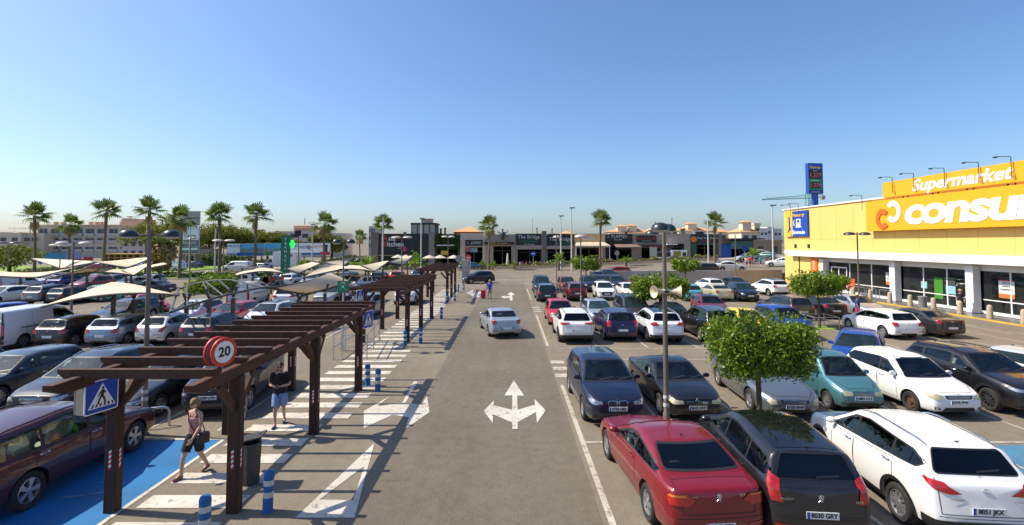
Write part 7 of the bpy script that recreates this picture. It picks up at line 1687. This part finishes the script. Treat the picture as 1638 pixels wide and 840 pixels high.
    if shoes:
        for n in 'rl':
            V=[J['heel'+n],J['ank'+n]-S(0,0,.045),J['toe'+n]+S(0,-.02,.005)]; link('shoe',skinmesh('shoe',V,[(0,1),(1,2)],[.042*k,.048*k,.038*k],cloth('shoe%s'%str(shoes),shoes),0,2 if detail else 1),t)
    if bag:
        m=MB(); m.tube([J['shr']+S(.06,-.10,.03),S(0,-.16,hipz+.35),S(.14,-.13,hipz+.12),S(.22,0,hipz+.02)],.011*k,6); m.tube([J['shr']+S(.06,.05,.05),S(0,.15,hipz+.35),S(.16,.12,hipz+.1),S(.22,0,hipz+.02)],.011*k,6); st_=m.build('strap',[black],None); m=MB(); m.prism([(-.13,-.13),(.13,-.15),(.14,.05),(.10,.10),(-.10,.10),(-.14,.05)],-.05,.05,'yz'); m.v=[tuple(Vector(p)*k+S(.245,.0,hipz-.02)) for p in m.v]
        bg=thing('shoulder_bag',bag,'bag',loc,rz); st_.parent=bg; m.build('bag',[mat('black_leather',(.015,.014,.016),.45)],bg,60)
    if holds=='phone':
        m=MB(); m.box((0,0,0),(.07,.15,.01),rot=Euler((R(25),0,0))); c=Vector(loc)+Matrix.Rotation(rz,3,'Z')@S(0,-.36,hipz+.27); o=m.build('phone',[black],None,None,c,rz); tag(o,'dark phone held in both hands by the man in black','phone')
    return t
g=at(305,762); g2=at(288,770)
person('woman in pink vest top and black shorts walking with bag',(g2.x+.10,g2.y+.30,0),R(-14),1.69,'walk',True,('dusty_pink',(.50,.27,.25)),('black_shorts',(.014,.014,.016)),hairb,True,'none',True,(.22,.10,.06),True,'black shoulder bag carried by the woman in pink','', None,.75)
g=at(443,684); person('man in black T-shirt and light blue shorts looking at phone',(g.x,g.y+.15,0),R(12),1.78,'walk',False,('black_tee',(.012,.012,.014)),('light_blue',(.20,.30,.55)),haird,True,'short',True,(.04,.05,.16),True,None,'phone',None,.55)
g=at(379,704); person('person with green top half hidden behind the second post row',(g.x+.02,g.y-.05,0),R(40),1.68,'stand',True,('green_yellow',(.05,.30,.04)),('pale',(.5,.45,.4)),haird,True,'short',True,(.5,.5,.5))
g=at(783,478); person('person in blue T-shirt crossing the lane with red trolley',(g.x,g.y,0),R(170),1.75,'walk',False,('royal_blue',(.02,.05,.42)),('sand',(.38,.30,.2)),mat('grey_hair',(.35,.33,.3),.8),True,'short',False,(.1,.08,.07),stride=.5)
c=at(773,478); t=thing('shopping_trolley','red wheeled shopping trolley bag pulled across the lane','trolley',(c.x,c.y,0)); m=MB(); m.box((0,0,.45),(.42,.34,.7)); m.build('bag',[mat('red_bag',(.55,.01,.04),.6)],t); m=MB(); m.tube([(.1,0,.8),(.35,0,1.05)],.02,5); m.lathe([(.0001,-.22),(.09,-.22),(.09,-.18),(.0001,-.18)],(0,0,.09),10,'y'); m.lathe([(.0001,.18),(.09,.18),(.09,.22),(.0001,.22)],(0,0,.09),10,'y'); m.build('frame',[black],t)
m=at(1347,523); person('man in blue shirt and pink shorts leaning beside open car boot',(22.9*1.0,33.2,0),R(60),1.76,'stand',False,('navy_blue',(.02,.05,.20)),('pink_shorts',(.5,.02,.12)),haird,True,'short',False,(.05,.05,.05))
person('woman in black dress and straw hat at the shop window',(32.75,32.75*800/(1532-816),.12),R(-40),1.70,'stand',True,('black_dress',(.012,.012,.014)),('black_dress',(.012,.012,.014)),hairb,True,'short',False,(.4,.3,.2),hat=mat('straw',(.5,.34,.12),.8))
o=MB(); o.prism([(-.12,-.18),(.12,-.18),(.10,.10),(-.10,.10)],-.05,.05,'xz'); tag(o.build('carrier_bag',[whi],None,None,(32.35,36.3,.95)),'small white carrier bag held by woman at the shop window','bag')
c=at(451,448); person('person in orange top beside red and green recycling bins',(fx(452,56),56,0),R(200),1.7,'stand',True,('orange_top',(.6,.12,.05)),('denim',(.12,.2,.32)),haird,True,'short',False)
for i,(px,D,top,lab,pose,f) in enumerate(((1193,76,(.60,.5,.45),'person in pale top walking with group on the upper road','walk',True),(1198,77,(.55,.02,.02),'person in red top among the group on upper road','walk',False),(1206,76,(.45,.40,.42),'child-like person in pale clothes beside the person in red','walk',True),(1215,75,(.02,.35,.45),'person in turquoise top at the right of the group','walk',False),(1225,79,(.03,.03,.03),'person in dark clothes behind the group on upper road','stand',False),(574,58,(.5,.5,.52),'person in white loading a car behind the assembly sign','stand',True),(570,57,(.35,.2,.25),'person in pinkish top near the blue grey estate','stand',True))):
    x=(px-816)*D/800; person(lab,(x,D,hgt(x,D)),R([170,150,200,180,90,30,60][i]),1.7 if i!=2 else 1.45,pose,f,('c%d'%i,top),('d%d'%i,(.12,.14,.2)),haird,True,'short',False)
# diners on the terraces: one seated figure and chair copied about
ch=MB(); ch.box((0,0,.44),(.44,.44,.05)); ch.box((0,.2,.72),(.44,.04,.5))
for a in (-.2,.2):
    for b in (-.2,.2): ch.box((a,b,.22),(.04,.04,.44))
chm=ch.mesh('chair',[black]); cols=[(.5,.5,.5),(.05,.06,.10),(.35,.05,.05),(.45,.40,.32),(.08,.16,.3),(.03,.03,.03),(.5,.3,.35)]
protos=[]
seats=[(832,'far left'),(836,''),(842,''),(848,''),(853,''),(858,''),(864,''),(871,''),(876,''),(881,''),(886,''),(892,''),(899,''),(905,''),(910,'')]
for i,(px,_) in enumerate(seats):
    D=105.6+(i*37%10)*.15; x=fx(px,D); j=i%5
    if len(protos)<=j:
        p=person('seated diner on the dark terrace of the restaurant with matching signs',(x,D,.1),R([20,100,-80,180,-30][j]),1.7,'sit',bool(j%2),('e%d'%j,cols[j]),('f%d'%j,(.05,.06,.1)),[haird,hairb][j%2],True,'short',False,group='diners on the restaurant terrace'); protos.append(p)
    else:
        p=copy_tree(protos[j]); p.location=(x,D,.1); p.rotation_euler=(0,0,R(i*50))
    p['group']='diners on the restaurant terrace'
    o=link('terrace_chair',chm,None,(x,D,.1),p.rotation_euler.z); tag(o,'dark terrace chair under a diner at the restaurant with matching signs','chair','chairs on the restaurant terrace')
# ================================================================ PLACE THE CARS
def car(kind,col,px,py,face,skew,label,cat,lod=1,metal=0.0,z=None,group=None,name='parked_car',D=None):
    if D is None: P=at(px,py)
    else: P=Vector(((px-CX)*D/F,D,0))
    cs=shape(KINDS[kind][0]); rz=(0 if face=='A' else PI)+R(skew)
    if face=='X': rz=R(skew)
    f=Vector((-math.sin(rz),math.cos(rz),0))
    if face=='A': c=P+f*(cs.fo+cs.wb-cs.L/2)
    elif face=='C': c=P-f*(cs.L/2-cs.fo)
    else: c=P
    if z is None: z=hgt(c.x,c.y) if c.y>63.6 else 0
    c.z=z
    return put_car(model(kind,lod),paint(col,metal),c,rz,label,cat,name,group)
G='cars parked in the bays'
def cp(kind,col,px,py,face,skew,label,cat,lod=1,metal=0.0,**k): return car(kind,col,px,py,face,skew,label,cat,lod,metal,group=G,**k)
# ---- right side, row nearest the camera (tails towards us)
cp('red_coupe','7a0414',1109,829,'A',5,'shiny dark red two-door coupe parked nearest the driving lane','car',2,.1)
cp('mpv_5008','1c1c20',1278,841,'A',-5,'black people carrier with glass roof between red coupe and white off-roader','car',2,.2)
cp('white_suv','e6e6e4',1518,838,'A',-5,'white off-road car with chrome roof rails in the front row','car',2)
# second row, facing us
cp('blue_mpv','0b1a38',978,670,'C',2,'dark navy people carrier facing us beside the driving lane','car',2,.3)
cp('black_cc','0d0d11',1098,663,'C',3,'black two-door coupe with yellowed headlights behind the lamp post','car',2,.1)
cp('silver_coupe','7f868c',1246,657,'C',-3,'silver coupe with round lamps partly under the nearest tree','car',2,.7)
cp('city','4d8088',1361,654,'C',-2,'small teal city car facing us right of the nearest tree','car',2,.4)
cp('sandero','e9e9e7',1499,659,'C',1,'white hatchback with rusty steel wheels facing us','car',2)
cp('black_suv','0f0f13',1627,657,'C',0,'black off-road car with dusty roof beside white hatchback','car',2,.2)
cp('compact','c9ccd2',1768,655,'C',0,'pale silver car cut off by the right photo edge','car',1,.4)
car('compact','0a4a9c',0,0,'X',131,'bright blue hatchback driving between the rows behind white hatchback','car',1,.2,D=None,name='moving_car') if False else None
P_=Vector((14.7,21.3,0)); put_car(model('compact',1),paint('08469a',.2),P_,R(142),'bright blue hatchback driving between the rows behind white hatchback','car','moving_car')
# third row, tails towards us
cp('rav4','e4e4e0',920,546.4,'A',1,'white off-road car with black lower bumper, first of its row','car',2)
cp('scenic','1a1840',991,543,'A',1,'dark purple people carrier right of the white off-road car','car',2,.3)
cp('suv_plain','e2e4e8',1061,546.4,'A',0,'white off-road car with dark glass roof behind right lamp post','car',2,.0)
cp('bigsuv','0e0f14',1147,546,'A',0,'large black off-road car left of the nearest tree crown','car',2,.3)
cp('mini','e8c012',1207,541,'C',0,'small yellow car mostly hidden behind the nearest tree crown','car',1)
cp('csuv','0a3fa0',1271,541,'C',0,'bright blue crossover behind the nearest tree crown','car',2,.2)
cp('compact','ececec',1436,540,'A',2,'white hatchback between the tree and grey saloon','car',2)
cp('sedan','32343a',1498,537,'A',4,'dark grey saloon alone at the row end near shop','car',2,.5)
# fourth row
cp('hatch','b0061a',898,519,'C',1,'bright red small hatchback beside the driving lane','car',2)
cp('hatch','a9b0b8',961,519,'C',0,'silver blue small hatchback behind the white off-road car','car',1,.5)
cp('minivan','3c3a42',1020,519,'C',0,'dark grey large people carrier in the fourth row','car',1,.4)
cp('sedan','10151f',1076,523,'A',0,'dark saloon under the tree behind the loudspeakers','car',1,.3)
cp('hatch_br','7a0f22',1143,508,'C',-4,'maroon hatchback with black roof left of the yellow car','car',2,.3)
cp('wagon','4a443c',1272,510,'A',3,'brownish grey estate car behind the blue crossover','car',1,.5)
cp('sedan','0d0e12',1324,508,'A',0,'black saloon behind the entrance tree with its boot side towards us','car',1,.2)
cp('sedan','a9adb4',1390,508,'C',-3,'silver saloon facing us behind the entrance lamp post','car',1,.5)
# fifth row
cp('wagon','0c0e14',874,482,'A',1,'black estate car with red tail lamps beside the driving lane','car',1,.2)
cp('suv','5c0f16',922,481,'A',1,'maroon off-road estate in the fifth row','car',1,.3)
cp('csuv','ecece8',969,480,'C',-2,'white crossover with dark grille facing us in the fifth row','car',1)
cp('sedan','ebe9e4',1012,479,'C',0,'cream white saloon facing us beside the tree in the fifth row','car',1)
cp('mini','58a8b8',1109,482,'A',0,'rounded sky blue small hatchback right of the loudspeakers','car',1,.2)
cp('sedan','c4bd98',1153,481,'A',0,'pale cream saloon with its tail to us','car',1,.3)
cp('mpvs','10162a',1196,482,'C',-6,'dark navy people carrier facing us beside the cream saloon','car',1,.3)
cp('suv_plain','e6e6e2',1243,474,'A',3,'white estate-like off-road car nearest the supermarket corner','car',1)
# sixth row against the wall
cp('minivan','1a2436',867,469,'C',0,'tall dark blue van-like car in the last row by the lane','car',1,.3)
cp('csuv','7a3010',908,468,'C',0,'copper brown crossover beside the thin lamp post','car',1,.3)
cp('suv','141a30',946,467,'C',0,'dark navy off-road car behind the maroon estate','car',1,.2)
cp('suv','22262c',989,466,'C',0,'charcoal off-road car behind the cream white saloon','car',1,.3)
cp('hatch','b01020',1026,466,'C',0,'red hatchback near the low grey wall','car',1)
cp('suv','2a3340',1079,466,'C',0,'slate grey off-road car behind the tree in the last row','car',1,.3)
cp('compact','e2e2e0',1143,468,'A',2,'white hatchback in the last row before the low wall','car',1)
cp('sedan','20222c',1186,466,'C',2,'dark saloon behind the navy people carrier near the wall','car',1,.3)
cp('compact','7a8694',961,461,'C',0,'grey blue car glimpsed behind the navy off-road car','car',0,.4)
cp('sedan','1d222c',975,456,'C',0,'dark car roof nearest to the small blue wall sign','car',0,.3)
# ---- driving lane and the cross road
car('sedan','a8b2ba',805,537,'A',12,'silver blue saloon driving along the lane away from us','car',2,.5,name='moving_car')
put_car(model('csuv',1),paint('1c2836',.3),(-4.1,65.2,0),R(112),'dark blue crossover turning into the lane from the junction','car','moving_car')
put_car(model('compact',1),paint('a82c08',.2),((984-816)*70/800,70,hgt(14.7,70)),R(90),'orange hatchback driving along the road behind the low wall','car','moving_car')
put_car(model('sedan',1),paint('e2e2e0'),((1165-816)*71/800,71,hgt(31,71)),R(-90),'white saloon driving on the upper road towards the supermarket','car','moving_car')
put_car(model('suv',1),paint('d5d8dc',.3),((1194-816)*91/800,91,hgt(43,91)),R(90),'silver white off-road car on the upper road behind the white saloon','car','moving_car')
put_car(model('compact',1),paint('12141c',.2),((1122-816)*68.5/800,68.5,hgt(26,68.5)),R(90),'black car mostly hidden by the low wall behind round tree','car','moving_car')
put_car(model('sedan',1),paint('2f6a78',.3),((752-816)*99/800,99,0),R(90),'teal saloon behind the concrete pillar and stop sign','car','moving_car')
put_car(model('sedan',0),paint('dedee0'),((1250-816)*75/800,75,hgt(40,75)),R(60),'white car end showing left of the supermarket corner','car','moving_car')
# ---- left side
cp('volvo','48121f',-27,815,'A',0,'dark maroon estate car in the blue bay at lower left','car',2,.35)
cp('dark_estate','2b3440',-44,651,'C',-2,'dark grey hatchback with silver roof at left edge','car',2,.4)
cp('audi','22262e',91,668,'C',0,'dark grey off-road car with four ring badge behind maroon estate','car',2,.5)
cp('compact','0c1528',211,665,'C',0,'dark navy hatchback behind the nearest left lamp post','car',2,.3)
cp('lynk','2a323c',352,657,'C',7,'black crossover with light blue bonnet strip beside the walkway','car',2,.5)
cp('compact','0e1014',-191,655,'C',0,'black car roof at the far left edge behind grey hatchback','car',1,.2)
cp('van','d8dadc',8,556,'A',0,'white panel van with its tail to us at the left edge','van',2)
cp('hatch','17171b',94,554,'A',0,'black small hatchback right of the white van','car',2,.3)
cp('compact','7c8fa6',178,552,'A',0,'pale blue hatchback left of the nearest left lamp post','car',2,.5)
cp('mini','dcdad2',248,551,'A',0,'rounded white small car behind the nearest left lamp post','car',2,.1)
cp('compact','1c1c20',324,549,'A',0,'black hatchback behind the 20 sign and pergola beams','car',1,.2)
cp('wagon','14203a',172,522,'C',0,'dark blue estate car beneath the nearest cream canopy','car',2,.3)
cp('csuv','e0dee4',292,525,'C',0,'white crossover under the bare canopy frame','car',1)
cp('hatch','a3122c',358,524,'C',0,'crimson hatchback under the bare canopy frame','car',1,.2)
cp('hatch_br','e4e6e6',416,525,'C',0,'white hatchback with black roof behind the pergola beams','car',1)
cp('compact','0b3c94',-52,530,'C',0,'blue car whose roof shows behind the white van','car',1,.2)
cp('mpvs','8d969e',572,510,'C',-4,'silver people carrier standing left of the second pergola','car',2,.5)
cp('suv','d0d4d8',648,487,'C',0,'silver white off-road car seen through the second pergola posts','car',2,.3)
cp('suv','5a0a14',561,486,'A',0,'maroon car behind the assembly point sign','car',1,.2)
cp('suv','a8a6a0',521,490,'C',-3,'silver off-road car beside the pointed cream canopy','car',1,.5)
cp('bigsuv','14161a',572,487,'C',0,'black off-road car behind the assembly point sign','car',1,.2)
cp('suv_plain','e2e4e4',458,493,'A',8,'white off-road car left of the pointed cream canopy','car',1)
cp('van','c8c8c4',388,489,'A',6,'white and grey small van behind the crimson hatchback','van',1)
cp('suv','6a6c70',63,487,'A',-4,'grey silver off-road car at far left in second row','car',1,.5)
cp('hatch','0f1014',95,487,'A',-4,'black hatchback beside the grey silver off-road car','car',1,.2)
cp('mini','5cc0aa',150,483,'A',-10,'mint green small car behind the nearest cream canopy','car',1)
cp('compact','e6e6e4',-20,487,'C',0,'white hatchback at the left edge in the second row','car',1)
P_=at(232,501); put_car(model('sedan',1),paint('a80c22',.1),P_,R(-122),'bright red low saloon crossing behind the dark blue estate','car','moving_car')
P_=at(242,470); put_car(model('sedan',1),paint('30343a',.3),P_,R(80),'small dark car crossing behind the nearest left lamp post','car','moving_car')
for i,(k,c,px,py,fc,lab) in enumerate((
 ('suv','8c1022',130,467,'C','red off-road car under the second row of canopies'),('bigsuv','d6d8d8',60,463,'C','white off-road car with dark grille behind the canopy post'),('suv','0c3a8c',95,463,'A','blue crossover behind the canopy at the far left'),('sedan','b8bcc0',130,459,'C','silver saloon deep under the left canopies'),('van','cfd2d4',2,470,'A','white van tail at the far left edge under canopy'),('sedan','8a8c84',192,465,'C','grey saloon with pale windscreen under left canopies'),('wagon','5e625c',160,462,'C','grey estate deep under the left canopies'),('mpvs','b0b4b8',225,462,'C','silver people carrier deep behind the left lamp post'),
 ('sedan','1c4048',432,462,'C','dark teal saloon behind the white off-road car'),('suv','e4e4e2',460,460,'A','white car under the small canopy left of orange top person'),('wagon','22384e',556,461,'A','slate blue estate behind the assembly point sign'),('wagon','3a5a74',548,456,'C','steel blue estate beside the slate blue estate'),('suv','1e2224',604,456,'A','black off-road car left of the red crossover'),('csuv','b01a10',634,454,'A','bright red crossover behind the second pergola roof'),('hatch','3c6c88',667,450,'A','light blue small car left of the third pergola'),('sedan','8c9098',492,459,'C','grey saloon between the canopy posts'),('hatch','20262c',520,456,'A','dark hatchback far behind the silver off-road car'))):
    cp(k,c,px,py,fc,[0,3,-3][i%3],lab,'van' if k=='van' else 'car',1 if py>458 else 0,.3 if i%2 else 0)
# pickups and vehicles on the far left road
def pickup(px,D,rz,label,col='e6e6e4'):
    cs=shape('bigsuv'); t=put_car([p for p in model('bigsuv',0)][:1]+[p for p in model('bigsuv',0) if p[0] in('windscreen','wheel','rim','side_window','headlight','taillight')][:0],paint(col),((px-816)*D/800,D,0),rz,label,'pickup truck','pickup_truck')
    return t
def pickup2(px,D,rz,label,col):
    t=thing('pickup_truck',label,'pickup truck',((px-816)*D/800,D,0),rz); pm=paint(col)
    m=MB(); pr=[(2.6,.45),(2.6,.95),(1.35,1.12),(.75,1.68),(-.55,1.70),(-.72,1.05),(-2.55,1.05),(-2.6,.5)]
    m.prism(roundpoly(pr,.12),-.88,.88,'yz'); b=m.build('body',[pm],t,40)
    m=MB(); m.box((0,-1.62,1.04),(1.5,1.7,.06)); m.build('load_bed',[black],t)
    for s in (-1,1): 
        for a,c in ((.72,.1),(.0,-.5)): m=MB(); m.prism(roundpoly([(a+.0,1.15),(a-.06,1.55),(c+.05,1.58),(c,1.15)],.05),s*.875,s*.89,'yz'); m.build('side_window',[glass],t)
    m=MB(); m.add([(-.7,1.30,1.16),(.7,1.30,1.16),(.62,.80,1.64),(-.62,.80,1.64)],[(0,1,2,3)]); m.v=[(p[0],p[1]+.03,p[2]+.03) for p in m.v]; m.build('windscreen',[glass_t],t)
    m=MB(); m.box((0,-.645,1.4),(1.3,.08,.4)); m.build('rear_window',[glass],t)
    ty,rm=wheel_meshes(.38,.24)
    for y in (1.65,-1.55):
        for s in (-1,1): w_=link('wheel',ty,t,(s*.80,y,.38),0 if s>0 else PI); link('rim',rm,w_)
    for s in (-1,1): m=MB(); m.box((s*.7,-2.6,.85),(.16,.06,.35)); m.build('taillight',[lamp_red],t); m=MB(); m.box((s*.68,2.59,.85),(.34,.06,.18)); m.build('headlight',[lamp_clear],t)
pickup2(392,58,R(-82),'white pickup truck side-on behind the arching canopy','dcdcd8'); pickup2(580,54,R(150),'white pickup truck under the canopies right of the assembly sign','d8dadc')
# box truck
D=98; t=thing('box_truck','white box lorry parked beneath the billboards behind pharmacy column','lorry',((452-816)*D/800,D,0),R(90)); m=MB(); m.box((0,-1.0,2.2),(2.2,4.6,2.6)); bx=m.build('cargo_box',[white_p],t); m=MB(); m.prism(roundpoly([(1.35,.5),(1.35,2.3),(2.1,2.25),(2.75,1.4),(3.4,1.15),(3.4,.5)],.15),-1.0,1.0,'yz'); m.box((0,-.8,.75),(2.0,5.2,.35)); m.build('cab',[paint('dfe1e4')],t,40)
m=MB(); m.prism([(1.5,1.45),(1.5,2.1),(2.05,2.1),(2.55,1.45)],1.0,1.02,'yz'); m.prism([(1.5,1.45),(1.5,2.1),(2.05,2.1),(2.55,1.45)],-1.02,-1.0,'yz'); m.build('side_window',[glass],t); ty,rm=wheel_meshes(.38,.24)
for y in (2.5,-1.7):
    for s in (-1,1): w_=link('wheel',ty,t,(s*.88,y,.38),0 if s>0 else PI); link('rim',rm,w_)
m=MB(); m.box((-1.13,-2.0,2.8),(.03,.9,.4)); m.box((1.13,-2.0,2.8),(.03,.9,.4)); m.build('emblem',[mat('truck_emblem',(.4,.02,.08),.6)],t)
for i,(k,c,px,D,rz,lab) in enumerate((('van','c9d2d8',275,92,90,'white blue van on the far left road behind the hedge'),('van','d8d8d6',382,92,90,'white low van on the far road right of the lone palm'),('suv','b9bcc0',402,96,0,'silver estate on the far road beneath the billboard'),('hatch','8fa0a8',415,95,80,'grey blue car on the far road behind arching canopy'),('sedan','8a1420',160,95,90,'dark red car on the far left road'),('suv','1b2430',140,96,90,'dark off-road car on the far left road'),('sedan','7c8894',212,98,80,'grey car on the far road by the timber shop'),('hatch','5f94a0',190,110,90,'teal hatchback before the yellow timber shop'),('sedan','30343c',245,104,20,'dark car on far road behind the left lamp post'),('sedan','b0b4b6',258,106,30,'silver car on far road left of the white van'),('sedan','10307c',310,104,90,'blue car in front of the cream kiosk'),('sedan','d4d4d2',228,100,-90,'white car tail on the far road'),('hatch','2f6070',542,92,90,'teal car roof behind the cream canopy tips'),('suv','5a6066',1205,104,80,'grey parked car near the low arcade'),('hatch','3a7070',1222,96,40,'teal scooter-like small car beside the arcade'),('sedan','b8b8b4',1212,112,70,'pale parked car before the low arcade'))):
    x=(px-816)*D/800; put_car(model(k,0),paint(c,.2 if i%2 else 0),(x,D,hgt(x,D)),R(rz),lab,'van' if k=='van' else 'car','van' if k=='van' else 'parked_car')
# recycling bins near orange top person
for i,(px,c,lab) in enumerate(((427,'bin_green','olive green recycling bin beside the person in orange'),(432,'bin_red','orange red recycling bin beside the person in orange'))):
    D=57; m=MB(); m.prism([(-.5,0),(.5,0),(.55,1.1),(.4,1.35),(-.4,1.35),(-.55,1.1)],-.45,.45,'xz'); m.box((0,0,1.38),(.9,.95,.06)); tag(m.build('recycling_bin',[mat(c,(.10,.13,.03) if i==0 else (.55,.06,.02),.6)],None,None,((px-816)*D/800,D,0)),lab,'bin')
# blue notice on the low wall
m=MB(); m.box((0,0,0),(2.3,.06,.62)); o=tag(m.build('wall_notice',[mat('notice_blue',(.04,.14,.42),.5)],None,None,((965-816)*63.4/800,63.44,1.25)),'small blue notice panel fixed on the low grey wall','sign')
